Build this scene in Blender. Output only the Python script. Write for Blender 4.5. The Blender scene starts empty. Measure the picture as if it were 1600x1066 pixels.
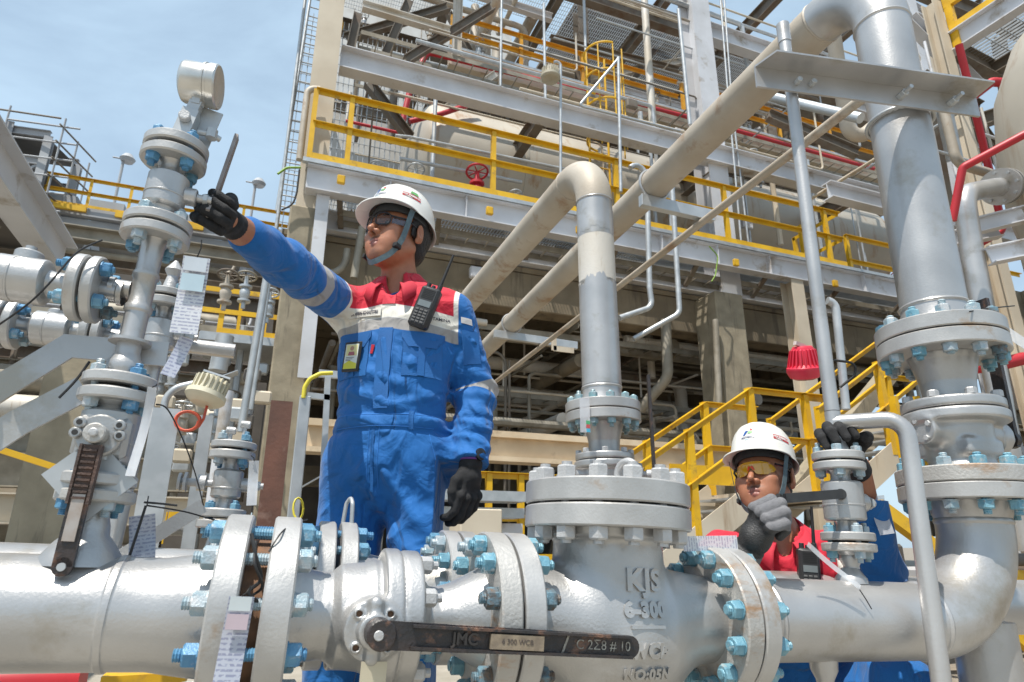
import bpy, bmesh, math, random
import numpy as np
from mathutils import Matrix, Vector, noise as mnoise
PI = math.pi
R = math.radians
SC = bpy.context.scene
COL = SC.collection

# ---------------------------------------------------------------- camera, sky, sun, exposure
CAM_H = .72
YAW, PITCH, ROLL = R(68.9), R(17.8), R(.13)
_f = np.array([math.cos(YAW)*math.cos(PITCH), math.sin(YAW)*math.cos(PITCH), math.sin(PITCH)])
_r0 = np.array([math.sin(YAW), -math.cos(YAW), 0.]); _u0 = np.cross(_r0, _f)
_u = _u0*math.cos(ROLL)-_r0*math.sin(ROLL); _r = np.cross(_f, _u)
cd = bpy.data.cameras.new('camera'); cam = bpy.data.objects.new('camera', cd); COL.objects.link(cam)
cam.matrix_world = Matrix(((_r[0], _u[0], -_f[0], 0), (_r[1], _u[1], -_f[1], 0), (_r[2], _u[2], -_f[2], CAM_H), (0, 0, 0, 1)))
cd.sensor_width = 36; cd.lens = 22.5; cd.clip_start = .02; cd.clip_end = 3000
cd.dof.use_dof = True; cd.dof.focus_distance = 1.75; cd.dof.aperture_fstop = 9.0
SC.camera = cam
SUN = Vector((-.30, -.24, .92)).normalized()
w = bpy.data.worlds.new('World'); SC.world = w; w.use_nodes = True
nt = w.node_tree; nt.nodes.clear()
o_ = nt.nodes.new('ShaderNodeOutputWorld'); bg = nt.nodes.new('ShaderNodeBackground')
sk = nt.nodes.new('ShaderNodeTexSky'); sk.sky_type = 'NISHITA'; sk.sun_disc = False
sk.sun_elevation = math.asin(SUN.z); sk.sun_rotation = math.atan2(SUN.x, SUN.y)
sk.air_density = 1.1; sk.dust_density = 1.4; sk.ozone_density = 1.6
tc = nt.nodes.new('ShaderNodeTexCoord')
mp = nt.nodes.new('ShaderNodeMapping'); mp.inputs['Scale'].default_value = (1, 1, 2.2)
n1 = nt.nodes.new('ShaderNodeTexNoise'); n1.inputs['Scale'].default_value = 2.4; n1.inputs['Detail'].default_value = 7; n1.inputs['Roughness'].default_value = .55
n1.inputs['Distortion'].default_value = .6
cr = nt.nodes.new('ShaderNodeValToRGB'); cr.color_ramp.elements[0].position = .36; cr.color_ramp.elements[1].position = .72
cr.color_ramp.elements[0].color = (.42, .42, .42, 1); cr.color_ramp.elements[1].color = (.74, .74, .74, 1)
mx = nt.nodes.new('ShaderNodeMixRGB'); mx.inputs[2].default_value = (7.0, 9.3, 11.2, 1)
L = nt.links.new
L(tc.outputs['Generated'], mp.inputs[0]); L(mp.outputs[0], n1.inputs['Vector']); L(n1.outputs[0], cr.inputs[0])
L(cr.outputs[0], mx.inputs[0]); L(sk.outputs[0], mx.inputs[1]); L(mx.outputs[0], bg.inputs[0]); L(bg.outputs[0], o_.inputs[0])
bg.inputs[1].default_value = .09
sd = bpy.data.lights.new('sun', 'SUN'); sun = bpy.data.objects.new('sun', sd); COL.objects.link(sun)
sd.energy = 4.9; sd.angle = R(.5); sd.color = (1, .945, .86)
sun.rotation_euler = SUN.to_track_quat('Z', 'Y').to_euler()
SC.view_settings.view_transform = 'Standard'; SC.view_settings.look = 'None'; SC.view_settings.gamma = 1
SC.view_settings.exposure = .33

# ---------------------------------------------------------------- placing helpers
def ray(px, py): return _f+_r*((px-800)/1000.)-_u*((py-533)/1000.)
def at(px, py, X=None, Y=None, Z=None, d=None):
    v = ray(px, py)
    t = (X/v[0] if X is not None else Y/v[1] if Y is not None else (Z-CAM_H)/v[2] if Z is not None else d)
    p = v*t; p[2] += CAM_H
    return Vector(p)
# frame of the foreground line: x along the pipe, y away from the camera, z up
_yw, _tl = R(-2.328), R(-2.166)
ex = np.array([math.cos(_yw)*math.cos(_tl), math.sin(_yw)*math.cos(_tl), math.sin(_tl)])
ey = np.array([-math.sin(_yw), math.cos(_yw), 0.]); ez = np.cross(ex, ey)
LINE = Matrix(((ex[0], ey[0], ez[0], 0), (ex[1], ey[1], ez[1], 1.2373), (ex[2], ey[2], ez[2], .6118), (0, 0, 0, 1)))
LINV = LINE.inverted()
def lat(px, py, y=0.):                       # pixel -> foreground-line coordinates on the plane y
    v = LINV.to_3x3() @ Vector(ray(px, py)); c = LINV @ Vector((0, 0, CAM_H))
    t = (y-c.y)/v.y
    return c+v*t
T = Matrix.Translation
def rot(a, ax): return Matrix.Rotation(a, 4, ax)
def frame(p, d, up=(0, 0, 1)):               # matrix whose z axis runs along d, origin p
    z = Vector(d).normalized(); u = Vector(up)
    if abs(z.dot(u.normalized())) > .98: u = Vector((1, 0, 0)) if abs(z.x) < .9 else Vector((0, 1, 0))
    x = u.cross(z).normalized(); y = z.cross(x)
    return Matrix(((x.x, y.x, z.x, p[0]), (x.y, y.y, z.y, p[1]), (x.z, y.z, z.z, p[2]), (0, 0, 0, 1)))

# ---------------------------------------------------------------- materials
MATS = {}
def pm(name, col, col2=None, rough=.5, metal=0., scale=8., bump=.0, bscale=60., stain=None, samt=.45, sscale=5., streak=False, spec=.5, det=5, coat=0., rvar=.12, streakdir=None):
    if name in MATS: return MATS[name]
    m = bpy.data.materials.new(name); m.use_nodes = True; t = m.node_tree; N = t.nodes.new; K = t.links.new
    b = t.nodes['Principled BSDF']
    g = N('ShaderNodeNewGeometry'); n = N('ShaderNodeTexNoise'); n.inputs['Scale'].default_value = scale; n.inputs['Detail'].default_value = det
    K(g.outputs['Position'], n.inputs['Vector'])
    col2 = col2 or tuple(c*.78 for c in col)
    r1 = N('ShaderNodeValToRGB'); r1.color_ramp.elements[0].position = .35; r1.color_ramp.elements[1].position = .65
    r1.color_ramp.elements[0].color = (*col2, 1); r1.color_ramp.elements[1].color = (*col, 1)
    K(n.outputs[0], r1.inputs[0]); out = r1.outputs[0]
    if stain:
        n2 = N('ShaderNodeTexNoise'); n2.inputs['Scale'].default_value = sscale; n2.inputs['Detail'].default_value = 8; n2.inputs['Roughness'].default_value = .65
        mpn = N('ShaderNodeMapping'); mpn.inputs['Scale'].default_value = streakdir or ((3, 3, .35) if streak else (1, 1, 1)); mpn.inputs['Location'].default_value = (3.1, 1.7, 9.2)
        K(g.outputs['Position'], mpn.inputs[0]); K(mpn.outputs[0], n2.inputs['Vector'])
        r2 = N('ShaderNodeValToRGB'); r2.color_ramp.elements[0].position = 1-samt; r2.color_ramp.elements[1].position = min(1, 1-samt+.13)
        r2.color_ramp.elements[0].color = (0, 0, 0, 1); r2.color_ramp.elements[1].color = (.85, .85, .85, 1)
        K(n2.outputs[0], r2.inputs[0]); mx = N('ShaderNodeMixRGB'); mx.inputs[2].default_value = (*stain, 1)
        K(r2.outputs[0], mx.inputs[0]); K(out, mx.inputs[1]); out = mx.outputs[0]
    K(out, b.inputs['Base Color'])
    b.inputs['Metallic'].default_value = metal; b.inputs['Specular IOR Level'].default_value = spec
    mr = N('ShaderNodeMapRange'); mr.inputs['To Min'].default_value = max(0, rough-rvar); mr.inputs['To Max'].default_value = min(1, rough+rvar)
    K(n.outputs[0], mr.inputs['Value']); K(mr.outputs[0], b.inputs['Roughness'])
    if coat: b.inputs['Coat Weight'].default_value = coat
    if bump:
        n3 = N('ShaderNodeTexNoise'); n3.inputs['Scale'].default_value = bscale; n3.inputs['Detail'].default_value = 4
        K(g.outputs['Position'], n3.inputs['Vector'])
        bp = N('ShaderNodeBump'); bp.inputs['Strength'].default_value = bump; bp.inputs['Distance'].default_value = .004
        K(n3.outputs[0], bp.inputs['Height']); K(bp.outputs[0], b.inputs['Normal'])
    MATS[name] = m; return m
RUST = (.24, .1, .03)
M_silver = pm('silver_paint', (.5, .495, .49), (.4, .395, .39), rough=.36, metal=.6, scale=5, bump=.13, bscale=170, stain=(.33, .3, .25), samt=.46, sscale=4.5)
M_silvcast = pm('silver_cast_paint', (.49, .485, .48), (.38, .38, .375), rough=.38, metal=.6, scale=9, bump=.17, bscale=210, stain=(.28, .25, .21), samt=.4, sscale=5)
M_flange = pm('flange_paint', (.49, .485, .475), (.39, .385, .375), rough=.42, metal=.45, scale=11, bump=.15, bscale=200, stain=(.32, .2, .1), samt=.40, sscale=9)
M_flrust = pm('rusty_flange_paint', (.46, .45, .43), (.38, .37, .35), rough=.48, metal=.35, scale=11, bump=.4, bscale=140, stain=(.33, .18, .08), samt=.455, sscale=7, streakdir=(1, 1, 3))
M_oldpipe = pm('weathered_pipe_paint', (.46, .42, .36), (.36, .31, .245), rough=.6, metal=.1, scale=3.2, bump=.25, bscale=90, stain=(.27, .17, .1), samt=.44, sscale=6)
M_oldpipe2 = pm('weathered_old_pipe_paint', (.5, .45, .37), (.6, .58, .54), rough=.6, metal=.1, scale=2.2, bump=.25, bscale=90, stain=(.3, .2, .1), samt=.42, sscale=6, streak=True)
M_blue = pm('blue_bolt_coating', (.16, .33, .44), (.09, .22, .34), rough=.42, metal=.1, scale=40, bump=.3, bscale=300, stain=(.42, .45, .46), samt=.45, sscale=45)
M_bluedk = pm('deep_blue_bolt_coating', (.06, .19, .36), (.1, .26, .4), rough=.42, metal=.1, scale=40, bump=.3, bscale=300, stain=(.4, .43, .45), samt=.4, sscale=45)
M_nutsil = pm('painted_nut', (.5, .5, .5), (.42, .42, .42), rough=.42, metal=.3, scale=30, bump=.3, bscale=250)
M_gask = pm('gasket', (.03, .03, .03), rough=.8)
M_gaskr = pm('rusty_spacer', (.2, .1, .05), (.1, .06, .04), rough=.8, scale=30, bump=.4)
M_black = pm('worn_black_paint', (.018, .018, .02), (.04, .03, .028), rough=.42, scale=30, bump=.4, bscale=200, stain=(.2, .1, .06), samt=.45, sscale=28)
M_rubber = pm('black_rubber', (.015, .015, .016), rough=.55, scale=30)
M_yel = pm('yellow_paint', (.74, .44, .012), (.6, .34, .01), rough=.45, scale=4, bump=.1, stain=(.3, .18, .05), samt=.42, sscale=7)
M_red = pm('red_paint', (.5, .02, .03), (.4, .02, .03), rough=.45, scale=4)
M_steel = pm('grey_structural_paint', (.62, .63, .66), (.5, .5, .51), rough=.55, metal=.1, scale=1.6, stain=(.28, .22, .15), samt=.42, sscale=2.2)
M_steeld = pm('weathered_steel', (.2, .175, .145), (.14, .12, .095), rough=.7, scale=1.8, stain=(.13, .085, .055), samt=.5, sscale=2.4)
M_galv = pm('galvanised_steel', (.5, .52, .53), (.4, .42, .43), rough=.42, metal=.5, scale=10)
M_concd = pm('shaded_fireproof_concrete', (.25, .205, .14), (.17, .135, .09), rough=.9, scale=2.2, bump=.4, bscale=30, stain=(.06, .05, .04), samt=.45, sscale=1.3, streak=True)  # darker copy of the concrete, underdeck shade put into its colour
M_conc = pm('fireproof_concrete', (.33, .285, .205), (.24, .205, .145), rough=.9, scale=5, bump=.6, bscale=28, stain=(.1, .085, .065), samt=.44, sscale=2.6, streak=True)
M_beige = pm('beige_steel_column', (.6, .53, .42), (.48, .41, .31), rough=.7, scale=1.4, bump=.1, stain=(.3, .2, .12), samt=.42, sscale=1.2, streak=True)
M_tan = pm('sunlit_tan_beam', (.72, .59, .42), (.58, .45, .3), rough=.75, scale=2.4, bump=.2, bscale=40, stain=(.4, .3, .19), samt=.47, sscale=2)  # bright tan for the low beam, sunlight put into its colour
M_tank = pm('vessel_cladding', (.48, .44, .37), (.38, .34, .28), rough=.5, metal=.25, scale=.9, bump=.1, stain=(.3, .18, .09), samt=.45, sscale=1.1, streak=True)
M_galvshade = pm('warm_shaded_galvanised_steel', (.33, .3, .245), (.22, .195, .15), rough=.6, metal=.2, scale=5)  # galvanised copy with warm bounced light and shade put into its colour
M_dark = pm('dark_shaded_steel', (.14, .125, .11), (.09, .08, .07), rough=.8, scale=2)  # dark steel, deep shade put into its colour

# ---------------------------------------------------------------- mesh building
class MB:
    def __init__(s, M=None): s.v = []; s.f = []; s.M = M or Matrix()
    def add(s, vs, fs, M=None):
        A = s.M @ M if M is not None else s.M
        n = len(s.v); s.v += [A @ Vector(v) for v in vs]; s.f += [tuple(i+n for i in f) for f in fs]; return s
    def box(s, a, b, M=None, bev=0.):
        x0, x1 = sorted((a[0], b[0])); y0, y1 = sorted((a[1], b[1])); z0, z1 = sorted((a[2], b[2]))
        if bev <= 0:
            vs = [(x, y, z) for z in (z0, z1) for y in (y0, y1) for x in (x0, x1)]
            return s.add(vs, [(0, 2, 3, 1), (4, 5, 7, 6), (0, 1, 5, 4), (2, 6, 7, 3), (0, 4, 6, 2), (1, 3, 7, 5)], M)
        c = bev; vs = []; ix = {}
        for sx in (0, 1):
            for sy in (0, 1):
                for sz in (0, 1):
                    X, Y, Z = (x0, x1)[sx], (y0, y1)[sy], (z0, z1)[sz]; dx, dy, dz = c*(1-2*sx), c*(1-2*sy), c*(1-2*sz)
                    ix[sx, sy, sz] = len(vs); vs += [(X, Y+dy, Z+dz), (X+dx, Y, Z+dz), (X+dx, Y+dy, Z)]
        g = lambda x, y, z, k: ix[x, y, z]+k
        fs = [(g(0,0,0,0), g(0,0,1,0), g(0,1,1,0), g(0,1,0,0)), (g(1,0,0,0), g(1,1,0,0), g(1,1,1,0), g(1,0,1,0)),
              (g(0,0,0,1), g(1,0,0,1), g(1,0,1,1), g(0,0,1,1)), (g(0,1,0,1), g(0,1,1,1), g(1,1,1,1), g(1,1,0,1)),
              (g(0,0,0,2), g(0,1,0,2), g(1,1,0,2), g(1,0,0,2)), (g(0,0,1,2), g(1,0,1,2), g(1,1,1,2), g(0,1,1,2))]
        for a_ in (0, 1):
            for b_ in (0, 1):
                fs += [(g(a_,b_,0,0), g(a_,b_,1,0), g(a_,b_,1,1), g(a_,b_,0,1)), (g(a_,0,b_,0), g(a_,1,b_,0), g(a_,1,b_,2), g(a_,0,b_,2)), (g(0,a_,b_,1), g(1,a_,b_,1), g(1,a_,b_,2), g(0,a_,b_,2))]
        for k in ix: fs.append((g(*k, 0), g(*k, 1), g(*k, 2)))
        return s.add(vs, fs, M)
    def lathe(s, prof, n=32, M=None, a0=0., a1=2*PI, caps=True):      # prof: (r, z) list, spun about z
        full = abs(a1-a0-2*PI) < 1e-6; m = n if full else n+1; vs = []
        for r_, z in prof:
            for i in range(m):
                a = a0+(a1-a0)*i/n; vs.append((r_*math.cos(a), r_*math.sin(a), z))
        fs = []
        for j in range(len(prof)-1):
            for i in range(n):
                k = (i+1) % m if full else i+1
                fs.append((j*m+i, j*m+k, (j+1)*m+k, (j+1)*m+i))
        if full and caps:
            if prof[0][0] > 1e-6: fs.append(tuple(range(m-1, -1, -1)))
            if prof[-1][0] > 1e-6: fs.append(tuple((len(prof)-1)*m+i for i in range(m)))
        return s.add(vs, fs, M)
    def cyl(s, p0, p1, r, n=16, r2=None, bev=0.):
        p0, p1 = Vector(p0), Vector(p1); h = (p1-p0).length; r2 = r if r2 is None else r2
        pr = [(r, 0), (r2, h)] if not bev else [(r-bev, 0), (r, bev), (r2, h-bev), (r2-bev, h)]
        return s.lathe(pr, n, frame(p0, p1-p0))
    def path(s, pts, r, n=12, bend=0., seg=6, cap=True):                  # tube through points, corners rounded to radius bend
        P = [Vector(p) for p in pts]; Q = [P[0]]
        for i in range(1, len(P)-1):
            a, b, c = P[i-1], P[i], P[i+1]; u = (a-b).normalized(); v = (c-b).normalized(); ang = u.angle(v)
            if bend <= 0 or ang > PI-.03: Q.append(b); continue
            t = min(bend/math.tan(ang/2), (a-b).length*(.998 if i == 1 else .499), (c-b).length*(.998 if i == len(P)-2 else .499)); rr = t*math.tan(ang/2)
            bis = (u+v).normalized(); cen = b+bis*(rr/math.sin(ang/2)); s0 = b+u*t; s1 = b+v*t
            e0 = s0-cen; e1 = s1-cen; om = e0.angle(e1)
            for k in range(seg+1):
                w_ = k/seg; Q.append(cen+(e0*math.sin((1-w_)*om)+e1*math.sin(w_*om))/math.sin(om))
        Q.append(P[-1]); rs = r if isinstance(r, (list, tuple)) else [r]*len(Q)
        if len(rs) != len(Q): rs = [rs[0]]*len(Q)
        up = None; vs = []; 
        for i, q in enumerate(Q):
            d = (Q[min(i+1, len(Q)-1)]-Q[max(i-1, 0)]).normalized()
            if up is None:
                up = Vector((0, 0, 1)) if abs(d.z) < .9 else Vector((1, 0, 0))
            x = (up-d*up.dot(d)).normalized(); up = x; y = d.cross(x)
            for k in range(n):
                a = 2*PI*k/n; vs.append(q+(x*math.cos(a)+y*math.sin(a))*rs[i])
        fs = [(j*n+i, j*n+(i+1) % n, (j+1)*n+(i+1) % n, (j+1)*n+i) for j in range(len(Q)-1) for i in range(n)]
        if cap: fs += [tuple(range(n-1, -1, -1)), tuple((len(Q)-1)*n+i for i in range(n))]
        return s.add(vs, fs)
    def prism(s, outline, z0, z1, M=None):                                # outline (x, y) counter-clockwise, extruded along z
        n = len(outline); vs = [(x, y, z0) for x, y in outline]+[(x, y, z1) for x, y in outline]
        fs = [tuple(range(n-1, -1, -1)), tuple(range(n, 2*n))]+[(i, (i+1) % n, n+(i+1) % n, n+i) for i in range(n)]
        return s.add(vs, fs, M)
    def torus(s, p, d, R0, r, n=32, m=8, a0=0., a1=2*PI):
        A = frame(p, d); pts = [A @ Vector((R0*math.cos(a0+(a1-a0)*i/n), R0*math.sin(a0+(a1-a0)*i/n), 0)) for i in range(n+1)]
        return s.path(pts, r, m)
    def bar(s, p0, p1, wx, wy, up=(0, 0, 1)):                             # rectangular bar from p0 to p1
        p0, p1 = Vector(p0), Vector(p1); A = frame(p0, p1-p0, up)
        return s.box((-wx/2, -wy/2, 0), (wx/2, wy/2, (p1-p0).length), A)
    def ibeam(s, p0, p1, h, b, tf=.014, tw=.01, up=(0, 0, 1)):            # h along up
        p0, p1 = Vector(p0), Vector(p1); A = frame(p0, p1-p0, up); l = (p1-p0).length
        s.box((-b/2, h/2-tf, 0), (b/2, h/2, l), A); s.box((-b/2, -h/2, 0), (b/2, -h/2+tf, l), A)
        return s.box((-tw/2, -h/2+tf+.0005, 0), (tw/2, h/2-tf-.0005, l), A)
    def build(s, name, mat, parent=None, smooth=True, ang=38):
        me = bpy.data.meshes.new(name); me.from_pydata([tuple(v) for v in s.v], [], s.f); me.update()
        return link(name, me, mat, parent, smooth, ang)
def link(name, me, mat, parent=None, smooth=True, ang=38):
    if mat: me.materials.append(mat)
    if smooth and len(me.polygons):
        me.polygons.foreach_set('use_smooth', [True]*len(me.polygons))
        me.set_sharp_from_angle(angle=R(ang))
    o = bpy.data.objects.new(name, me); COL.objects.link(o)
    if parent: o.parent = parent
    return o
def tag(o, label=None, cat=None, group=None, kind=None):
    if label: o['label'] = label
    if cat: o['category'] = cat
    if group: o['group'] = group
    if kind: o['kind'] = kind
    return o
def thing(name, label, cat, M=None, group=None):
    o = bpy.data.objects.new(name, None); COL.objects.link(o); o.empty_display_size = .1
    if M is not None: o.matrix_world = M
    return tag(o, label, cat, group)
def kids(o): return [c for c in KIDMAP.get(o.name, [])]
def copy_tree(o, M, label=None, group=None):
    c = o.copy(); COL.objects.link(c); c.matrix_world = M
    if label: c['label'] = label
    if group: c['group'] = group
    def rec(a, b):
        for ch in a.children:
            d = ch.copy(); COL.objects.link(d); d.parent = b; rec(ch, d)
    rec(o, c); return c
def ring_cut(prof): return prof
# ---- pipework pieces, all along local z of matrix M
def flange_disc(mb, M, r_, t, n=48):
    b = min(.003, t*.15)
    return mb.lathe([(0.001, 0), (r_-b, 0), (r_, b), (r_, t-b), (r_-b, t), (0.001, t)], n, M)
NUTS = {}
def hexprof(af):
    return [(af/math.sqrt(3)*math.cos(PI/3*k), af/math.sqrt(3)*math.sin(PI/3*k)) for k in range(6)]
def hexnut(mb, M, af, h):
    rc = af/math.sqrt(3); ri = af*.47; vs = []
    for z, k in ((0, 1.), (h*.86, 1.), (h, None)):
        for i in range(12):
            a = PI/6*i; rr = (rc if i % 2 == 0 else af/2) if k else ri
            vs.append((rr*math.cos(a), rr*math.sin(a), z))
    fs = [tuple(range(11, -1, -1)), tuple(range(24, 36))]+[(j*12+i, j*12+(i+1) % 12, (j+1)*12+(i+1) % 12, (j+1)*12+i) for j in (0, 1) for i in range(12)]
    return mb.add(vs, fs, M)
def stud_mesh(rb, l):
    k = ('s', round(rb, 4), round(l, 4))
    if k not in NUTS:
        pr = [(rb*.8, 0)]; nth = max(3, int(l/(rb*.42)))
        for i in range(nth):
            z = l*(i+.25)/nth; pr += [(rb, z), (rb*.86, z+l*.5/nth)]
        pr += [(rb*.8, l)]
        mb = MB().lathe(pr, 10, T((0, 0, -l/2))); me = bpy.data.meshes.new('stud_bolt'); me.from_pydata([tuple(v) for v in mb.v], [], mb.f); NUTS[k] = me
    return NUTS[k]
def nut_mesh(rb):
    k = ('n', round(rb, 4))
    if k not in NUTS:
        mb = MB(); hexnut(mb, Matrix(), rb*3.2, rb*2.0); mb.lathe([(rb*1.9, -rb*.25), (rb*1.9, .0002)], 14)
        me = bpy.data.meshes.new('nut'); me.from_pydata([tuple(v) for v in mb.v], [], mb.f); NUTS[k] = me
    return NUTS[k]
MCOPY = {}
def withmat(me, m):
    k = (me.name, m.name)
    if k not in MCOPY:
        c = me.copy(); c.materials.append(m); MCOPY[k] = c
    return MCOPY[k]
_rng = random.Random(5)
def studs(root, M, n, rc, grip, rb, mat=None, off=None, mat2=None, ext=None):
    """n stud bolts on a circle rc about local z of M, clamped over z in [-grip/2, grip/2]"""
    mat = mat or M_blue; off = PI/n if off is None else off; ext = ext if ext is not None else rb*1.05
    l = grip+2*(rb*2.25+ext)
    for k in range(n):
        a = off+2*PI*k/n; dz = _rng.uniform(-.55, .55)*ext; q = M @ T((rc*math.cos(a), rc*math.sin(a), dz))
        m_ = mat if (mat2 is None or _rng.random() < .6) else mat2
        if _rng.random() < .22: m_ = pm('oversprayed_bolt', (.4, .45, .48), (.24, .36, .42), rough=.45, metal=.25, scale=50, bump=.3, bscale=300, stain=(.5, .5, .5), samt=.5, sscale=40)
        elif _rng.random() < .12: m_ = pm('grimy_bolt', (.12, .22, .28), (.1, .1, .1), rough=.55, metal=.1, scale=60, bump=.4, bscale=300, stain=(.16, .1, .06), samt=.5, sscale=60)
        s_ = bpy.data.objects.new('stud_bolt', withmat(stud_mesh(rb, l), m_)); COL.objects.link(s_); s_.parent = root; s_.matrix_local = q
        for sg in (1, -1):
            nn = bpy.data.objects.new('nut', withmat(nut_mesh(rb), m_)); COL.objects.link(nn); nn.parent = s_
            nn.matrix_local = T((0, 0, sg*(grip/2+rb*.25)-dz)) @ (rot(PI, 'X') if sg < 0 else Matrix()) @ rot(_rng.uniform(0, 1), 'Z')

# ---------------------------------------------------------------- signed-distance shapes -> one continuous mesh (surface nets)
def smin(a, b, k):
    h = np.clip(.5+.5*(b-a)/k, 0, 1); return b+(a-b)*h-k*h*(1-h)
def smax(a, b, k): return -smin(-a, -b, k)
def V3(p): return np.asarray(p, dtype=np.float32)
def s_ell(P, c, r_, Mr=None):
    q = P-V3(c)
    if Mr is not None: q = q @ np.asarray(Mr.to_3x3(), dtype=np.float32)
    r_ = V3(r_); k0 = np.sqrt(((q/r_)**2).sum(-1)); k1 = np.sqrt(((q/(r_*r_))**2).sum(-1))+1e-6
    return k0*(k0-1)/k1
def s_cap(P, a, b, ra, rb=None, ret_t=False):
    rb = ra if rb is None else rb; a = V3(a); b = V3(b); ba = b-a; pa = P-a
    t = np.clip((pa @ ba)/float(ba @ ba), 0, 1); d = np.sqrt(((pa-t[..., None]*ba)**2).sum(-1))-(ra+(rb-ra)*t)
    return (d, t) if ret_t else d
def s_cyl(P, a, b, ra, rb=None, rd=.003):
    rb = ra if rb is None else rb; a = V3(a); b = V3(b); ba = b-a; l = float(np.sqrt(ba @ ba)); u = ba/l; pa = P-a
    h = pa @ u; rad = np.sqrt(np.maximum(((pa-h[..., None]*u)**2).sum(-1), 0)); rr = ra+(rb-ra)*np.clip(h/l, 0, 1)
    dx = rad-rr+rd; dy = np.abs(h-l/2)-l/2+rd
    return np.minimum(np.maximum(dx, dy), 0)+np.sqrt(np.maximum(dx, 0)**2+np.maximum(dy, 0)**2)-rd
def s_box(P, c, h, rd=.003, Mr=None):
    q = P-V3(c)
    if Mr is not None: q = q @ np.asarray(Mr.to_3x3(), dtype=np.float32)
    d = np.abs(q)-V3(h)+rd
    return np.sqrt((np.maximum(d, 0)**2).sum(-1))+np.minimum(d.max(-1), 0)-rd
def s_tor(P, c, d, R0, r_):
    d = V3(Vector(d).normalized()); q = P-V3(c); h = q @ d; rad = np.sqrt(((q-h[..., None]*d)**2).sum(-1))
    return np.sqrt((rad-R0)**2+h*h)-r_
def nets(fn, lo, hi, vox):
    lo = np.array(lo, float); hi = np.array(hi, float); n = np.ceil((hi-lo)/vox).astype(int)+1
    ax = [(lo[i]+np.arange(n[i])*vox).astype(np.float32) for i in range(3)]
    F = np.empty(n, dtype=np.float32)
    bk = 8; F[:] = 1.                                                     # coarse pass, then only the blocks near the surface
    nb = np.ceil(n/bk).astype(int); bi = np.stack(np.meshgrid(*[np.arange(k) for k in nb], indexing='ij'), -1).reshape(-1, 3)
    cen = (lo+(bi*bk+(bk-1)/2)*vox).astype(np.float32); dc = fn(cen); near = np.abs(dc) < bk*vox*.5*1.74*1.6+.008
    o3 = np.stack(np.meshgrid(np.arange(bk), np.arange(bk), np.arange(bk), indexing='ij'), -1).reshape(-1, 3)
    npad = nb*bk; G_ = np.repeat(np.repeat(np.repeat(np.where(dc < 0, -1., 1.).astype(np.float32).reshape(nb), bk, 0), bk, 1), bk, 2)
    nbk = bi[near]*bk
    for k0 in range(0, len(nbk), 600):
        q = (nbk[k0:k0+600, None, :]+o3[None]).reshape(-1, 3); G_[q[:, 0], q[:, 1], q[:, 2]] = fn((lo+q*vox).astype(np.float32))
    F = np.ascontiguousarray(G_[:n[0], :n[1], :n[2]])
    S = F < 0; a = S[:-1, :-1, :-1]; mixed = np.zeros(a.shape, bool)
    cs = [(i, j, k) for i in (0, 1) for j in (0, 1) for k in (0, 1)]
    def C(A, c): return A[c[0]:A.shape[0]-1+c[0], c[1]:A.shape[1]-1+c[1], c[2]:A.shape[2]-1+c[2]]
    for c in cs: mixed |= (C(S, c) != a)
    idx = np.full(a.shape, -1, np.int64); cells = np.argwhere(mixed); idx[mixed] = np.arange(len(cells))
    acc = np.zeros((len(cells), 3)); cnt = np.zeros(len(cells))
    val = {c: F[cells[:, 0]+c[0], cells[:, 1]+c[1], cells[:, 2]+c[2]] for c in cs}
    for c in cs:
        for d in range(3):
            if c[d]: continue
            e = list(c); e[d] = 1; e = tuple(e); va, vb = val[c], val[e]; m = (va < 0) != (vb < 0)
            t = np.where(m, va/np.where(m, va-vb, 1), 0); p = np.tile(np.array(c, float), (len(cells), 1)); p[:, d] = t
            acc[m] += p[m]; cnt[m] += 1
    V = lo+(cells+acc/np.maximum(cnt, 1)[:, None])*vox
    fs = []
    for d in range(3):
        sl = [slice(None)]*3; sl[d] = slice(0, -1); s2 = [slice(None)]*3; s2[d] = slice(1, None)
        A, B = S[tuple(sl)], S[tuple(s2)]; ch = np.argwhere(A != B); e1, e2 = [k for k in range(3) if k != d]
        ok = (ch[:, e1] > 0) & (ch[:, e2] > 0) & (ch[:, e1] < n[e1]-1) & (ch[:, e2] < n[e2]-1); ch = ch[ok]
        def cell(da, db):
            q = ch.copy(); q[:, e1] -= da; q[:, e2] -= db; return idx[q[:, 0], q[:, 1], q[:, 2]]
        quad = np.stack([cell(1, 1), cell(0, 1), cell(0, 0), cell(1, 0)], 1)
        inside = A[ch[:, 0], ch[:, 1], ch[:, 2]]; flip = inside if d != 1 else ~inside
        quad[~flip] = quad[~flip][:, ::-1]; fs.append(quad)
    Fq = np.concatenate(fs); return V, Fq[(Fq >= 0).all(1)]
def npmesh(name, V, Fq, attrs=None):
    me = bpy.data.meshes.new(name); me.vertices.add(len(V)); me.vertices.foreach_set('co', V.astype(np.float32).ravel())
    nf = len(Fq); me.loops.add(nf*4); me.loops.foreach_set('vertex_index', Fq.astype(np.int32).ravel()); me.polygons.add(nf)
    me.polygons.foreach_set('loop_start', np.arange(0, nf*4, 4, dtype=np.int32)); me.update(calc_edges=True); me.validate()
    me.polygons.foreach_set('use_smooth', [True]*nf)
    for k, a in (attrs or {}).items():
        at_ = me.attributes.new(k, 'FLOAT', 'POINT'); at_.data.foreach_set('value', a.astype(np.float32))
    return me
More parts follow.
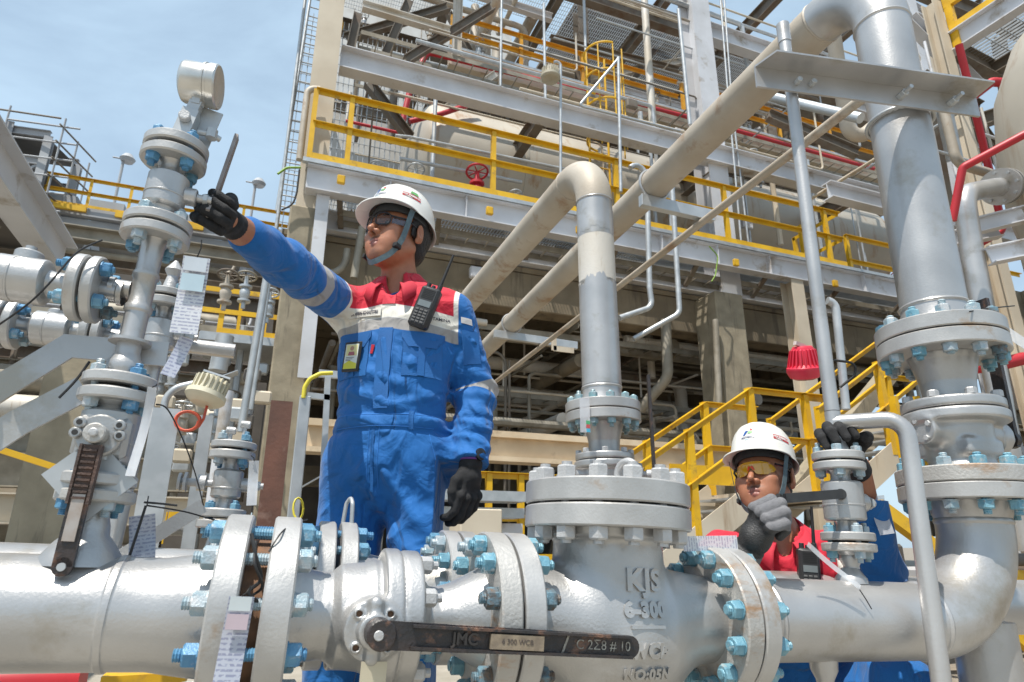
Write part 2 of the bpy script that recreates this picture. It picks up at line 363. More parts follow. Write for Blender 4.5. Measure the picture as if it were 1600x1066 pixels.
def sdf_obj(name, fn, lo, hi, vox, mat, parent=None, attrs=None, relax=0):
    V, Fq = nets(fn, lo, hi, vox)
    for _ in range(relax):
        acc = np.zeros_like(V); c = np.zeros(len(V))
        for i in range(4):
            for j in ((i+1) % 4, (i+3) % 4): np.add.at(acc, Fq[:, i], V[Fq[:, j]]); np.add.at(c, Fq[:, i], 1)
        V = V*.5+.5*acc/np.maximum(c, 1)[:, None]
    A = {k: f_(V.astype(np.float32)) for k, f_ in (attrs or {}).items()}
    me = npmesh(name, V, Fq, A)
    if mat: me.materials.append(mat)
    o = bpy.data.objects.new(name, me); COL.objects.link(o)
    if parent: o.parent = parent
    return o
def text_mesh(body, size, ext=0., align='CENTER', bold=0., spacing=1.):
    c = bpy.data.curves.new('txt', 'FONT'); c.body = body; c.size = size; c.extrude = ext; c.align_x = align; c.align_y = 'CENTER'; c.offset = bold; c.space_character = spacing; c.resolution_u = 4
    o = bpy.data.objects.new('txt', c); COL.objects.link(o); dg = bpy.context.evaluated_depsgraph_get()
    me = bpy.data.meshes.new_from_object(o.evaluated_get(dg)); bpy.data.objects.remove(o); bpy.data.curves.remove(c)
    return me
def text_obj(name, body, size, M, mat, parent, ext=.0006, bold=0., warp=None, align='CENTER', spacing=1.):
    me = text_mesh(body, size, ext, align, bold, spacing)
    for v in me.vertices:
        v.co = warp(v.co) if warp else M @ v.co
    return link(name, me, mat, parent, smooth=False)
# ================================================================ ground and hills of the setting
def struct(name, mb, mat): return tag(mb.build(name, mat, smooth=False), kind='structure')
M_ground = pm('ground_gravel', (.26, .225, .18), (.18, .155, .12), rough=.9, scale=14, bump=.7, bscale=55, stain=(.2, .18, .15), samt=.45, sscale=.8)
M_pave = pm('concrete_paving', (.36, .33, .28), (.27, .245, .2), rough=.85, scale=3, bump=.3, bscale=60, stain=(.22, .2, .17), samt=.45, sscale=1.1)
struct('ground', MB().add([(-900, -900, 0), (900, -900, 0), (900, 900, 0), (-900, 900, 0)], [(0, 1, 2, 3)]), M_ground)
struct('concrete_paving', MB().add([(-9, -4, .004), (3.2, -4, .004), (3.2, 7, .004), (-9, 7, .004)], [(0, 1, 2, 3)]), M_pave)

# ================================================================ the process structure behind
def angle(mb, p0, p1, w_=.065, t=.008, up=(0, 0, 1), flip=1):
    p0, p1 = Vector(p0), Vector(p1); A = frame(p0, p1-p0, up); l = (p1-p0).length
    mb.box((-w_/2, -t/2, 0), (w_/2, t/2, l), A); mb.box((flip*w_/2-flip*t, -t/2-w_, 0), (flip*w_/2, -t/2-.0004, l), A); return mb
def single(name, label, cat, mb, mat, group=None, smooth=True):
    return tag(mb.build(name, mat, smooth=smooth), label, cat, group)
def column(label, X, Y, z0, z1, h=.3, mat=M_beige, concrete=False, group=None):
    mb = MB()
    if concrete: mb.box((X-h/2, Y-h/2, z0), (X+h/2, Y+h/2, z1), bev=.02)
    else: mb.ibeam((X, Y, z0), (X, Y, z1), h, h, .018, .012, up=(0, 1, 0))
    return single('concrete_column' if concrete else 'steel_column', label, 'column', mb, mat, group, False)
def beam(label, p0, p1, h=.35, b=.2, mat=M_steel, group=None, stiff=0):
    mb = MB(); mb.ibeam(p0, p1, h, b, .016, .011)
    p0, p1 = Vector(p0), Vector(p1); u = (p1-p0)
    for k in range(1, stiff):
        c = p0+u*(k/stiff); A = frame(c, u); mb.box((-b/2+.004, -h/2+.0165, -.005), (b/2-.004, h/2-.0165, .005), A)
    return single('steel_beam', label, 'beam', mb, mat, group, False)
def railing(label, pts, posts, h=1.1, mat=M_yel, group=None, toe=True, w_=.065, facing=-1, tops=True):
    P = [Vector(p) for p in pts]; t = thing('guard_railing', label, 'railing', T(P[0]), group); B = T(-P[0])
    mt = MB(B); mm = MB(B); mk = MB(B)
    for a, b in zip(P, P[1:]):
        z = Vector((0, 0, 1)); angle(mt, a+z*h, b+z*h, w_); angle(mm, a+z*h*.53, b+z*h*.53, w_)
        if toe:
            d = (b-a).normalized(); mk.bar(a+z*.06, b+z*.06, .008, .1)
    mt.build('top_rail', mat, t, smooth=False); mm.build('mid_rail', mat, t, smooth=False)
    if toe: mk.build('toe_board', mat, t, smooth=False)
    for q in posts:
        q = Vector(q); mb = MB(B); mb.box(q+Vector((-w_/2, -.006, 0)), q+Vector((w_/2, .006, h-.01))); mb.box(q+Vector((-w_/2, .0065, 0)), q+Vector((-w_/2+.008, w_, h-.01))); mb.build('post', mat, t, smooth=False)
    return t
def grating(label, x0, x1, y0, y1, z, step=.05, mat=M_galv, name='grating_floor', group=None):
    mb = MB(); n = int((x1-x0)/step)
    for k in range(n+1): x = x0+k*step; mb.box((x-.003, y0, z-.03), (x+.003, y1, z))
    m = max(1, int((y1-y0)/.14))
    for k in range(m+1): y = y0+(y1-y0)*k/m; mb.box((x0, y-.005, z-.012), (x1, y+.005, z-.0015))
    return single(name, label, 'grating', mb, mat, group, False)
PT = 5.465
# columns
column('pale steel column rising at the left corner of the structure', .2, 8.0, 4.9, 11.2, .34)
column('tall grey steel column behind the overhead pipe near the middle right', 7.05, 8.2, 4.75, 14, .42, M_steel)
column('wide weathered concrete column behind the left worker and brown channel', .2, 8.0, 0, 4.88, .46, M_conc, True)
column('thick concrete column behind the yellow stair rail', 6.83, 8.1, 0, 4.7, .56, M_conc, True)
column('grey steel post carrying the platform edge, behind the red sounder', 8.1, 7.72, 0, 5.05, .26, M_beige)
column('concrete column far along the structure to the right', 13.6, 8.1, 0, 4.7, .5, M_conc, True)
column('pale steel column far along the structure to the right', 13.7, 8.1, 4.75, 13, .34)
for x in (.2, 6.9, 13.6): column('shaded concrete column standing deep under the platform', x, 13, 0, 4.7, .5, M_conc, True, 'deep columns')
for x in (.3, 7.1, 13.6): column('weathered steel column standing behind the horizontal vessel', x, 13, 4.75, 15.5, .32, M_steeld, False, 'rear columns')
# platform edge
beam('long grey girder under the yellow railing of the lower platform', (.12, 7.66, 5.22), (15, 7.66, 5.22), .36, .18, M_steel, stiff=14)
mb = MB(); mb.box((.05, 7.55, 5.405), (15, 7.63, 5.462)); single('edge_angle', 'galvanised edge strip under the yellow toe board of the lower platform', 'edge strip', mb, M_galv, None, False)
beam('grey girder just behind the platform edge, seen from below', (.3, 8.32, 4.98), (15, 8.32, 4.98), .3, .2, M_steel)
grating('open grating walkway of the lower platform seen from below', .1, 15, 7.64, 9.1, 5.46)
for k, x in enumerate([.55, 1.9, 3.3, 4.7, 6.2, 7.6, 9.2, 10.8]):
    single('bracket_arm', 'short steel arm tying the edge girder back under the walkway', 'bracket', MB().bar((x, 7.72, 5.1), (x+.1, 8.25, 4.9), .07, .05), M_steeld, 'arms under the walkway', False)
ps = [at(px, 250+(px-480)*.2025+3, Y=7.6).x for px in (482, 541, 771, 968, 1142, 1303)]
railing('yellow railing along the front of the lower platform', [(.12, 7.6, PT), (9.35, 7.6, PT)], [(x, 7.6, PT) for x in ps])
railing('yellow return railing at the right end of the lower platform', [(9.35, 7.6, PT), (9.35, 8.7, PT)], [(9.35, 8.65, PT), (9.05, 8.2, PT)], toe=False)
railing('yellow railing farther along the lower platform to the right', [(9.9, 8.0, PT-.15), (15, 8.0, PT-.15)], [(x, 8.0, PT-.15) for x in (9.95, 11.4, 13, 14.6)])
# second level beam and deck behind it
beam('big pale grey beam crossing behind the yellow railing', (.4, 8.0, 7.45), (15.5, 8.0, 7.45), .38, .22, M_steel)
beam('grey beam end sticking out left of the corner column', (-1.0, 8.05, 8.9), (.1, 8.05, 8.9), .22, .16, M_steel)
beam('grey beam running right from the tall column at the top', (7.3, 8.2, 10.5), (15.5, 8.2, 10.5), .4, .22, M_steel)
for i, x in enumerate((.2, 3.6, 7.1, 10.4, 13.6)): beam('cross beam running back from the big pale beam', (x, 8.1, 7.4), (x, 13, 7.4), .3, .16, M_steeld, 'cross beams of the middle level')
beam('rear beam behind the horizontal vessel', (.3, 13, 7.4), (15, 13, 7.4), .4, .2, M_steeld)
# horizontal vessel
rt = thing('horizontal_vessel', 'large horizontal vessel with stained beige cladding behind the yellow railing', 'vessel', T((2.2, 10.3, 7.35)))
pr = [(0.001, -.42)]+[(1.22*math.sin(a), -.42*math.cos(a)) for a in [k*PI/20 for k in range(1, 11)]]+[(1.22, 4), (1.22, 10.5)]+[(1.22*math.cos(a), 10.5+.42*math.sin(a)) for a in [k*PI/20 for k in range(1, 10)]]+[(.001, 10.92)]
MB().lathe(pr, 72, XR := rot(PI/2, 'Y')).build('shell', M_tank, rt)
for x in (1.6, 5, 8.8):
    MB().lathe([(1.222, x-.03), (1.235, x-.025), (1.235, x+.025), (1.222, x+.03)], 72, XR, caps=False).build('cladding_band', M_tank, rt)
for x in (1.4, 8.6): MB().box((x-.12, -1.0, -1.85), (x+.12, 1.0, -.9)).build('saddle', M_steeld, rt, smooth=False)
for x in (3.1, 6.3): MB().cyl((x, 0, 1.1), (x, 0, 1.5), .22, 24).cyl((x, 0, 1.5), (x, 0, 1.56), .34, 24).build('nozzle', M_steeld, rt)
mb = MB(); mb.box((4.4, -1.26, .55), (4.66, -1.19, .68)); mb.build('name_plate', M_dark, rt, smooth=False)
# small fittings on the platform in front of the vessel
def flanged_fit(x, y, z, s, name, label, wheelmat, cat='valve', body=M_galv):
    t = thing(name, label, cat, T((x, y, z)))
    mb = MB(); mb.lathe([(.03*s, 0), (.03*s, .1*s), (.09*s, .1*s), (.09*s, .13*s), (.05*s, .14*s), (.07*s, .2*s), (.075*s, .26*s), (.05*s, .31*s), (.09*s, .32*s), (.09*s, .35*s), (.035*s, .36*s), (.025*s, .5*s)], 20); mb.build('body', body, t)
    mb = MB(); mb.torus((0, 0, .5*s), (0, .25, 1), .13*s, .014*s, 24, 8)
    for k in range(3): a = k*PI/3; d = Vector((math.cos(a), math.sin(a), 0))*.13*s; c = Vector((0, 0, .5*s)); mb.cyl(c-d, c+d, .008*s, 6)
    mb.build('handwheel', wheelmat, t); return t
def pz(px, py, Y): return at(px, py, Y=Y)
c = pz(650, 262, 8.1); flanged_fit(c.x, 8.1, PT+.02, .95, 'gate_valve', 'silver handwheel valve on the lower platform left of the red one', M_galv)
c = pz(745, 290, 8.1); flanged_fit(c.x, 8.1, PT+.05, 1.25, 'gate_valve', 'valve with a red handwheel on the lower platform', M_red, body=M_red)
c = pz(805, 298, 8.1); flanged_fit(c.x, 8.1, PT+.02, .8, 'gate_valve', 'small silver valve on the platform right of the red handwheel', M_galv)
c = pz(590, 250, 8.1); flanged_fit(c.x, 8.1, PT+.02, .8, 'gate_valve', 'small silver valve at the left end of the lower platform', M_galv)
c = pz(985, 215, 9.0); flanged_fit(c.x, 8.9, 6.4, 1.0, 'gate_valve', 'silver valve beside the yellow ladder cage in front of the vessel', M_galv)
def bgpipe(label, pts, r_, mat, cat='pipe', group=None, bend=.12, name='pipe', n=12):
    mb = MB(); mb.path([Vector(p) for p in pts], r_, n, bend, 5); return single(name, label, cat, mb, mat, group)
A_ = lambda px, py, Y: at(px, py, Y=Y)
bgpipe('thin silver handrail pipe along the lower platform', [A_(618, 212, 8.0), A_(640, 214, 8.0), A_(780, 243, 8.0), A_(900, 268, 8.0)], .022, M_galv)
bgpipe('thin silver pipe just above the platform valves', [A_(625, 248, 8.3), A_(700, 262, 8.3), A_(815, 285, 8.3)], .03, M_galv)
bgpipe('slim white lamp pole in front of the structure, curved at its top', [A_(876, 290, 7.5), A_(876, 95, 7.5), A_(866, 97, 7.5)], .022, M_galv, bend=.06)
bgpipe('slim galvanised post right of the curved lamp pole', [A_(970, 300, 7.5), A_(966, 90, 7.5)], .026, M_galv)
bgpipe('grey pipe brace leaning from the top of the slim post', [A_(966, 92, 7.5), A_(905, 165, 7.6), A_(915, 168, 7.6), A_(1062, 205, 7.6)], .022, M_galv, bend=.05)
bgpipe('silver drop pipe with a bend beside the overhead run', [A_(985, 262, 7.0), A_(1006, 232, 7.0), A_(1012, 330, 7.0), A_(1015, 450, 7.0), A_(1019, 480, 7.0), A_(968, 497, 7.0)], .04, M_galv, bend=.15)
bgpipe('second silver drop pipe ending in a bend under the platform', [A_(1050, 290, 6.9), A_(1062, 490, 6.9), A_(990, 530, 7.1)], .038, M_galv, bend=.15)
bgpipe('thin white vertical line hanging down the front of the upper level', [A_(784, -10, 7.8), A_(782, 135, 7.8)], .018, M_galv)
bgpipe('thin white vertical line left of the tall grey column', [A_(912, -10, 9.5), A_(916, 110, 9.5)], .03, M_galv)
bgpipe('galvanised threaded post left of the tall grey column', [A_(1060, 15, 7.9), A_(1078, 195, 7.9)], .035, M_galv)
bgpipe('pale vertical riser with a rusty band behind the upper beam', [A_(1006, -10, 8.8), A_(1020, 195, 8.8)], .075, M_oldpipe2)
bgpipe('pale vertical riser right beside the tall grey column', [A_(1077, -10, 9.2), A_(1088, 190, 9.2), A_(1092, 280, 9.2)], .075, M_oldpipe2)
bgpipe('pair of white conduits climbing right of the tall grey column, left one', [A_(1125, -10, 7.9), A_(1136, 130, 7.9), A_(1160, 400, 7.9)], .018, M_galv)
bgpipe('pair of white conduits climbing right of the tall grey column, right one', [A_(1131, -10, 7.95), A_(1144, 170, 7.95), A_(1170, 385, 7.95)], .018, M_galv)
# upper level with its orange yellow railing
M_orange = pm('orange_yellow_paint', (.72, .36, .02), (.55, .25, .02), rough=.5, scale=3)
YU = 12.0
for i, (zz) in enumerate((11.62,)):
    beam('pale beam carrying the upper level behind', (3.0, YU, zz), (19, YU, zz), .5, .25, M_beige)
xs = [A_(px, 75+(px-704)*.27, YU).x for px in (706, 815, 912, 1070)]
railing('orange railing of the upper level above the big pale beam', [(3.08, YU, 11.93), (9.5, YU, 11.93)], [(x, YU, 11.93) for x in xs], 1.02, M_orange, toe=False, w_=.08)
mb = MB(); mb.box((3.0, YU-.06, 11.88), (19, YU+.02, 11.99)); single('edge_angle', 'galvanised edge strip under the orange railing', 'edge strip', mb, M_galv, None, False)
railing('orange railing of the upper level right of the tall column', [(10.9, YU, 11.93), (17, YU, 11.93)], [(x, YU, 11.93) for x in (11, 13, 15, 17)], 1.02, M_orange, toe=False, w_=.08)
bgpipe('red fire water pipe below the orange railing', [A_(655, 105, 11.8), A_(668, 82, 11.8), A_(1062, 180, 11.8), A_(1365, 264, 11.8)], .06, M_red, bend=.2)
bgpipe('red pipe rising at the left end of the vessel', [A_(628, 195, 9.3), A_(643, 130, 9.3)], .05, M_red)
bgpipe('red pipe slanting across the top of the vessel', [A_(640, 190, 9.0), A_(690, 178, 9.0), A_(745, 160, 9.2)], .045, M_red)
bgpipe('red pipe with fittings at the right end of the vessel', [A_(1330, 395, 9.6), A_(1375, 355, 9.6), A_(1378, 400, 9.4)], .05, M_red)
# yellow cage ladder in front of the upper level
rt = thing('cage_ladder', 'yellow ladder with a hooped safety cage between the two levels', 'ladder', T(A_(945, 190, 8.7)))
c0 = A_(945, 190, 8.7); B = T(-c0); zt = A_(945, 90, 8.7).z; zb = A_(945, 185, 8.7).z-2.6
for hz in (zt-.02, zt-.62, zt-1.25, zt-1.9):
    MB(B).torus((c0.x, 8.65, hz), (0, 0, 1), .36, .022, 20, 6, PI, 2*PI).build('hoop', M_yel, rt)
for k in range(5):
    a = PI+PI*k/4; MB(B).cyl((c0.x+.36*math.cos(a), 8.65+.36*math.sin(a), zt-2.2), (c0.x+.36*math.cos(a), 8.65+.36*math.sin(a), zt+(.0)), .014, 6).build('cage_bar', M_yel, rt)
for s in (-.2, .2): MB(B).cyl((c0.x+s, 8.95, zb), (c0.x+s, 8.95, zt+.2), .022, 8).build('stringer', M_yel, rt)
for k in range(12): MB(B).cyl((c0.x-.2, 8.95, zb+.2+k*.3), (c0.x+.2, 8.95, zb+.2+k*.3), .012, 6).build('rung', M_yel, rt)
# top deck seen from below: grating panels between dark beams
for k, x in enumerate((.6, 3.4, 6.2, 9, 11.8, 14.6, 17.4)):
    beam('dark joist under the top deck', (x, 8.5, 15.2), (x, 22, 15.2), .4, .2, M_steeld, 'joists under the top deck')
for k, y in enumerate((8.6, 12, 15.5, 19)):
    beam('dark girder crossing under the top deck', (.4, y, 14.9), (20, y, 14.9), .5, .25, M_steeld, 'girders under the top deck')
M_sheet = pm('pale_roof_sheeting', (.6, .6, .58), (.5, .49, .46), rough=.6, scale=2)
for i, (x0, x1, y0, y1) in enumerate([(.7, 3.3, 12.3, 15.3), (3.5, 6.1, 15.7, 18.8), (.7, 3.3, 8.8, 11.8), (6.4, 8.9, 12.3, 15.2), (9.2, 11.7, 12.3, 15.2), (9.2, 11.6, 15.7, 18.8), (3.6, 6.1, 12.3, 13.8), (12, 14.5, 12.3, 15.3), (6.4, 8.9, 15.8, 18)]):
    grating('open grating panel of the top deck seen against the sky', x0, x1, y0, y1, 15.46, .07, M_galv, group='grating panels of the top deck')
# brick-grid screen wall left rear, light panel with a grid
mb = MB(); 
for k in range(26): mb.cyl((-.2+k*.14, 15.4, 8.2), (-.2+k*.14, 15.4, 15), .012, 5)
for k in range(22): mb.cyl((-.3, 15.38, 8.4+k*.3), (3.4, 15.38, 8.4+k*.3), .012, 5)
single('mesh_screen', 'pale mesh screen behind the upper left bracing', 'screen', mb, M_galv)
single('cladding_wall', 'light sheet wall behind the mesh screen at the upper left', 'wall', MB().box((.45, 19.55, 7.6), (7.5, 19.6, 21)), M_sheet, None, False)
rng = random.Random(11)
for k, (a, b, yy) in enumerate([((540, 60), (700, 12), 10.5), ((640, 0), (600, 90), 10.2), ((575, 130), (640, 215), 9.0), ((560, 20), (548, 75), 10), ((1050, 40), (985, 130), 13.5), ((860, 60), (1060, 110), 12.6), ((700, 20), (760, 130), 13.2)]):
    single('steel_brace', 'weathered brace crossing between the upper levels', 'brace', MB().ibeam(A_(*a, yy), A_(*b, yy), .16, .16, .012, .01), M_steeld, 'braces between the upper levels', False)
# pipes running along and across the upper level
for k in range(34):
    yy = rng.uniform(12.3, 19); zz = rng.choice([9.3, 9.9, 10.6, 12.2, 12.8, 13.4, 14, 14.4])+rng.uniform(-.1, .1); x0 = rng.uniform(.8, 8); ln_ = rng.uniform(3, 9); rr = rng.choice([.05, .06, .08, .12, .16])
    P_ = [(x0, yy, zz), (x0+ln_, yy, zz), (x0+ln_, yy, zz-rng.uniform(.6, 2.2))] if rng.random() < .7 else [(x0, yy-2, zz), (x0, yy+1, zz), (x0, yy+1, zz+1.5)]
    bgpipe('weathered pipe run on the upper levels', P_, rr, rng.choice([M_oldpipe, M_oldpipe2, M_galv, M_steeld]), group='pipe runs on the upper levels', bend=.25, n=10)
for k in range(22):
    x = rng.uniform(.8, 15); yy = rng.uniform(12.4, 17); z0 = rng.uniform(7.8, 12); bgpipe('upright pipe standing on the upper levels', [(x, yy, z0), (x, yy, z0+rng.uniform(1.5, 4.5))], rng.choice([.04, .06, .1]), rng.choice([M_oldpipe, M_galv, M_steeld]), group='upright pipes on the upper levels', n=10)
# concrete slab added to shade the space below it
single('shading_slab', 'stained concrete slab added to shade the space under the platform', 'deck', MB().box((-.1, 8.35, 4.72), (16, 20, 4.8)), M_concd, None, False)
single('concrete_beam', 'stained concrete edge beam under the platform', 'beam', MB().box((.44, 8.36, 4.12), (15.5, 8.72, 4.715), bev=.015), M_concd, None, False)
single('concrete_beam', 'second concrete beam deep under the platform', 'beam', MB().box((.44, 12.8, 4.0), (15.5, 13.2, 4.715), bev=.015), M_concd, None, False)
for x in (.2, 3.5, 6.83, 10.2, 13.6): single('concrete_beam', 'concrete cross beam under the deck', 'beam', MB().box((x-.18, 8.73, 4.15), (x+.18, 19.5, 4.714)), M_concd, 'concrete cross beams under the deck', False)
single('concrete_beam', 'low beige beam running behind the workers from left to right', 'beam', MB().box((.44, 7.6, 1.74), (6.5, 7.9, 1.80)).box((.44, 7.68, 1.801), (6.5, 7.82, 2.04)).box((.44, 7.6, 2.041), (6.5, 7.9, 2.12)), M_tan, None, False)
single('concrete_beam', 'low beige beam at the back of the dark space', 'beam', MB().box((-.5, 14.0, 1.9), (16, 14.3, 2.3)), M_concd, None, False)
single('dark_backing', 'dark sheet standing in for shade at the back under the platform', 'wall', MB().box((-.1, 19.6, 0), (18, 19.7, 4.71)), M_dark, None, False)  # dark sheet stands in for the deep shade under the slab
for k in range(95):
    yy = rng.uniform(8.9, 14); zz = rng.choice([2.5, 2.8, 3.2, 3.5, 3.8, 4.0])+rng.uniform(-.12, .12); x0 = rng.uniform(.4, 9); ln_ = rng.uniform(2, 8); rr = rng.choice([.02, .025, .03, .04, .05, .08, .12])
    P_ = [(x0, yy, zz), (x0+ln_, yy, zz), (x0+ln_, yy, rng.uniform(.3, 2.2))] if rng.random() < .6 else [(x0, 8.8, zz), (x0, yy+2, zz)]
    bgpipe('pipe run in the dark space under the platform', P_, rr, rng.choice([M_oldpipe, M_oldpipe2, M_galvshade, M_steeld, M_steeld, M_concd]), group='pipe runs under the platform', bend=.2, n=10)
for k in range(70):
    x = rng.uniform(.6, 13); yy = rng.uniform(8.3, 13); z1 = rng.uniform(1.8, 4.3); bgpipe('upright pipe in the dark space under the platform', [(x, yy, .2), (x, yy, z1)]+([(x+.6, yy, z1)] if rng.random() < .4 else []), rng.choice([.02, .03, .035, .05]), rng.choice([M_galvshade, M_steeld, M_oldpipe2]), group='upright pipes under the platform', n=8)
for k in range(14):
    x = rng.uniform(1, 11); yy = rng.uniform(8.8, 12); single('steel_brace', 'slanting brace in the dark space under the platform', 'brace', MB().bar((x, yy, .6), (x+rng.uniform(-1.6, 1.6), yy, 4), .08, .08), rng.choice([M_steeld, M_concd]), 'slanting braces under the platform', False)
bgpipe('fat banded elbow pipe under the platform, left of the thick concrete column', [A_(1040, 500, 8.3), A_(1044, 590, 8.3), A_(1000, 640, 8.8)], .085, M_galvshade, bend=.3)
bgpipe('silver pipe against the thick concrete column', [A_(1118, 500, 7.75), A_(1124, 640, 7.75)], .05, M_galvshade)
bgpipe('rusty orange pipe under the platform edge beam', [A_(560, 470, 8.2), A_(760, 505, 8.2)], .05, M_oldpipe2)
bgpipe('silver trap pipe bending under the platform, left of the first worker', [A_(543, 390, 7.9), A_(537, 425, 7.9), A_(480, 432, 7.9)], .05, M_galvshade, bend=.25)
bgpipe('upright silver pipe under the platform behind the first worker', [A_(566, 355, 7.8), A_(553, 435, 7.8)], .05, M_galvshade)
# ladder up the left end of the structure
rt = thing('ladder', 'tall narrow ladder climbing the left end of the structure against the sky', 'ladder', T(A_(440, 300, 8.6)))
l0, l1 = A_(432, 330, 8.6), A_(486, -10, 8.6); B = T(-A_(440, 300, 8.6)); w_ = Vector((.42, 0, 0))
for q in (Vector(), w_): MB(B).cyl(l0+q, l1+q, .022, 8).build('stringer', M_galv, rt)
for k in range(22): p = l0.lerp(l1, (k+.5)/22); MB(B).cyl(p, p+w_, .01, 6).build('rung', M_galv, rt)
for k in range(5): p = l0.lerp(l1, (k+.4)/5); MB(B).torus(p+w_*.5, (0, 0, 1), .33, .012, 16, 5, PI*.0, PI).build('hoop', M_yel, rt)
bgpipe('slim galvanised standpipe beside the tall ladder', [A_(424, 420, 8.3), A_(478, -10, 8.3)], .025, M_galv)
bgpipe('pale standpipe bending over at the left end of the yellow railing', [A_(468, 250, 7.7), A_(481, 138, 7.7), A_(500, 140, 7.7)], .045, M_oldpipe, bend=.12)
bgpipe('green and yellow cable looped at the left end of the platform', [A_(434, 272, 7.6), A_(448, 262, 7.6), A_(470, 262, 7.6)], .015, pm('green_cable', (.2, .35, .03), rough=.5), cat='cable', name='cable', bend=.1)
bgpipe('black cable hanging in a loop under the left end of the platform', [A_(468, 265, 7.6), A_(464, 300, 7.6), A_(458, 320, 7.6), A_(440, 328, 7.6)], .012, M_rubber, cat='cable', name='cable', bend=.2)
bgpipe('green cable hanging from the platform edge above the concrete column', [A_(1108, 385, 7.5), A_(1122, 400, 7.5), A_(1118, 430, 7.5), A_(1112, 440, 7.5)], .01, pm('green_cable', (.2, .35, .03)), cat='cable', name='cable', bend=.1)
for k, px in enumerate((533, 765, 905, 1150, 1305)):
    c = A_(px, 270+(px-480)*.21, 7.5); single('clamp_box', 'small yellow clamp under the platform edge', 'clamp', MB().box(c-Vector((.05, .03, .06)), c+Vector((.05, .03, .06)), bev=.012), M_yel, 'yellow clamps under the platform edge')
column('short steel leg under the left end of the platform', .35, 7.75, 2.6, 5.03, .16, M_steel)
# stairs with yellow rails between the workers
def stair(label, a, b, Yn, Yf, n, group=None, nm='stair_flight'):
    """a, b: (X, z) of lower and upper ends; flights climb along x"""
    t = thing(nm, label, 'stair', T((a[0], Yn, a[1]))); B = T((-a[0], -Yn, -a[1]))
    for y in (Yn, Yf):
        MB(B).bar((a[0], y, a[1]), (b[0], y, b[1]), .012, .26).build('stringer', M_beige, t, smooth=False)
        d = Vector((b[0]-a[0], 0, b[1]-a[1]))
        for hh, nm2 in ((1.05, 'handrail'), (.55, 'mid_rail')):
            mb = MB(B); p0 = Vector((a[0], y, a[1]+hh)); p1 = Vector((b[0], y, b[1]+hh)); angle(mb, p0, p1, .05); angle(mb, p1, p1+Vector((.75, 0, 0)), .05); mb.build(nm2, M_yel, t, smooth=False)
        for f_ in (0.02, .5, 1.0):
            p = Vector((a[0]+d.x*f_, y, a[1]+d.z*f_)); MB(B).box(p-Vector((.035, .01, 0)), p+Vector((.035, .01, 1.05))).box(p+Vector((-.035, .0105, 0)), p+Vector((-.027, .06, 1.05))).build('post', M_yel, t, smooth=False)
    for k in range(n):
        p = Vector((a[0]+(b[0]-a[0])*(k+.5)/n, 0, a[1]+(b[1]-a[1])*(k+.5)/n)); MB(B).box((p.x-.12, Yn+.02, p.z-.02), (p.x+.12, Yf-.02, p.z)).build('tread', M_galv, t, smooth=False)
    return t
q0, q1 = A_(985, 745, 5.2), A_(1172, 606, 5.2)
stair('stair flight with yellow rails climbing behind the second worker', (q0.x-.1, q0.z-1.05), (q1.x-.0, q1.z-1.05), 5.2, 5.95, 8)
zp = q1.z-1.05
single('landing', 'small landing at the head of the yellow railed stair', 'landing', MB().box((q1.x, 5.15, zp-.1), (q1.x+1.5, 6.0, zp)), M_beige, None, False)
railing('yellow railing round the small landing behind the second worker', [(q1.x+.7, 5.2, zp), (q1.x+1.15, 5.2, zp)], [(q1.x+.75, 5.2, zp), (q1.x+1.15, 5.2, zp)], 1.05, toe=False)
q0, q1 = A_(1300, 640, 5.0), A_(1380, 545, 5.0)
stair('second yellow stair climbing behind the bent drain pipe', (q0.x-.2, q0.z-1.05), (q1.x+.9, q1.z-.6), 5.0, 5.7, 8)
single('lower_brace', 'weathered concrete prop slanting up behind the yellow stair', 'brace', MB().bar(A_(1215, 800, 6.4), A_(1440, 520, 6.4), .2, .2), M_conc, None, False)
M_y2 = M_yel
for k, (a, b, yy, lb) in enumerate([((1370, 790), (1600, 960), 3.2, 'yellow sloping stair rail seen through the gap left of the fat elbow'), ((1470, 890), (1640, 905), 3.4, 'level yellow rail behind the fat elbow'), ((1350, 930), (1600, 1075), 3.0, 'lowest yellow sloping rail below the fat elbow'), ((1560, 880), (1700, 1010), 3.3, 'yellow sloping stair rail at the right edge')]):
    single('stair_rail', lb, 'rail', MB().bar(A_(*a, yy), A_(*b, yy), .07, .09), M_yel, None, False)
for k, (px, yy) in enumerate([(1395, 4.8), (1430, 5.2)]):
    c = A_(px, 620, yy); single('stair_post', 'upright yellow post of the stairs right of the second worker', 'post', MB().bar((c.x, yy, .1), (c.x, yy, c.z), .08, .05), M_yel, 'yellow posts of the stairs', False)
0 and single('platform_box', 'yellow sheet guard behind the small valve of the second worker', 'guard', MB().box(A_(1235, 850, 3.4), A_(1235, 850, 3.4)+Vector((.5, .03, .5))), M_yel, None, False)
single('platform_box', 'yellow sheet guard under the stairs behind the second worker', 'guard', MB().box(A_(1050, 755, 5.6), A_(1150, 730, 5.6)+Vector((0, .03, 0))), M_yel, None, False)
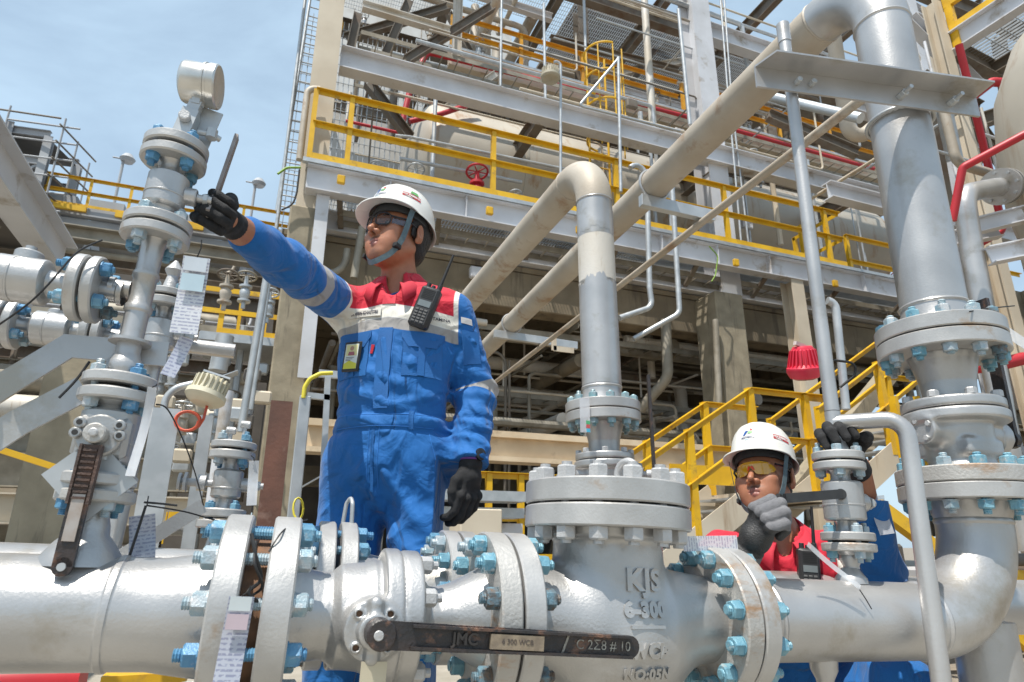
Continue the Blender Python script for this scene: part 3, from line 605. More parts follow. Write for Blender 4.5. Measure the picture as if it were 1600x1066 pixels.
# right edge: near platform underside, vertical vessel and pipes
gx0 = A_(1480, 62, 4.6); 
rt_z = 7.7
e0 = at(1478, 75, Z=7.3); e1 = at(1690, -60, Z=7.3)
beam('pale girder of the platform overhead at the top right', e0, at(1660, -45, Z=7.3), .3, .16, M_steel)
beam('girder running right from the corner of the overhead platform', e0+Vector((.08, -.02, 0)), at(1700, 190, Z=7.3), .26, .16, M_steeld)
d1 = (at(1660, -45, Z=7.3)-e0).normalized(); d2 = (at(1700, 190, Z=7.3)-e0).normalized()
mb = MB()
for k in range(60):
    p = e0+d2*(.12+k*.07)+Vector((0, 0, .12)); mb.bar(p, p+d1*5, .006, .03)
for k in range(26):
    p = e0+d1*(.1+k*.19)+Vector((0, 0, .118)); mb.bar(p, p+d2*4.2, .01, .01)
single('grating_floor', 'grey grating of the overhead platform at the top right, seen from below', 'grating', mb, M_galv, None, False)
for k in range(1, 4): beam('joist under the overhead platform at the top right', e0+d2*(k*1.05), e0+d2*(k*1.05)+d1*5, .18, .12, M_steeld, 'joists of the overhead platform')
t = thing('guard_railing', 'yellow railing and posts on the overhead platform at the top right', 'railing', T(e0)); B = T(-e0)
for k in range(4): p = e0+d1*(.15+k*1.1)+Vector((0, 0, -.1)); MB(B).bar(p, p+Vector((0, 0, 1.3)), .1, .07).build('post', M_yel, t, smooth=False)
for hh, nm in ((1.15, 'top_rail'), (.6, 'mid_rail'), (.22, 'toe_board')):
    p = e0+d1*.1+Vector((0, 0, hh)); MB(B).bar(p, p+d1*5, .07, .1 if hh < .5 else .06).build(nm, M_yel, t, smooth=False)
# vertical vessel, right edge
rt = thing('vertical_vessel', 'big beige vessel cut off by the right edge of the picture', 'vessel', T((6.55, 2.35, 3.6)))
MB().lathe([(.001, -1.5), (.4, -1.42), (.75, -1.1), (.93, -.6), (1.0, 0), (.98, .5), (.9, 1.05), (.7, 1.5), (.4, 1.75), (.001, 1.85)], 64).build('shell', M_tank, rt)
c = A_(1545, 305, 3.0)
rt2 = thing('nozzle_pipe', 'silver pipe leaving the big vessel through a flange and bending down', 'pipe', T(c)); B = T(-c)
mb = MB(B); mb.path([at(1590, 290, d=5.6), at(1555, 293, d=5.2), at(1505, 303, d=4.9), at(1520, 400, d=4.8), at(1562, 620, d=4.5), at(1600, 860, d=4.3)], .075, 24, .18, 8); mb.build('pipe', M_silver, rt2)
q = at(1562, 292, d=5.25); q2 = at(1590, 290, d=5.6)
for k in (0, .09): p = q+(q2-q).normalized()*k; MB(B).cyl(p, p+(q2-q).normalized()*.05, .15, 28).build('flange', M_silver, rt2)
for k in range(8):
    a = k*PI/4; A = frame(q, q2-q); MB(B).cyl(A @ Vector((.12*math.cos(a), .12*math.sin(a), -.03)), A @ Vector((.12*math.cos(a), .12*math.sin(a), .2)), .012, 6).build('stud_bolt', M_galv, rt2)
bgpipe('bright red pipe with an elbow crossing in front of the big vessel', [at(1488, 345, d=4.6), at(1504, 262, d=4.6), at(1620, 200, d=4.4)], .028, M_red, bend=.04)
bgpipe('long red pipe running down behind the tall riser', [at(1498, 70, d=7), at(1530, 200, d=7), at(1568, 360, d=7), at(1530, 382, d=7), at(1490, 375, d=7)], .038, M_red, bend=.08)
bgpipe('red hydrant arm above the angle bracket', [at(1515, 155, d=7), at(1550, 128, d=7), at(1572, 130, d=7)], .05, M_red, bend=.08)
bgpipe('red pipe behind the flanges at the right edge', [at(1520, 575, d=5), at(1560, 570, d=5), at(1600, 560, d=5)], .05, M_red)
bgpipe('red pipe run behind the platform to the right of the riser', [A_(1440, 455, 9), A_(1600, 480, 9)], .06, M_red)
for k, (a, b, dd) in enumerate([((1500, 360), (1600, 335), 5.2), ((1480, 375), (1560, 360), 5.4), ((1545, 400), (1620, 385), 4.7)]):
    single('bracket_arm', 'flat grey bracket reaching from the big vessel', 'bracket', MB().ibeam(at(*a, d=dd), at(*b, d=dd), .13, .09, .01, .01), M_steel, 'brackets on the big vessel', False)
column('pale steel column behind the bright red pipe at the right', *at(1535, 330, d=8)[:2], 0, 8, .17)
column('steel column behind the tall riser at the right', *at(1490, 330, d=9.5)[:2], 0, 12, .22, M_steel)
for k, (a, b, dd, m_) in enumerate([((1420, 30), (1530, 140), 9, M_steel), ((1440, 120), (1530, 170), 10, M_steeld), ((1400, 0), (1500, 60), 11, M_steel), ((1450, 160), (1480, 330), 9, M_steeld), ((1480, 130), (1620, 330), 10, M_steeld), ((1200, 180), (1340, 240), 12, M_steeld), ((1500, 200), (1620, 160), 9.5, M_steeld), ((1560, 60), (1600, 320), 10, M_steeld)]):
    single('steel_brace', 'steel member crossing behind the tall riser at the upper right', 'brace', MB().ibeam(at(*a, d=dd), at(*b, d=dd), .2, .16, .014, .01), m_, 'members behind the tall riser', False)
bgpipe('shiny insulated pipe behind the tall riser', [at(1470, 150, d=8), at(1492, 250, d=8)], .09, M_galv)
bgpipe('hooked silver pipe between the pole and the tall riser', [at(1303, 60, d=5), at(1325, 205, d=5), at(1345, 215, d=5), at(1375, 190, d=5)], .055, M_oldpipe, bend=.12)
bgpipe('thin grey rail pipe slanting behind the pole', [at(1200, 150, d=4.2), at(1345, 185, d=3.6)], .03, M_galv)

single('sky_cover_sheet', 'dark sheets added to cover sky over the far side of the structure', 'roof', MB().box((8, 15, 17.9), (30, 30, 18)), M_steeld, None, False)  # dark sheets added to cover bright sky patches
# denser clutter behind the upper levels, and the plant seen low at the right
for k, (x0, x1, y0, y1, z, lb) in enumerate([(3.6, 9.4, 12.4, 16.5, 11.86, 'solid plate deck added at the upper level to cut off sky'), (9.6, 19, 12.4, 17.5, 11.86, 'farther plate deck added at the upper level to cut off sky'), (3.6, 17, 16.2, 22, 14.3, 'dark plate deck added above and behind the orange railing'), (.6, 16, 13.4, 19, 7.6, 'plate deck added behind the horizontal vessel to cut off sky')]):
    single('sky_cut_deck', lb, 'deck', MB().box((x0, y0, z-.04), (x1, y1, z)), M_steeld, None, False)  # solid decks added to cut off the open sky
single('dark_rear_sheet', 'dark backing sheet far behind the horizontal vessel', 'wall', MB().box((3.9, 21.6, 5), (26, 21.8, 11.6)), M_dark, None, False)  # flat dark sheet closing the view behind the vessel
rq = random.Random(77)
for k in range(26):
    x = rq.uniform(3.2, 17); y = rq.uniform(12.6, 17); z = rq.choice([11.9, 11.9, 8.2, 13.0]); w_, d_, h_ = rq.uniform(.3, 1.2), .4, rq.uniform(.4, 1.5)
    mb = MB()
    if rq.random() < .5: mb.cyl((x, y, z), (x, y, z+h_*1.4), w_*.35, 20); mb.cyl((x, y, z+h_*1.4), (x, y, z+h_*1.4+.08), w_*.42, 20)
    else: mb.box((x-w_/2, y-d_/2, z), (x+w_/2, y+d_/2, z+h_*.6), bev=.03)
    single('equipment', 'piece of equipment standing on the upper levels', 'equipment', mb, rq.choice([M_steeld, M_oldpipe, M_oldpipe2, M_tank, M_steel]), 'equipment on the upper levels')
for k in range(20):
    x = rq.uniform(3.4, 16); y = rq.uniform(12.3, 18); z = rq.uniform(12.6, 14.8); beam('dark member in the frame of the upper levels', (x, y, z), (x+rq.choice([2.5, 4, .01]), y+.02, z+(0 if k % 3 else 2)), .22, .16, rq.choice([M_steeld, M_steeld, M_steel, M_oldpipe2]), 'members of the upper frame')
for k in range(12):
    x = rq.uniform(.5, 3.2); y = rq.uniform(9, 14); z = rq.uniform(8, 13); beam('dark member in the upper left corner frame', (x, y, z), (x+rq.choice([0, 1.6]), y+.02, z+(0 if k % 2 else 1.8)), .16, .14, rq.choice([M_steeld, M_oldpipe2]), 'members of the upper left frame')
for k in range(30):
    x = rq.uniform(8.5, 17); y = rq.uniform(3.5, 7.2); z0 = rq.uniform(.2, 3.6); L_ = rq.uniform(1, 4); rr = rq.choice([.04, .06, .1, .16, .2])
    P_ = [(x, y, z0), (x+L_, y, z0), (x+L_, y, z0+rq.uniform(.5, 1.6))] if rq.random() < .6 else [(x, y, .1), (x, y, z0+1), (x, y+1.2, z0+1)]
    bgpipe('pipe in the cluttered plant low at the right', P_, rr, rq.choice([M_oldpipe, M_galv, M_steeld, M_steeld, M_conc, M_oldpipe2, M_red]), group='pipes low at the right', bend=.25, n=10)
for k in range(9):
    y = rq.uniform(4, 7.3); z = rq.uniform(.5, 3.4); x = 8+rq.uniform(0, 3); beam('beam in the cluttered plant low at the right', (x, y, z), (x+8, y, z), .26, .18, rq.choice([M_beige, M_steel, M_steeld, M_conc]), 'beams low at the right')
for k, (x, y) in enumerate([(9, 4.2), (10.4, 5.5), (12.5, 4.5), (14.5, 6.5), (11, 3.2), (17, 5)]):
    single('steel_column', 'column in the cluttered plant low at the right', 'column', MB().ibeam((x, y, 0), (x, y, 4.4), .25, .25, .02, .014, up=(0, 1, 0)), rq.choice([M_beige, M_steeld, M_conc]), 'columns low at the right', False)
single('dark_block', 'plain dark block added to close the bright view low at the right', 'wall', MB().box((13, 2.2, 0), (30, 7.9, 3.9)), M_dark, None, False)  # plain dark blocks added to shut out the white sky
single('dark_block', 'plain dark block added under the far end of the platform', 'wall', MB().box((16.2, 8.5, 0), (34, 9, 4.7)), M_dark, None, False)

for k in range(34):
    x = rq.uniform(2.6, 8.5); y = rq.uniform(2.2, 4.6)+(x-2.6)*.12; z0 = rq.uniform(.08, .72); L_ = rq.uniform(.5, 2.4); rr = rq.choice([.03, .045, .06, .09])
    bgpipe('low pipe near the ground at the lower right', [(x, y, z0), (x+L_, y, z0), (x+L_, y+rq.choice([0, .6]), .05)], rr, rq.choice([M_oldpipe, M_galv, M_steeld, M_concd, M_oldpipe2, M_dark]), group='low pipes at the lower right', bend=.1, n=10)
for k in range(14):
    x = rq.uniform(3, 9); y = rq.uniform(2.8, 5.2); h_ = rq.uniform(.25, .75); mb = MB(); mb.box((x, y, 0), (x+rq.uniform(.2, .9), y+.4, h_), bev=.02)
    single('equipment', 'low equipment box near the ground at the lower right', 'equipment', mb, rq.choice([M_steeld, M_dark, M_concd, M_steel]), 'low equipment at the lower right')
for k, (a, b, yy, lb) in enumerate([((1440, 862), (1700, 1090), 2.9, 'yellow sloping stringer running down behind the support leg'), ((1500, 945), (1720, 950), 3.0, 'level yellow kick rail right of the support leg'), ((1340, 1015), (1480, 1110), 2.7, 'short yellow sloping bar behind the foot of the bent drain pipe')]):
    single('stair_rail', lb, 'rail', MB().bar(A_(*a, yy), A_(*b, yy), .05, .085), M_yel, None, False)
c = A_(860, 118, 7.5); t = thing('area_lamp', 'pale ribbed lamp at the top of the curved lamp pole', 'lamp', T(c) @ Matrix.Scale(.68, 4)); MB().lathe([(.05, .19), (.15, .18), (.17, .05), (.18, 0), (.23, -.02), (.23, -.08), (.19, -.12), (.001, -.15)], 28).build('lamp_body', pm('weathered_cream', (.42, .39, .3), (.34, .31, .24), rough=.6), t, ang=25)
mb = MB()
for k in range(20): mb.box((.15, -.01, 0), (.2, .01, .17), rot(2*PI*k/20, 'Z'))
mb.build('ribs', MATS['weathered_cream'], t, smooth=False)

# thin conduits, trays and fittings between the levels
grating('grating of the upper walkway below the orange railing', 3.1, 17, 12.1, 13.3, 11.84, .08)
rz = random.Random(404)
def tray(label, p0, p1, w_=.3):
    mb = MB(); p0, p1 = Vector(p0), Vector(p1); d = (p1-p0).normalized(); s_ = Vector((-d.y, d.x, 0))*w_/2
    for q in (s_, -s_): mb.bar(p0+q, p1+q, .012, .09)
    n = int((p1-p0).length/.3)
    for k in range(n+1): c = p0+(p1-p0)*k/max(1, n); mb.bar(c+s_, c-s_, .02, .02)
    return single('cable_tray', label, 'cable tray', mb, M_galvshade, 'cable trays on the structure', False)
for (a, b, w_) in [((.6, 8.15, 5.0), (15, 8.15, 5.0), .3), ((.8, 9.9, 9.6), (14, 9.9, 9.6), .4), ((1, 12.6, 10.9), (16, 12.6, 10.9), .4), ((4.5, 8.4, 4.0), (4.5, 12, 4.0), .3), ((.8, 8.9, 3.9), (12, 8.9, 3.9), .35), ((-5, 8.6, 3.3), (-.4, 8.6, 3.3), .35), ((2, 9.8, 3.1), (13, 9.8, 3.1), .4)]: tray('galvanised ladder tray running along the structure', a, b, w_)
for k in range(46):
    y = rz.choice([8.35, 8.6, 9.0, 11.9, 12.05, 12.2, 13]); z = rz.choice([7.75, 7.9, 8.1, 8.5, 9.0, 9.4, 10.1, 10.8, 11.2, 11.5])+rz.uniform(-.05, .05); x0 = rz.uniform(.5, 9); L_ = rz.uniform(2, 7)
    e_ = rz.choice([[(x0+L_, y, z-rz.uniform(.4, 1.6))], [(x0+L_, y+1.4, z)], [(x0+L_, y, z+rz.uniform(.4, 1.4))], []])
    bgpipe('thin conduit between the levels of the structure', [(x0, y, z), (x0+L_, y, z)]+e_, rz.choice([.016, .02, .025, .035, .05]), rz.choice([M_galv, M_oldpipe, M_oldpipe2, M_beige, M_steeld, M_galv, M_red if k % 9 == 0 else M_galv]), group='thin conduits between the levels', bend=.1, n=8)
for k in range(40):
    x = rz.uniform(.6, 14.5); y = rz.choice([8.2, 8.5, 9.0, 12.1, 12.3]); z0 = rz.choice([5.5, 5.5, 7.7, 7.7, 9.6]); bgpipe('thin upright conduit or hanger between the levels', [(x, y, z0), (x, y, z0+rz.uniform(1.2, 3.2))], rz.choice([.014, .018, .025, .035]), rz.choice([M_galv, M_galv, M_steeld, M_oldpipe]), group='thin uprights between the levels', n=8)
for k in range(26):
    x = rz.uniform(.8, 14); y = rz.choice([8.25, 8.5, 8.9, 12.1]); z = 5.5 if y < 12 and rz.random() < .7 else (7.72 if y < 12 else 11.95); flanged_fit(x, y, z, rz.uniform(.6, 1.0), 'gate_valve', 'small handwheel valve among the fittings of the structure', rz.choice([M_galv, M_galv, M_steeld, M_red]), body=rz.choice([M_galv, M_oldpipe, M_silver]))['group'] = 'small valves on the structure'
for k in range(22):
    x = rz.uniform(.8, 14); y = rz.uniform(7.9, 9.2); z = rz.choice([5.6, 5.9, 6.3, 7.9, 8.3, 4.5, 4.2]); c = Vector((x, y, z)); single('junction_box', 'small box fixed to the structure', 'box', MB().box(c-Vector((.11, .05, .09)), c+Vector((.11, .05, .09)), bev=.02), rz.choice([M_galv, M_beige, M_steeld, M_yel if k % 7 == 0 else M_steel]), 'small boxes on the structure', False)
for k in range(60):  # paler mix, sunlight among the pipes put into their colours
    y = rz.uniform(8.75, 11.5); z = rz.uniform(2.2, 4.6); x0 = rz.uniform(.5, 10); L_ = rz.uniform(1, 6); up = rz.random() < .4
    bgpipe('slim pale pipe in the packed space under the platform', [(x0, y, z), (x0, y, z+rz.uniform(-1.5, 1.2))] if up else [(x0, y, z), (x0+L_, y, z), (x0+L_, y, z+rz.uniform(-1, .5))], rz.choice([.018, .022, .03, .045, .07]), rz.choice([M_galvshade, M_beige, M_oldpipe, M_oldpipe2, M_galvshade]), group='slim pipes in the space under the platform', bend=.1, n=8)

rv = random.Random(909)
for k in range(34):
    px, py, dd = rv.uniform(1415, 1590), rv.uniform(-10, 430), rv.uniform(7, 12); a = at(px, py, d=dd); w_ = rv.choice(['x', 'y', 'z', 'z']); L_ = rv.uniform(.6, 2.5)
    b = a+{'x': Vector((L_, 0, 0)), 'y': Vector((0, L_, 0)), 'z': Vector((0, 0, -L_))}[w_]; P_ = [a, b]+([b+Vector((.5, 0, 0))] if w_ == 'z' and k % 2 else [])
    bgpipe('thin conduit behind the tall riser', P_, rv.choice([.02, .03, .05, .08]), rv.choice([M_galv, M_beige, M_steel, M_steeld, M_oldpipe, M_oldpipe2]), group='thin conduits behind the tall riser', bend=.12, n=10)
for k, (px, py, dd) in enumerate([(1440, 200, 10), (1500, 90, 11), (1420, 330, 9)]):
    c = at(px, py, d=dd); beam('grey beam crossing behind the tall riser', c-Vector((1.5, 0, 0)), c+Vector((4, 0, 0)), .24, .16, M_steel, 'beams behind the tall riser')

for k in range(44):
    x0 = rv.uniform(7.5, 15); y = rv.uniform(11.8, 14); z = rv.choice([7.9, 8.4, 9, 9.7, 10.4, 11.1, 12.2, 12.9, 13.6, 14.2]); L_ = rv.uniform(1.5, 6); up = k % 3 == 0
    bgpipe('thin conduit far up behind the overhead run', [(x0, y, z), (x0, y, z+rv.uniform(1, 2.6))] if up else [(x0, y, z), (x0+L_, y, z), (x0+L_, y, z-rv.uniform(.4, 1.4))], rv.choice([.03, .04, .06, .09, .13]), rv.choice([M_galv, M_oldpipe, M_oldpipe2, M_steel, M_steeld, M_galvshade]), group='thin conduits far behind the overhead run', bend=.15, n=8)
# ================================================================ what stands farther off to the left
M_far = pm('far_grey_steel', (.4, .42, .44), (.32, .33, .35), rough=.7, scale=1)
M_fard = pm('far_dark_steel', (.16, .16, .16), (.1, .1, .1), rough=.8, scale=1)
# air cooler platform far away
t = thing('cooler_platform', 'far platform with coolers on braced legs between the left structure and the sky', 'platform', T(A_(60, 300, 22))); B = T(-A_(60, 300, 22))
fa, fb = A_(30, 300, 22), A_(470, 370, 22); zf = A_(200, 330, 22).z-.15
MB(B).box((fa.x, 22, zf-.25), (fb.x, 22.3, zf)).build('edge_beam', M_far, t, smooth=False)
MB(B).box((fa.x, 22.2, zf-1.0), (fb.x, 30, zf-.3)).build('cooler_box', M_far, t, smooth=False)
for k in range(7):
    x = fa.x+.4+k*1.35; MB(B).box((x, 22.5, zf+.1), (x+1.0, 24, zf+.62)).build('fan_housing', M_far, t, smooth=False)
for k in range(6):
    x = fa.x+.6+k*1.55
    MB(B).bar((x, 22.4, zf-.9), (x+.75, 22.6, zf-4.4), .22, .22).build('leg', M_far, t, smooth=False); MB(B).bar((x+1.5, 22.4, zf-.9), (x+.75, 22.6, zf-4.4), .22, .22).build('leg', M_far, t, smooth=False)
    MB(B).lathe([(.75, 0), (.45, -1.3), (.45, -2.4)], 20, T((x+.75, 24.4, zf-1.02))).build('duct', M_fard, t)
MB(B).box((fa.x, 22.3, zf-4.7), (fb.x, 22.7, zf-4.4)).build('lower_beam', M_far, t, smooth=False)
MB(B).box((fa.x, 29, zf-9), (fb.x, 29.3, zf-.95)).build('back_panel', M_fard, t, smooth=False)
railing('faded yellow railing along the far cooler platform', [(fa.x+.6, 21.95, zf), (fb.x, 21.95, zf)], [(fa.x+.7+k*1.15, 21.95, zf) for k in range(8)], 1.05, M_yel, w_=.09)
for k in range(5): single('beacon_box', 'small yellow fitting on the edge of the far platform', 'fitting', MB().box((fa.x+1+k*1.7, 21.8, zf-.2), (fa.x+1.9+k*1.7, 21.9, zf-.02)), M_yel, 'yellow fittings on the far platform', False)
for px, py, tp, lb in ((178, 320, 248, 'lamp post with a floodlight standing farther left on the far platform'), (390, 352, 287, 'lamp post with a floodlight near the first worker’s raised arm'.replace('’', "'"))):
    p0 = A_(px, py, 24); p1 = A_(px+12, tp, 24); p1.x = p0.x
    t = thing('lamp_post', lb, 'lamp', T(p0)); MB().cyl((0, 0, 0), (0, 0, p1.z-p0.z), .05, 8).build('pole', M_far, t)
    MB().lathe([(.02, .02), (.2, 0), (.26, .12), (.14, .3), (.02, .34)], 16, T((.12, 0, p1.z-p0.z-.1))).build('lamp_head', M_far, t); MB().cyl((-.35, 0, p1.z-p0.z), (.2, 0, p1.z-p0.z), .03, 6).build('arm', M_far, t)
# scaffold tower at the far left
t = thing('scaffold_tower', 'distant steel tower wrapped in scaffold tubes at the far left', 'tower', T(at(20, 330, d=20))); o_ = at(20, 330, d=20); B = T(-o_); r2 = random.Random(3)
o2 = at(56, 300, d=20); zt_ = at(50, 178, d=20).z; ux, uy = Vector((1, -.12, 0)).normalized(), Vector((.3, 1, 0)).normalized()
NX, NY = 5, 2; g = lambda i, j, z: Vector((o2.x, o2.y, 0))-ux*(1.15*i)+uy*(1.6*j)+Vector((0, 0, z))
for i in range(NX):
    for j in range(NY): MB(B).ibeam(g(i, j, o2.z-6), g(i, j, zt_-(.0 if i else .35)), .24, .24, .03, .02, up=(0, 1, 0)).build('column', M_far, t, smooth=False)
lv_ = [zt_-.25, zt_-1.25, zt_-2.3, zt_-3.4, zt_-4.6]
for z in lv_:
    for j in range(NY): MB(B).ibeam(g(0, j, z), g(NX-1, j, z), .26, .16, .02, .016).build('beam', M_far, t, smooth=False)
    MB(B).box((0, 0, -.03), ((NX-1)*1.15, 1.6, 0), Matrix(((-ux.x, uy.x, 0, o2.x), (-ux.y, uy.y, 0, o2.y), (0, 0, 1, z-.14), (0, 0, 0, 1)))).build('deck', M_fard, t, smooth=False)
for k in range(len(lv_)-1):
    for i in range(NX-1):
        if (i+k) % 2: MB(B).bar(g(i, 0, lv_[k]), g(i+1, 0, lv_[k+1]), .08, .08).build('brace', M_far, t, smooth=False)
for i in range(0, 3):                                   # scaffold tubes clamped round the corner, ledgers tied to standards
    p = g(0, 0, 0)+ux*.5+uy*(i*.8-.3); MB(B).cyl(p+Vector((0, 0, o2.z-4)), p+Vector((0, 0, zt_+.25-.3*i)), .03, 6).build('scaffold_tube', M_far, t)
for z in [zt_-.1, zt_-.7, zt_-1.3, zt_-1.9, zt_-2.5, zt_-3.1]:
    MB(B).cyl(g(0, 0, z)+ux*.5-uy*.5, g(0, 0, z)+ux*.5+uy*1.6, .03, 6).build('scaffold_tube', M_steeld, t); MB(B).cyl(g(1, 0, z+.1)-uy*.2, g(0, 0, z+.1)-uy*.2+ux*.9, .03, 6).build('scaffold_tube', M_far, t)
for i in (1, 2, 3): p = g(i, 0, 0)-uy*.2; MB(B).cyl(p+Vector((0, 0, o2.z-4)), p+Vector((0, 0, zt_+.5)), .03, 6).build('scaffold_tube', M_far, t)
MB(B).cyl(g(4, 0, zt_+.35)-uy*.2, g(0, 0, zt_+.3)-uy*.2+ux*.3, .03, 6).build('scaffold_tube', M_steeld, t)
# near dark platform corner at the left edge
beam('dark grey girder of the near platform overhead at the left edge', (-2.0, 3.5, 3.3), (-2.0, 6.78, 3.3), .34, .2, M_steel)
single('grating_floor', 'dark underside of the near platform at the left edge', 'floor', MB().box((-5, 3.4, 3.36), (-2.12, 6.8, 3.4)), M_dark, None, False)
for y in (4.4, 5.6, 6.7): beam('dark joist under the near platform at the left edge', (-5, y, 3.2), (-2.12, y, 3.2), .22, .12, M_steeld, 'joists of the near left platform')
single('steel_brace', 'small grey strut hanging from the end of the near left girder', 'brace', MB().bar((-1.98, 6.3, 3.1), (-1.98, 6.1, 2.6), .06, .06), M_steel, None, False)
# pipe rack between
rk = random.Random(21)
for k, (py, yy, hh) in enumerate([(392, 9.5, .2), (430, 10, .18), (470, 11, .3), (520, 10, .35), (575, 9.5, .2), (605, 9, .3), (655, 9, .35), (700, 8.6, .3), (745, 8.2, .35), (800, 8, .3)]):
    z = A_(300, py, yy).z; beam('rack beam in the pipe rack behind the left valves', (-6.5, yy, z), (-.25, yy, z), hh, .2, rk.choice([M_beige, M_galvshade, M_steel, M_steeld]), 'beams of the left pipe rack')
for k in range(48):
    yy = rk.uniform(8.4, 14); py = rk.uniform(400, 830); z = A_(300, py, yy).z; rr = rk.choice([.025, .035, .05, .08, .12, .16]); x0 = rk.uniform(-6, -3); x1 = rk.uniform(-1.6, -.3)
    bgpipe('pipe run in the pipe rack behind the left valves', [(x0, yy, z), (x1, yy, z), (x1, yy, z+rk.choice([-1, 1])*rk.uniform(.4, 1.2))], rr, rk.choice([M_galv, M_oldpipe, M_galvshade, M_oldpipe2, M_steeld, M_steel]), group='pipes in the left pipe rack', bend=.2, n=10)
for k in range(40):
    yy = rk.uniform(8.2, 13); px = rk.uniform(-20, 425); a = A_(px, rk.uniform(640, 860), yy); b = a+Vector((0, 0, rk.uniform(1, 3)))
    bgpipe('upright pipe in the pipe rack behind the left valves', [a, b], rk.choice([.03, .04, .06]), rk.choice([M_galv, M_steeld, M_oldpipe2, M_steel]), group='upright pipes in the left pipe rack', n=8)
for k in range(10):
    yy = rk.uniform(8.5, 12); px = rk.uniform(230, 420); a = A_(px, rk.uniform(450, 700), yy); single('steel_brace', 'slanting strut in the pipe rack behind the left valves', 'brace', MB().bar(a, a+Vector((rk.choice([-1, 1])*rk.uniform(.5, 1), 0, rk.uniform(-1.2, -.7))), .08, .08), rk.choice([M_steel, M_steeld]), 'struts in the left pipe rack', False)
for x in (-6.2, -4.6, -2.9, -1.25): single('steel_column', 'upright of the pipe rack behind the left valves', 'column', MB().ibeam((x, 9.8, 0), (x, 9.8, 3.6), .26, .26, .02, .014, up=(0, 1, 0)), rk.choice([M_galvshade, M_steeld, M_beige]), 'uprights of the left pipe rack', False)
for k in range(30):
    px, py = rk.uniform(225, 425), rk.uniform(560, 760); c = A_(px, py, rk.uniform(7, 8.4)); single('junction_fitting', 'small fitting mounted in the left pipe rack', 'fitting', MB().box(c-Vector((.09, .05, .07)), c+Vector((.09, .05, .07)), bev=.02), rk.choice([M_beige, M_galv, M_dark]), 'fittings in the left pipe rack', False)
single('rack_backdrop', 'flat dark backdrop behind the left pipe rack', 'wall', MB().box((-9, 15, 0), (-.1, 15.2, 6.6)), M_dark, None, False)  # flat dark sheet used as a backdrop for the rack

for k in range(16):
    px, py, yy = rk.uniform(225, 425), rk.uniform(420, 780), rk.uniform(6.8, 8.3); c = A_(px, py, yy); flanged_fit(c.x, yy, c.z, rk.uniform(.6, .9), 'gate_valve', 'small handwheel valve in the left pipe rack', rk.choice([M_galv, M_steeld, M_galvshade]), body=rk.choice([M_galv, M_oldpipe]))['group'] = 'small valves in the left pipe rack'
# yellow access cage in the rack
yy = 8.0; a, b = A_(352, 455, yy), A_(410, 528, yy); t = thing('access_platform', 'small yellow railed access platform beside the sloping grey standpipe', 'platform', T((a.x, yy, b.z))); w = b.x-a.x; h = a.z-b.z
for x in (0, w): MB().box((x-.03, -.02, 0), (x+.03, .02, h+.05)).build('post', M_yel, t, smooth=False)
for z in (.03, h*.5, h): MB().box((-.35 if z > h*.3 else 0, -.035, z-.03), (w+.55, -.0205, z+.03)).build('rail', M_yel, t, smooth=False)
for x in (.18, w+.5): MB().box((x-.02, .3, 0), (x+.02, .34, h)).build('post', M_yel, t, smooth=False)
MB().box((-.2, -.1, -.12), (w+.6, .8, -.02)).build('floor', M_galv, t, smooth=False)
for k, (pp, rr, lb) in enumerate([([(376, 675, 5.2), (399, 560, 5.2), (422, 400, 5.2)], .028, 'sloping galvanised standpipe in front of the concrete column'), ([(392, 640, 6.2), (410, 520, 6.2), (420, 440, 6.2)], .022, 'thinner standpipe just behind the sloping galvanised one'), ([(340, 580, 5.5), (352, 525, 5.5)], .07, 'short fat grey standpipe above the lamp arm')]):
    p = [A_(*q) for q in pp]; bgpipe(lb, [p[0], (p[0].x, p[-1].y, p[-1].z)] if 0 else [p[0], p[-1]], rr, M_galv)
# cream lamp on its galvanised post
yy = 3.2; p = A_(262, 640, yy); t = thing('area_lamp', 'cream ribbed lamp hanging from a bent galvanised arm', 'lamp', T((p.x, yy, 0))); B = T((-p.x, -yy, 0))
mb = MB(B); mb.box((p.x-.055, yy-.03, .0), (p.x+.055, yy-.02, p.z)); mb.box((p.x-.055, yy-.0195, 0), (p.x-.045, yy+.03, p.z)); mb.build('post', M_galv, t, smooth=False)
MB(B).path([(p.x, yy, p.z-.2), A_(258, 622, yy), A_(275, 606, yy), A_(345, 590, yy)], .016, 10, .08, 6).build('arm', M_galv, t)
c = A_(324, 614, yy-.02); pr = [(.02, .075), (.06, .07), (.066, .02), (.07, .0), (.088, -.005), (.09, -.028), (.075, -.045), (.05, -.058), (.001, -.06)]
M_cream = pm('cream_casting', (.62, .58, .44), (.52, .48, .36), rough=.5)
Q = B @ T(c) @ rot(.25, 'Y') @ rot(-.15, 'X'); mb = MB(Q); mb.lathe(pr, 28); 
for k in range(20): a = 2*PI*k/20; mb.box((.058, -.004, -.0), (.078, .004, .066), rot(a, 'Z'))
mb.build('lamp_body', M_cream, t, ang=25); MB(Q).box((-.05, -.05, .076), (.07, .05, .085)).build('hood', M_galv, t, smooth=False)
MB(B).bar(A_(344, 592, yy), A_(372, 582, yy), .09, .004).build('hood_plate', M_galv, t, smooth=False)
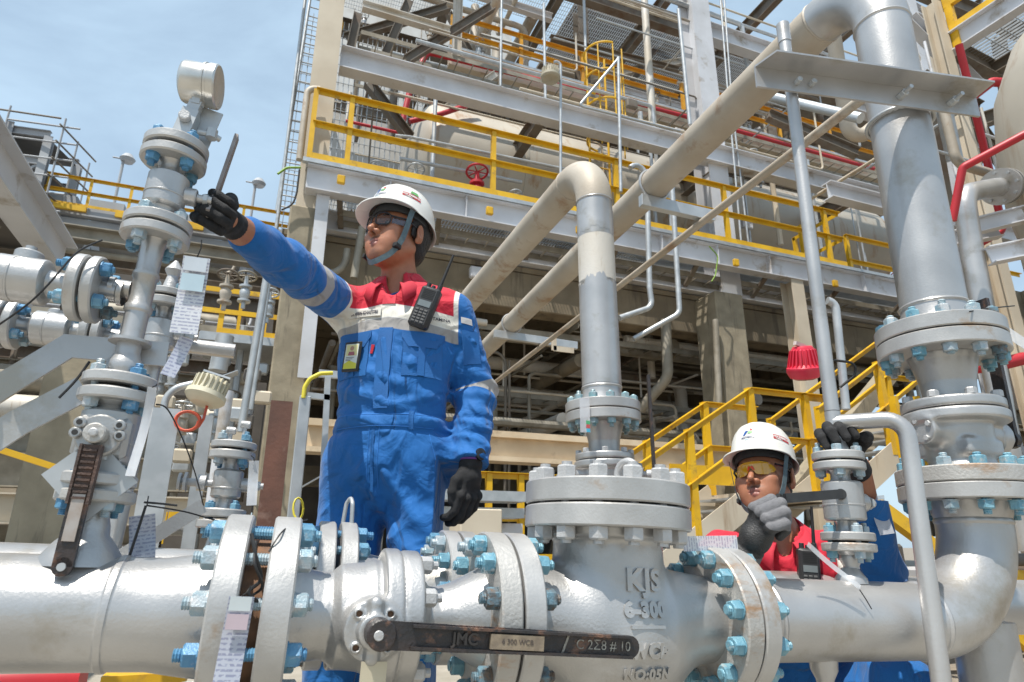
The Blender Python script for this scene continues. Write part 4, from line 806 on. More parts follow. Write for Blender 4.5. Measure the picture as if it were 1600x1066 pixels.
# strut channel post with slotted face, orange cable
yy = 3.6; p = A_(296, 840, yy); q = A_(322, 650, yy)
single('slotted_post', 'slotted galvanised channel post left of the small valve', 'post', MB().box((p.x-.03, yy-.02, 0), (p.x+.03, yy-.016, q.z)).box((p.x-.03, yy-.0155, 0), (p.x-.026, yy+.02, q.z)).box((p.x+.026, yy-.0155, 0), (p.x+.03, yy+.02, q.z)), M_galv, None, False)
bgpipe('stout grey post behind the slotted channel post', [A_(325, 830, 4.2), (A_(325, 830, 4.2).x, 4.2, A_(338, 610, 4.2).z)], .035, M_steel)
M_ored = pm('orange_red_cable', (.6, .1, .05), rough=.5)
pts = []
for k in range(40):
    a = k/39*4.2*PI; pts.append(A_(291+19*math.cos(a)+k*.1, 658+15*math.sin(a), 3.1+k*.002))
mb = MB(); mb.path(pts+[A_(318, 655, 3.15), A_(326, 625, 3.18)], .006, 6); single('coiled_cable', 'orange red cable coiled under the cream lamp', 'cable', mb, M_ored)
# brown channel leaning on the left concrete column and conduit posts right of it
bgp = A_(420, 810, 2.9); bgq = A_(434, 626, 2.9)
single('channel_post', 'rusty brown channel standing in front of the concrete column', 'post', MB().box((bgp.x-.045, 2.9, 0), (bgp.x+.045, 2.906, bgq.z)).box((bgp.x-.045, 2.9065, 0), (bgp.x-.038, 2.95, bgq.z)).box((bgp.x+.038, 2.9065, 0), (bgp.x+.045, 2.95, bgq.z)), pm('rusty_brown_primer', (.17, .075, .05), (.1, .05, .035), rough=.6, scale=6, bump=.3, stain=(.3, .2, .16), samt=.4), None, False)
yy = 3.4; p = A_(462, 770, yy); q = A_(474, 618, yy)
single('conduit_post', 'galvanised channel post with a yellow cable curling from its top', 'post', MB().box((p.x-.028, yy, 0), (p.x+.028, yy+.05, q.z), bev=.004), M_galv, None, False)
bgpipe('yellow cable curling over the top of the galvanised channel post', [A_(474, 622, yy), A_(476, 605, yy), A_(484, 592, yy), A_(500, 584, yy), A_(520, 583, yy)], .011, pm('yellow_cable', (.7, .6, .05), rough=.5), cat='cable', name='cable', bend=.05)
single('strut_bracket', 'small galvanised strut frame left of the first worker', 'bracket', MB().box(A_(498, 588, 3.5), A_(530, 580, 3.5)+Vector((0, .03, 0))).bar(A_(512, 590, 3.5), A_(505, 740, 3.5), .03, .03).bar(A_(480, 618, 3.5), A_(515, 622, 3.5), .03, .03), M_galv, None, False)
pts = [A_(466+8*math.cos(a), 795+17*math.sin(a), 2.2+k*.003) for k, a in enumerate([i/30*5*PI for i in range(31)])]
mb = MB(); mb.path(pts, .0035, 6); single('coiled_cable', 'thin yellow cable hanging in a coil above the second flange', 'cable', mb, MATS['yellow_cable'])
single('bent_plate', 'small grey hood plate left of the first worker at thigh height', 'bracket', MB().bar(A_(470, 762, 3.6), A_(500, 745, 3.6), .08, .006).bar(A_(500, 745, 3.6), A_(520, 750, 3.6), .08, .006), M_galv, None, False)
single('concrete_post', 'pale concrete post behind the left valve stack', 'post', MB().box((A_(60, 840, 5.2).x-.18, 5.2, 0), (A_(60, 840, 5.2).x+.14, 5.5, A_(120, 560, 5.2).z+.2), bev=.01), M_conc, None, False)
single('yellow_beam', 'yellow sloping bar behind the left silver braces', 'rail', MB().bar(A_(-40, 690, 2.6), A_(100, 735, 2.6), .09, .02), M_yel, None, False)
single('yellow_post', 'yellow post and kick rail behind the slotted post', 'post', MB().box(A_(252, 850, 3.8), A_(262, 800, 3.8)+Vector((0, .03, 0))).box(A_(262, 812, 3.8), A_(282, 800, 3.8)+Vector((0, .03, 0))), M_yel, None, False)
single('red_pipe', 'red pipe lying near the ground at the lower left corner', 'pipe', MB().cyl(A_(-60, 1075, 2.2), A_(130, 1062, 2.2), .06, 20), M_red)
single('grating_step', 'grating step with a yellow nosing below the left pipe', 'step', MB().box(A_(158, 1058, 1.9), A_(158, 1058, 1.9)+Vector((.18, .3, -.03))), M_yel, None, False)
# blurred racks low between the workers
for k, (py, m_) in enumerate([(768, M_galv), (795, M_galv), (820, M_steel)]):
    yy = 5.6+k*.2; a = A_(700, py, yy); single('equipment_shelf', 'grey metal frame low between the worker and the check valve', 'frame', MB().box((a.x-.3, yy, a.z-.07), (a.x+.75, yy+.3, a.z+.02)), m_, 'low frames between the workers', False)
a = A_(745, 795, 4.6); single('cabinet', 'plain grey cabinet left of the check valve bonnet', 'cabinet', MB().box((a.x-.12, 4.6, 0), (a.x+.2, 4.9, A_(745, 795, 4.6).z), bev=.008), M_beige, None, False)
a = A_(815, 740, 7.0); b = A_(765, 760, 7.0)
railing('low yellow rail seen between the first worker and the bonnet', [(b.x-.4, 7.0, a.z-1.0), (a.x+.6, 7.0, a.z-1.0)], [(b.x, 7, a.z-1.0), (a.x, 7, a.z-1.0)], 1.0)
# ================================================================ the silver pipeline in the foreground
XAX = rot(PI/2, 'Y')                                   # local z -> +x
def fthing(name, label, cat, base, group=None):
    b = Vector(base); r_ = thing(name, label, cat, LINE @ T(b), group); r_['_b'] = 0; del r_['_b']
    return r_, T(-b)
def ax(B, s): return B @ T((s, 0, 0)) @ XAX            # frame at station s of the main line, z along the line
FR, FB, RB = .159, .135, .0098
# --- left spool
rt, B = fthing('pipe_spool', 'thick silver painted pipe running in from the left edge to a rusty flange gap', 'pipe', (-.6, 0, 0))
MB(B).lathe([(.084, -1.5), (.084, -.2), (.0845, -.197), (.0865, -.195), (.0868, -.19), (.0865, -.186), (.0845, -.184), (.084, -.182), (.0845, -.13), (.093, -.075), (.096, -.05)], 64, B @ XAX @ T((0, 0, 0)) if 0 else XAX).build('pipe', M_silver, rt)
flange_disc(MB(B), T((-.047, 0, 0)) @ XAX, FR, .041, 64).build('flange', M_flange, rt)
MB(B).lathe([(.118, -.0055), (.118, .0275)], 48, XAX).build('spacer_ring', M_gaskr, rt)
studs(rt, ax(B, .0125), 12, FB, .119, RB, M_blue, PI/12+.07, M_bluedk)
# --- ball valve
rt, B = fthing('ball_valve', 'silver ball valve with a long black lever across the front of the line', 'valve', (.26, 0, 0))
b1 = Vector(B.translation)
prof1 = [(.060, .086), (.085, .076), (.12, .07), (.135, .071), (.15, .084), (.19, .088), (.205, .093), (.295, .066), (.306, .052), (.32, .05), (.345, .056), (.385, .076), (.41, .088)]
_ps = np.array([p[0] for p in prof1]); _pr = np.array([p[1] for p in prof1])
def f_valve1(P):
    P = P-V3(b1) if 0 else P+V3((.26, 0, 0))
    rad = np.sqrt(P[..., 1]**2+P[..., 2]**2); d = (rad-np.interp(P[..., 0], _ps, _pr))*.85
    d = np.maximum(d, np.maximum(.066-P[..., 0], P[..., 0]-.41))
    d = smin(d, s_cyl(P, (.219, 0, 0), (.249, 0, 0), .1135, rd=.006), .012)
    d = smin(d, s_cyl(P, (.252, 0, 0), (.284, 0, 0), .111, rd=.006), .006)
    d = smin(d, s_cyl(P, (.2, -.05, -.012), (.2, -.118, -.012), .045, .047, rd=.004), .016)
    d = smin(d, s_cyl(P, (.2, -.11, -.012), (.2, -.137, -.012), .026, rd=.004), .006)
    d = smin(d, s_cap(P, (.2, -.12, .018), (.2, -.12, .028), .012), .008)
    d = smin(d, s_cap(P, (.2, -.12, -.042), (.2, -.12, -.052), .012), .008)
    for a in range(4):
        q = (.2+.035*math.cos(a*PI/2+PI/4), -.119, -.012+.035*math.sin(a*PI/2+PI/4))
        d = smin(d, s_cyl(P, (q[0], -.11, q[2]), (q[0], -.122, q[2]), .0085, rd=.002), .002)
        d = np.maximum(d, -s_cyl(P, (q[0], -.114, q[2]), (q[0], -.13, q[2]), .005, rd=.001))
    d = smin(d, s_box(P, (.105, 0, .0), (.03, .066, .02), .01), .02)
    d = smin(d, s_box(P, (.35, 0, .0), (.04, .05, .012), .008), .02)
    return d
sdf_obj('body', f_valve1, (-.2, -.15, -.125), (.16, .125, .125), .0026, M_silvcast, rt)
bm_ = MB(B)
for a in range(4):
    q = (.2+.035*math.cos(a*PI/2+PI/4), -.119, -.012+.035*math.sin(a*PI/2+PI/4)); bm_.cyl((q[0], -.1155, q[2]), (q[0], -.117, q[2]), .0046, 12)
bm_.build('screw_hole', M_gaskr, rt)
flange_disc(MB(B), T((.028, 0, 0)) @ XAX, FR, .044, 64).build('flange', M_flange, rt)
flange_disc(MB(B), T((.404, 0, 0)) @ XAX, .151, .038, 64).build('flange', M_flrust, rt)
for k in range(8):
    a = PI/8+k*PI/4; mb = MB(B); q = T((.2845, .094*math.cos(a), .094*math.sin(a))) @ XAX
    hexnut(mb, q, .026, .02); mb.cyl(q @ Vector((0, 0, .019)), q @ Vector((0, 0, .03)), .0075, 10); mb.build('cap_bolt', M_nutsil, rt, ang=30)
HP = Vector((.21, -.172, -.012))                      # lever pivot
hb = MB(B); e = Vector((.655, -.172, -.031)); hb.cyl((.205, -.136, -.012), (.205, -.18, -.012), .0225, 28, bev=.002)
_d = (e-HP).normalized(); Mh = Matrix(((_d.x, 0, -_d.z, HP.x), (0, 1, 0, HP.y), (_d.z, 0, _d.x, HP.z), (0, 0, 0, 1)))
ln = (e-HP).length; n_ = 12
o1 = [(.0205*math.cos(a), .0205*math.sin(a)) for a in [PI/2+PI*i/n_ for i in range(n_+1)]]+[(ln-.03+.0175*math.cos(a), .0175*math.sin(a)) for a in [-PI/2+PI*i/n_ for i in range(n_+1)]]
lever = hb.prism(o1, -.004, .003, Mh @ rot(-PI/2, 'X') @ Matrix.Scale(-1, 4, (0, 0, 1)) if 0 else Mh @ rot(PI/2, 'X'))
for z in (-.0175, .0135): lever.box((.04, -.0135, z), (ln-.03, .003, z+.004), Mh)
lv = hb.build('lever', M_black, rt, ang=35)
mb = MB(B); mb.cyl((.2, -.18, -.012), (.2, -.1835, -.012), .0075, 14, bev=.001); mb.build('centre_screw', M_nutsil, lv)
mb = MB(B); mb.box((.165, -.0125, -.0115), (.255, -.0045, .0105), Mh); mb.build('rating_plate', pm('brass_plate', (.3, .24, .17), (.2, .16, .12), rough=.55, metal=.3, scale=60, bump=.4), lv)
txM = lambda s_, z_, d_: B @ Mh @ T((s_, d_, z_)) @ rot(PI/2, 'X')
text_obj('raised_letters', 'JMC', .024, txM(.125, 0, -.0056), pm('grimy_letters', (.06, .05, .045), rough=.5), lv, .002, .0006)
text_obj('plate_letters', '6 300 WCB', .011, txM(.21, 0, -.0129), pm('plate_ink', (.09, .07, .06), rough=.6), lv, .0003)
M_chalk = pm('chalk_mark', (.4, .38, .33), (.16, .14, .12), rough=.9, scale=150)
text_obj('chalk_writing', 'C 2Σ8 # 10', .021, txM(.365, 0, -.0045), M_chalk, lv, .0002)
MB(B).add([(.287, -.0044, -.018), (.291, -.0044, -.018), (.305, -.0044, .018), (.301, -.0044, .018)], [(0, 1, 2, 3)], Mh).build('chalk_stroke', M_chalk, lv)
MB(B).box((.185, -.127, -.09), (.225, -.125, -.055), T((0, 0, 0)) @ rot(0, 'Y')).build('name_plate', pm('pale_plate', (.62, .56, .42), rough=.5, metal=.3), rt)
# --- swing check valve with its bonnet
rt, B = fthing('check_valve', 'big swing check valve with bolted round bonnet and raised lettering KJS 6-300', 'valve', (.672, 0, 0))
CB = .672
def f_check(P):
    d = s_ell(P, (.012, 0, -.035), (.165, .122, .135))
    d = smin(d, s_cyl(P, (-.195, 0, 0), (-.06, 0, 0), .084, .1, rd=.004), .035)
    d = smin(d, s_cyl(P, (.09, 0, 0), (.226, 0, 0), .1, .082, rd=.004), .03)
    d = smin(d, s_cyl(P, (0, 0, -.05), (0, 0, .172), .117, .109, rd=.004), .025)
    return smin(d, s_cyl(P, (0, 0, .15), (0, 0, .172), .122, .127, rd=.004), .015)
sdf_obj('body', f_check, (-.21, -.16, -.2), (.24, .16, .18), .0032, M_silvcast, rt)
fl = flange_disc(MB(B), T((.447, 0, 0)) @ XAX, .151, .038, 64).build('flange', M_flange, rt)
flange_disc(MB(B), T((.893, 0, 0)) @ XAX, .144, .037, 64).build('flange', M_flrust, rt)
MB(B).lathe([(.11, .4425), (.11, .4465)], 40, XAX).build('gasket', M_gask, rt)
flange_disc(MB(B), T((CB, 0, .167)), .169, .042, 72).build('body_flange', M_flange, rt)
MB(B).lathe([(.15, .2085), (.15, .2135)], 48, T((CB, 0, 0))).build('gasket', M_gask, rt)
bo = flange_disc(MB(B), T((CB, 0, .213)), .169, .044, 72).build('bonnet', M_flange, rt)
mb = MB(B); mb.torus((CB-.0, -.09, .27), (1, .35, 0), .026, .0075, 28, 10); mb.cyl((CB, -.09, .252), (CB, -.09, .262), .012, 14); mb.build('lifting_eye', M_nutsil, bo)
for k in range(14):
    a = k*2*PI/14+.1; mb = MB(B); p = (CB+.145*math.cos(a), .145*math.sin(a))
    hexnut(mb, T((*p, .2575)), .034, .023); mb.cyl((*p, .1355), (*p, .2875), .0105, 12)
    hexnut(mb, T((*p, .1665)) @ rot(PI, 'X'), .034, .024); mb.build('bonnet_bolt', M_nutsil, rt, ang=30)
studs(rt, ax(B, .4445), 12, .128, .082, RB, pm('pale_blue_bolt_coating', (.19, .37, .45), (.11, .27, .36), rough=.42, metal=.1, scale=40, bump=.3, bscale=300, stain=(.42, .42, .4), samt=.45, sscale=45), PI/12-.05)
M_pblue = MATS['pale_blue_bolt_coating']
studs(rt, ax(B, .9315), 12, .122, .078, RB, M_pblue, PI/12+.04)
def warp_check(ox, oz):
    def w_(co):
        x, z = ox-CB+co.x, oz+co.y; y = -.16
        P = np.array([[x, y, z]], dtype=np.float32)
        for _ in range(30):
            d_ = float(f_check(P)[0]); P[0, 1] += d_*.9
            if abs(d_) < 2e-4: break
        return Vector((x, P[0, 1]-.0015-co.z*1.0, z))
    return w_
for body, sz, ox, oz in (('KJS', .052, .691, .074), ('6-300', .034, .689, .024), ('WCB', .032, .692, -.044), ('NO:05N', .024, .692, -.083)):
    me = text_mesh(body, sz, .0038, 'CENTER', .0024 if sz > .03 else .0012, 1.12)
    import bmesh
    bm = bmesh.new(); bm.from_mesh(me); bmesh.ops.triangulate(bm, faces=bm.faces); bm.to_mesh(me); bm.free()
    wf = warp_check(ox, oz)
    for v in me.vertices: v.co = wf(v.co)
    link('raised_lettering', me, M_silvcast, rt, smooth=False)
wf = warp_check(.692, -.004); me = MB().box((-.036, -.0028, -.004), (.036, .0028, .004)); me.v = [wf(v) for v in me.v]; me.build('raised_bar', M_silvcast, rt, smooth=False)
# --- right spool with the elbow and its leg
rt, B = fthing('elbow_spool', 'silver pipe turning up through a fat welded elbow at the lower right', 'pipe', (1.3, 0, 0))
flange_disc(MB(B), T((.9335, 0, 0)) @ XAX, .144, .037, 64).build('flange', M_flange, rt)
MB(B).lathe([(.115, .9295), (.115, .934)], 40, XAX).build('gasket', M_gask, rt)
def bead(s0): return [(.084, s0-.006), (.0868, s0-.004), (.0882, s0), (.0868, s0+.004), (.084, s0+.006)]
MB(B).lathe([(.094, .97), (.0855, 1.01), (.084, 1.02)]+bead(1.03)+bead(1.482), 64, XAX, caps=False).build('pipe', M_silver, rt)
mb = MB(B); mb.path([(1.4885, 0, 0), (1.716, 0, 0), (1.716, 0, .229)], .085, 64, .228, 26, cap=False)
mb.lathe([(.085, .2285), (.0872, .232), (.0875, .236), (.0872, .24), (.085, .244), (.087, .25), (.096, .285)], 64, T((1.716, 0, 0)), caps=False); mb.build('elbow', M_silver, rt)
flange_disc(MB(B), T((1.716, 0, .284)), FR, .039, 64).build('flange', M_flange, rt)
mb = MB(B); mb.cyl((1.71, .02, -.75), (1.71, .02, -.0), .069, 40); mb.build('support_leg', M_silver, rt)
mb = MB(B); mb.lathe([(.0165, -.4), (.0165, -.13), (.019, -.118), (.028, -.1), (.03, -.075)], 24, T((1.19, 0, 0))); mb.build('drain_branch', M_silver, rt)
mb = MB(B); mb.lathe([(.036, .078), (.034, .09), (.026, .1), (.0175, .112)], 28, T((1.295, 0, 0))); mb.build('branch_nozzle', M_silver, rt)
# --- flanged ball valve standing on a vertical line; origin at its upper flange gap
def make_ball_valve(name, label, Mw, phi, rust_low, cast, lever_up=True, bmat=None, lowfl=True):
    rt = thing(name, label, 'valve', Mw)
    cs, sn = math.cos(phi), math.sin(phi); D = Vector((cs, sn, 0))
    pr = [(-.36, .086), (-.335, .076), (-.32, .078), (-.25, .083), (-.2, .082), (-.165, .064), (-.12, .066), (-.06, .08), (-.04, .088)]
    pz = np.array([p[0] for p in pr]); prr = np.array([p[1] for p in pr])
    def fn(P):
        rad = np.sqrt(P[..., 0]**2+P[..., 1]**2); d = (rad-np.interp(P[..., 2], pz, prr))*.85
        d = np.maximum(d, np.maximum(-.36-P[..., 2], P[..., 2]+.04))
        d = smin(d, s_cyl(P, (0, 0, -.232), (0, 0, -.204), .126, rd=.005), .01)
        d = smin(d, s_cyl(P, (0, 0, -.2), (0, 0, -.172), .122, rd=.006), .006)
        d = smin(d, s_cyl(P, D*-.06, D*-.06+Vector((0, 0, .001)), .01), .001) if 0 else d
        C0 = Vector((0, 0, -.256))
        d = smin(d, s_cyl(P, C0-D*.05, C0-D*.122, .042, .038, rd=.004), .018)
        d = smin(d, s_cyl(P, C0+D*.05, C0+D*.115, .046, .044, rd=.004), .018)
        d = smin(d, s_cyl(P, C0+D*.118, C0+D*.15, .047, rd=.004), .003)
        for s_ in (-1, 1): d = smin(d, s_box(P, (0, 0, -.30), (.06, .074, .02), .008), .01)
        return d
    sdf_obj('body', fn, (-.18, -.18, -.365), (.18, .18, -.035), .0035, cast, rt)
    flange_disc(MB(), T((0, 0, -.0425)), FR, .0405, 64).build('flange', M_flange, rt)
    if lowfl: flange_disc(MB(), T((0, 0, -.395)), FR, .04, 64).build('flange', rust_low, rt)
    MB().lathe([(.125, -.0025), (.125, .0025)], 40).build('gasket', M_gask, rt)
    C0 = Vector((0, 0, -.256)); q = frame(C0-D*.121, -D)
    for k in range(4):
        mb = MB(q); a = k*PI/2+.5; hexnut(mb, T((.0265*math.cos(a), .0265*math.sin(a), 0)), .0135, .007); mb.build('cover_bolt', M_nutsil, rt, ang=30)
    for k in range(8):
        a = k*PI/4+.3; mb = MB(); hexnut(mb, T((.108*math.cos(a), .108*math.sin(a), -.1725)), .024, .017); mb.build('cap_bolt', M_nutsil, rt, ang=30)
    mb = MB(); mb.cyl(C0+D*.149, C0+D*.205, .013, 18, bev=.002); mb.cyl(C0+D*.165, C0+D*.19, .019, 18, bev=.002); mb.build('stem', M_nutsil, rt)
    mb = MB(); p = C0+D*.2; mb.bar(p+Vector((0, 0, -.02)), p+Vector((0, 0, .42)), .034, .012, up=D); mb.cyl(p-D*.008, p+D*.008, .023, 20)
    mb.build('lever', M_black, rt)
    studs(rt, Matrix(), 12, FB, .086, RB, bmat or M_blue, PI/12)
    return rt
V2 = make_ball_valve('ball_valve', 'silver ball valve on the tall riser above the elbow at the right edge', LINE @ T((1.716, 0, .72)), -.02, M_flrust, M_silvcast, bmat=M_pblue)
studs(V2, T((0, 0, -.3975)), 12, FB, .084, RB, M_pblue, PI/12+.1)
MB().lathe([(.125, -.4), (.125, -.3955)], 40).build('gasket', M_gask, V2)
# --- riser above it, top elbow, and the overhead run going away
rt, B = fthing('riser_pipe', 'tall silver riser bending over into a long rust streaked pipe that runs away overhead', 'pipe', (1.716, 0, .9))
flange_disc(MB(B), T((1.716, 0, .7225)), FR, .0405, 64).build('flange', M_flange, rt)
MB(B).lathe([(.096, .763), (.088, .79), (.0845, .815)]+bead(.826)+bead(1.842), 64, T((1.716, 0, 0)), caps=False).build('riser', M_silver, rt)
mb = MB(B); mb.path([(1.716, 0, 1.848), (1.716, 0, 2.08), (1.716, .229, 2.08)], .085, 56, .228, 24, cap=False); mb.build('top_elbow', M_silver, rt)
mb = MB(B); mb.lathe(bead(.236)+[(.084, .3), (.084, 5.2)], 56, T((1.716, 0, 2.08)) @ rot(-PI/2, 'X'), caps=False); mb.build('overhead_run', M_oldpipe, rt)
# --- second line behind: lower riser with its own overhead run
MA = T((1.331, 2.371, 0))
rt = thing('riser_pipe', 'shorter pipe coming down behind the check valve, patched with new silver paint', 'pipe', MA @ T((0, 0, 1.26)))
flange_disc(MB(), T((0, 0, .002)), FR, .04, 64).build('flange', M_flange, rt)
MB().lathe([(.094, .042), (.0855, .075), (.084, .09)]+[(r_, z-.72+.0) for r_, z in bead(.83)]+[(.084, .6)], 56, caps=False).build('lower_riser', M_silver, rt)
MB().lathe([(.0840, .56), (.0840, .86)], 56, caps=False).build('weathered_riser', M_oldpipe2, rt)
def jag(z0, z1, which, amp, seed):                      # fresh paint shell with a brushed, ragged edge
    q = random.Random(seed); n = 96; ph = [q.uniform(0, 6.28) for _ in range(4)]; vs = []
    for i in range(n):
        a = 2*PI*i/n; o_ = amp*(.5*math.sin(3*a+ph[0])+.3*math.sin(8*a+ph[1])+.22*math.sin(19*a+ph[2])+.15*math.sin(37*a+ph[3]))
        za, zb = (z0, z1+o_) if which else (z0+o_, z1)
        for z in (za, zb): vs.append((.0849*math.cos(a), .0849*math.sin(a), z))
        for z in (za, zb): vs.append((.0838*math.cos(a), .0838*math.sin(a), z))
    fs = []
    for i in range(n): k = (i+1) % n; fs += [(4*i, 4*k, 4*k+1, 4*i+1), (4*i+1, 4*k+1, 4*k+3, 4*i+3), (4*i+2, 4*i, 4*i+3, 4*k+3)[:0] or (4*i, 4*i+2, 4*k+2, 4*k)]
    return MB().add(vs, fs).build('paint_patch', M_silver, rt)
jag(.12, .6, True, .035, 3); jag(.84, .96, False, .018, 8)
MB().lathe([(.0842, .82)]+[(r_, z) for r_, z in bead(1.01)], 56, caps=False).build('upper_riser', M_silver, rt)
_h = 1.24
mb = MB(); mb.path([(0, 0, 1.016), (0, 0, _h), (0, .229, _h)], .085, 56, .228, 24, cap=False); mb.build('top_elbow', M_oldpipe, rt)
mb = MB(); mb.lathe(bead(.236)+[(.084, 5.0)], 56, T((0, 0, _h)) @ rot(-PI/2, 'X'), caps=False); mb.build('overhead_run', M_oldpipe, rt)
V3_ = make_ball_valve('ball_valve', 'silver ball valve standing behind the bonnet with an upright black lever', MA @ T((0, 0, 1.26)), -.45, M_flange, M_silvcast, bmat=pm('grey_blue_bolt_coating', (.2, .36, .4), (.3, .36, .38), rough=.45, metal=.2, scale=50))
mb = MB(); mb.lathe([(.084, -1.3), (.084, -.47), (.095, -.42), (FR, -.4)], 40); mb.build('stub_pipe', M_silver, V3_)
# ================================================================ small valves, brackets and tags in the foreground
def mini_valve(name, label, Mw, H, rf=.058, rb_=.035, lever=None, bm=None, group=None, neck=.02, mat=None, low=True, stem=True, sd_=0.):
    """valve between two flange gaps, origin at the upper gap, body hangs down by H"""
    mat = mat or M_silvcast; t = thing(name, label, 'valve', Mw, group); th = .019; q = rb_/.035
    flange_disc(MB(), T((0, 0, -.0025-th)), rf, th, 36).build('flange', M_flange, t)
    flange_disc(MB(), T((0, 0, -H+.0025)), rf, th, 36).build('flange', M_flange, t)
    c = -H/2; hb = min(.034*q, H/2-th-.012)
    MB().lathe([(neck*1.25, -H+th), (neck, -H+th+.008), (neck, c-hb-.008), (neck*1.1, c-hb-.002), (rb_-.004, c-hb), (rb_, c-hb+.004), (rb_, c+hb-.004), (rb_-.004, c+hb), (neck*1.1, c+hb+.002), (neck, c+hb+.008), (neck, -th-.011), (neck*1.3, -th-.002)], 36).build('body', mat, t)
    MB().lathe([(rb_+.0004, c-.012), (rb_+.0012, c-.011), (rb_+.0012, c-.009), (rb_+.0004, c-.008)], 36, caps=False).build('seam', mat, t)
    MB().lathe([(rf*.72, -.0025), (rf*.72, .0025)], 28).build('gasket', M_gask, t)
    studs(t, Matrix(), 4, rf*.71, 2*th+.005, rf*.115, bm or M_bluedk, PI/4+sd_, M_blue)
    if stem:
        MB().cyl((rb_-.004, 0, c), (rb_+.018, 0, c), .017*q, 18, bev=.002).cyl((rb_+.0185, 0, c), (rb_+.045, 0, c), .008*q, 12).build('stem', mat, t)
        mb = MB(); hexnut(mb, T((rb_+.03, 0, c)) @ rot(PI/2, 'Y'), .02*q, .008); mb.build('stem_nut', M_galv, t, ang=30)
    return t
def lowflange(t, th=.019, rf=.058, z=.0025, mat=None): return flange_disc(MB(), T((0, 0, z)), rf, th, 36).build('flange', mat or M_flange, t)
SX = -.258
def FL(x, y, z, a=0): return LINE @ T((x, y, z)) @ rot(a, 'Z')
# --- left instrument stack on the first spool
t = thing('branch_nozzle', 'welded branch with flange under the left valve stack', 'nozzle', FL(SX+.004, 0, .08))
MB().lathe([(.062, -.012), (.058, 0), (.045, .02), (.032, .035), (.03, .05), (.024, .07), (.028, .086)], 32).build('weld_stub', M_silvcast, t); lowflange(t, z=.0855, mat=M_flrust)
va = mini_valve('gate_valve', 'lowest valve of the left stack, with a pale round pad and rusty hanging lever', FL(SX, 0, .352), .163, .0585, .045, neck=.028, stem=False)
studs(va, T((0, 0, -.163)), 4, .0415, .043, .0068, M_bluedk, PI/4, M_blue)
MB().lathe([(.042, -.1655), (.042, -.1605)], 28).build('gasket', M_gask, va)
P = rot(PI/2, 'X') @ T((0, 0, 0)); cz = -.085
mb = MB(); mb.box((-.04, -.042, cz-.035), (.04, .04, cz+.034), bev=.008); mb.cyl((0, -.04, cz), (0, -.056, cz), .034, 28, bev=.003); mb.build('body', M_silvcast, va)
for k in range(4):
    a = [.45, 2.7, -.1, 3.25][k]; q = Vector((.031*math.cos(a), 0, cz+.031*math.sin(a)+.004)); MB().cyl(q+Vector((0, -.05, 0)), q+Vector((0, -.064, 0)), .009, 16, bev=.002).build('pad_lug', M_silvcast, va); MB().cyl(q+Vector((0, -.0642, 0)), q+Vector((0, -.0648, 0)), .0045, 12).build('lug_hole', M_gask, va)
mb = MB(); mb.cyl((0, -.056, cz), (0, -.082, cz), .016, 20, bev=.002); mb.build('stem', M_flrust, va)
MB().cyl((0, -.0825, cz), (0, -.089, cz), .007, 14, bev=.002).build('stem_screw', M_nutsil, va)
e = lat(98, 886, -.07)-Vector((SX, 0, .352)); p0 = Vector((0, -.07, cz-.018)); M_rb = pm('rust_brown_casting', (.1, .055, .04), (.05, .035, .03), rough=.6, bump=.5, bscale=200, scale=25, stain=(.3, .28, .26), samt=.42, sscale=30)
mid = p0.lerp(e, .5); mb = MB(); mb.bar(p0, mid, .03, .012, up=(0, -1, 0)); lv_ = mb.build('lever', M_rb, va, smooth=False)
mb = MB()
for sgn in (-1, 1): d_ = (e-p0).normalized().cross(Vector((0, -1, 0))).normalized()*.0135*sgn; mb.bar(p0+d_+Vector((0, -.0075, 0)), mid+d_+Vector((0, -.0075, 0)), .004, .006, up=(0, -1, 0))
for k in range(9): q = p0.lerp(mid, (k+1)/10); mb.bar(q-d_*.7+Vector((0, -.0075, 0)), q+d_*.7+Vector((0, -.0075, 0)), .0035, .004, up=(0, -1, 0))
mb.build('lever_ribs', M_rb, lv_, smooth=False)
mb = MB(); mb.bar(mid, e, .027, .01, up=(0, -1, 0)); mb.cyl(e+Vector((0, .005, 0)), e+Vector((0, -.005, 0)), .0135, 20); mb.build('lever_grip', M_black, va, smooth=False)
q0, q1 = p0.lerp(e, .42), p0.lerp(e, .8); MB().bar(q0+Vector((0, -.0065, 0)), q1+Vector((0, -.0065, 0)), .017, .003, up=(0, -1, 0)).build('lever_plate', pm('rust_edged_plate', (.4, .37, .35), (.3, .22, .16), rough=.5, metal=.3, scale=30), va, smooth=False)
MB().cyl(e+Vector((0, -.005, 0)), e+Vector((0, -.009, 0)), .006, 12).build('end_rivet', M_galv, va)
t = thing('instrument_pipe', 'thin silver pipe with a side branch standing between the left valves', 'pipe', FL(SX, 0, .355))
lowflange(t); MB().lathe([(.026, .0215), (.03, .034), (.029, .046), (.022, .058), (.0195, .066), (.0195, .14), (.023, .144), (.023, .152), (.0195, .157), (.0195, .205), (.0225, .209), (.0225, .216), (.0195, .22), (.0195, .27), (.026, .284)], 32).build('pipe', M_silver, t)
flange_disc(MB(), T((0, 0, .283)), .0585, .0195, 36).build('flange', M_flange, t)
MB().lathe([(.02, .082), (.034, .083), (.034, .088), (.02, .089)], 32).build('washer', M_silver, t)
MB().cyl((-.018, 0, .182), (-.05, 0, .182), .016, 20).cyl((-.044, 0, .182), (-.052, 0, .182), .0195, 20).build('branch', M_silver, t)
vb = mini_valve('ball_valve', 'upper valve of the left stack, its grey flat lever gripped by a raised glove', FL(SX, 0, .825), .165, .0585, .036, neck=.023)
studs(vb, T((0, 0, -.165)), 4, .0415, .043, .0068, M_blue, PI/4+.35, M_pblue); MB().lathe([(.042, -.1675), (.042, -.1625)], 28).build('gasket', M_gask, vb)
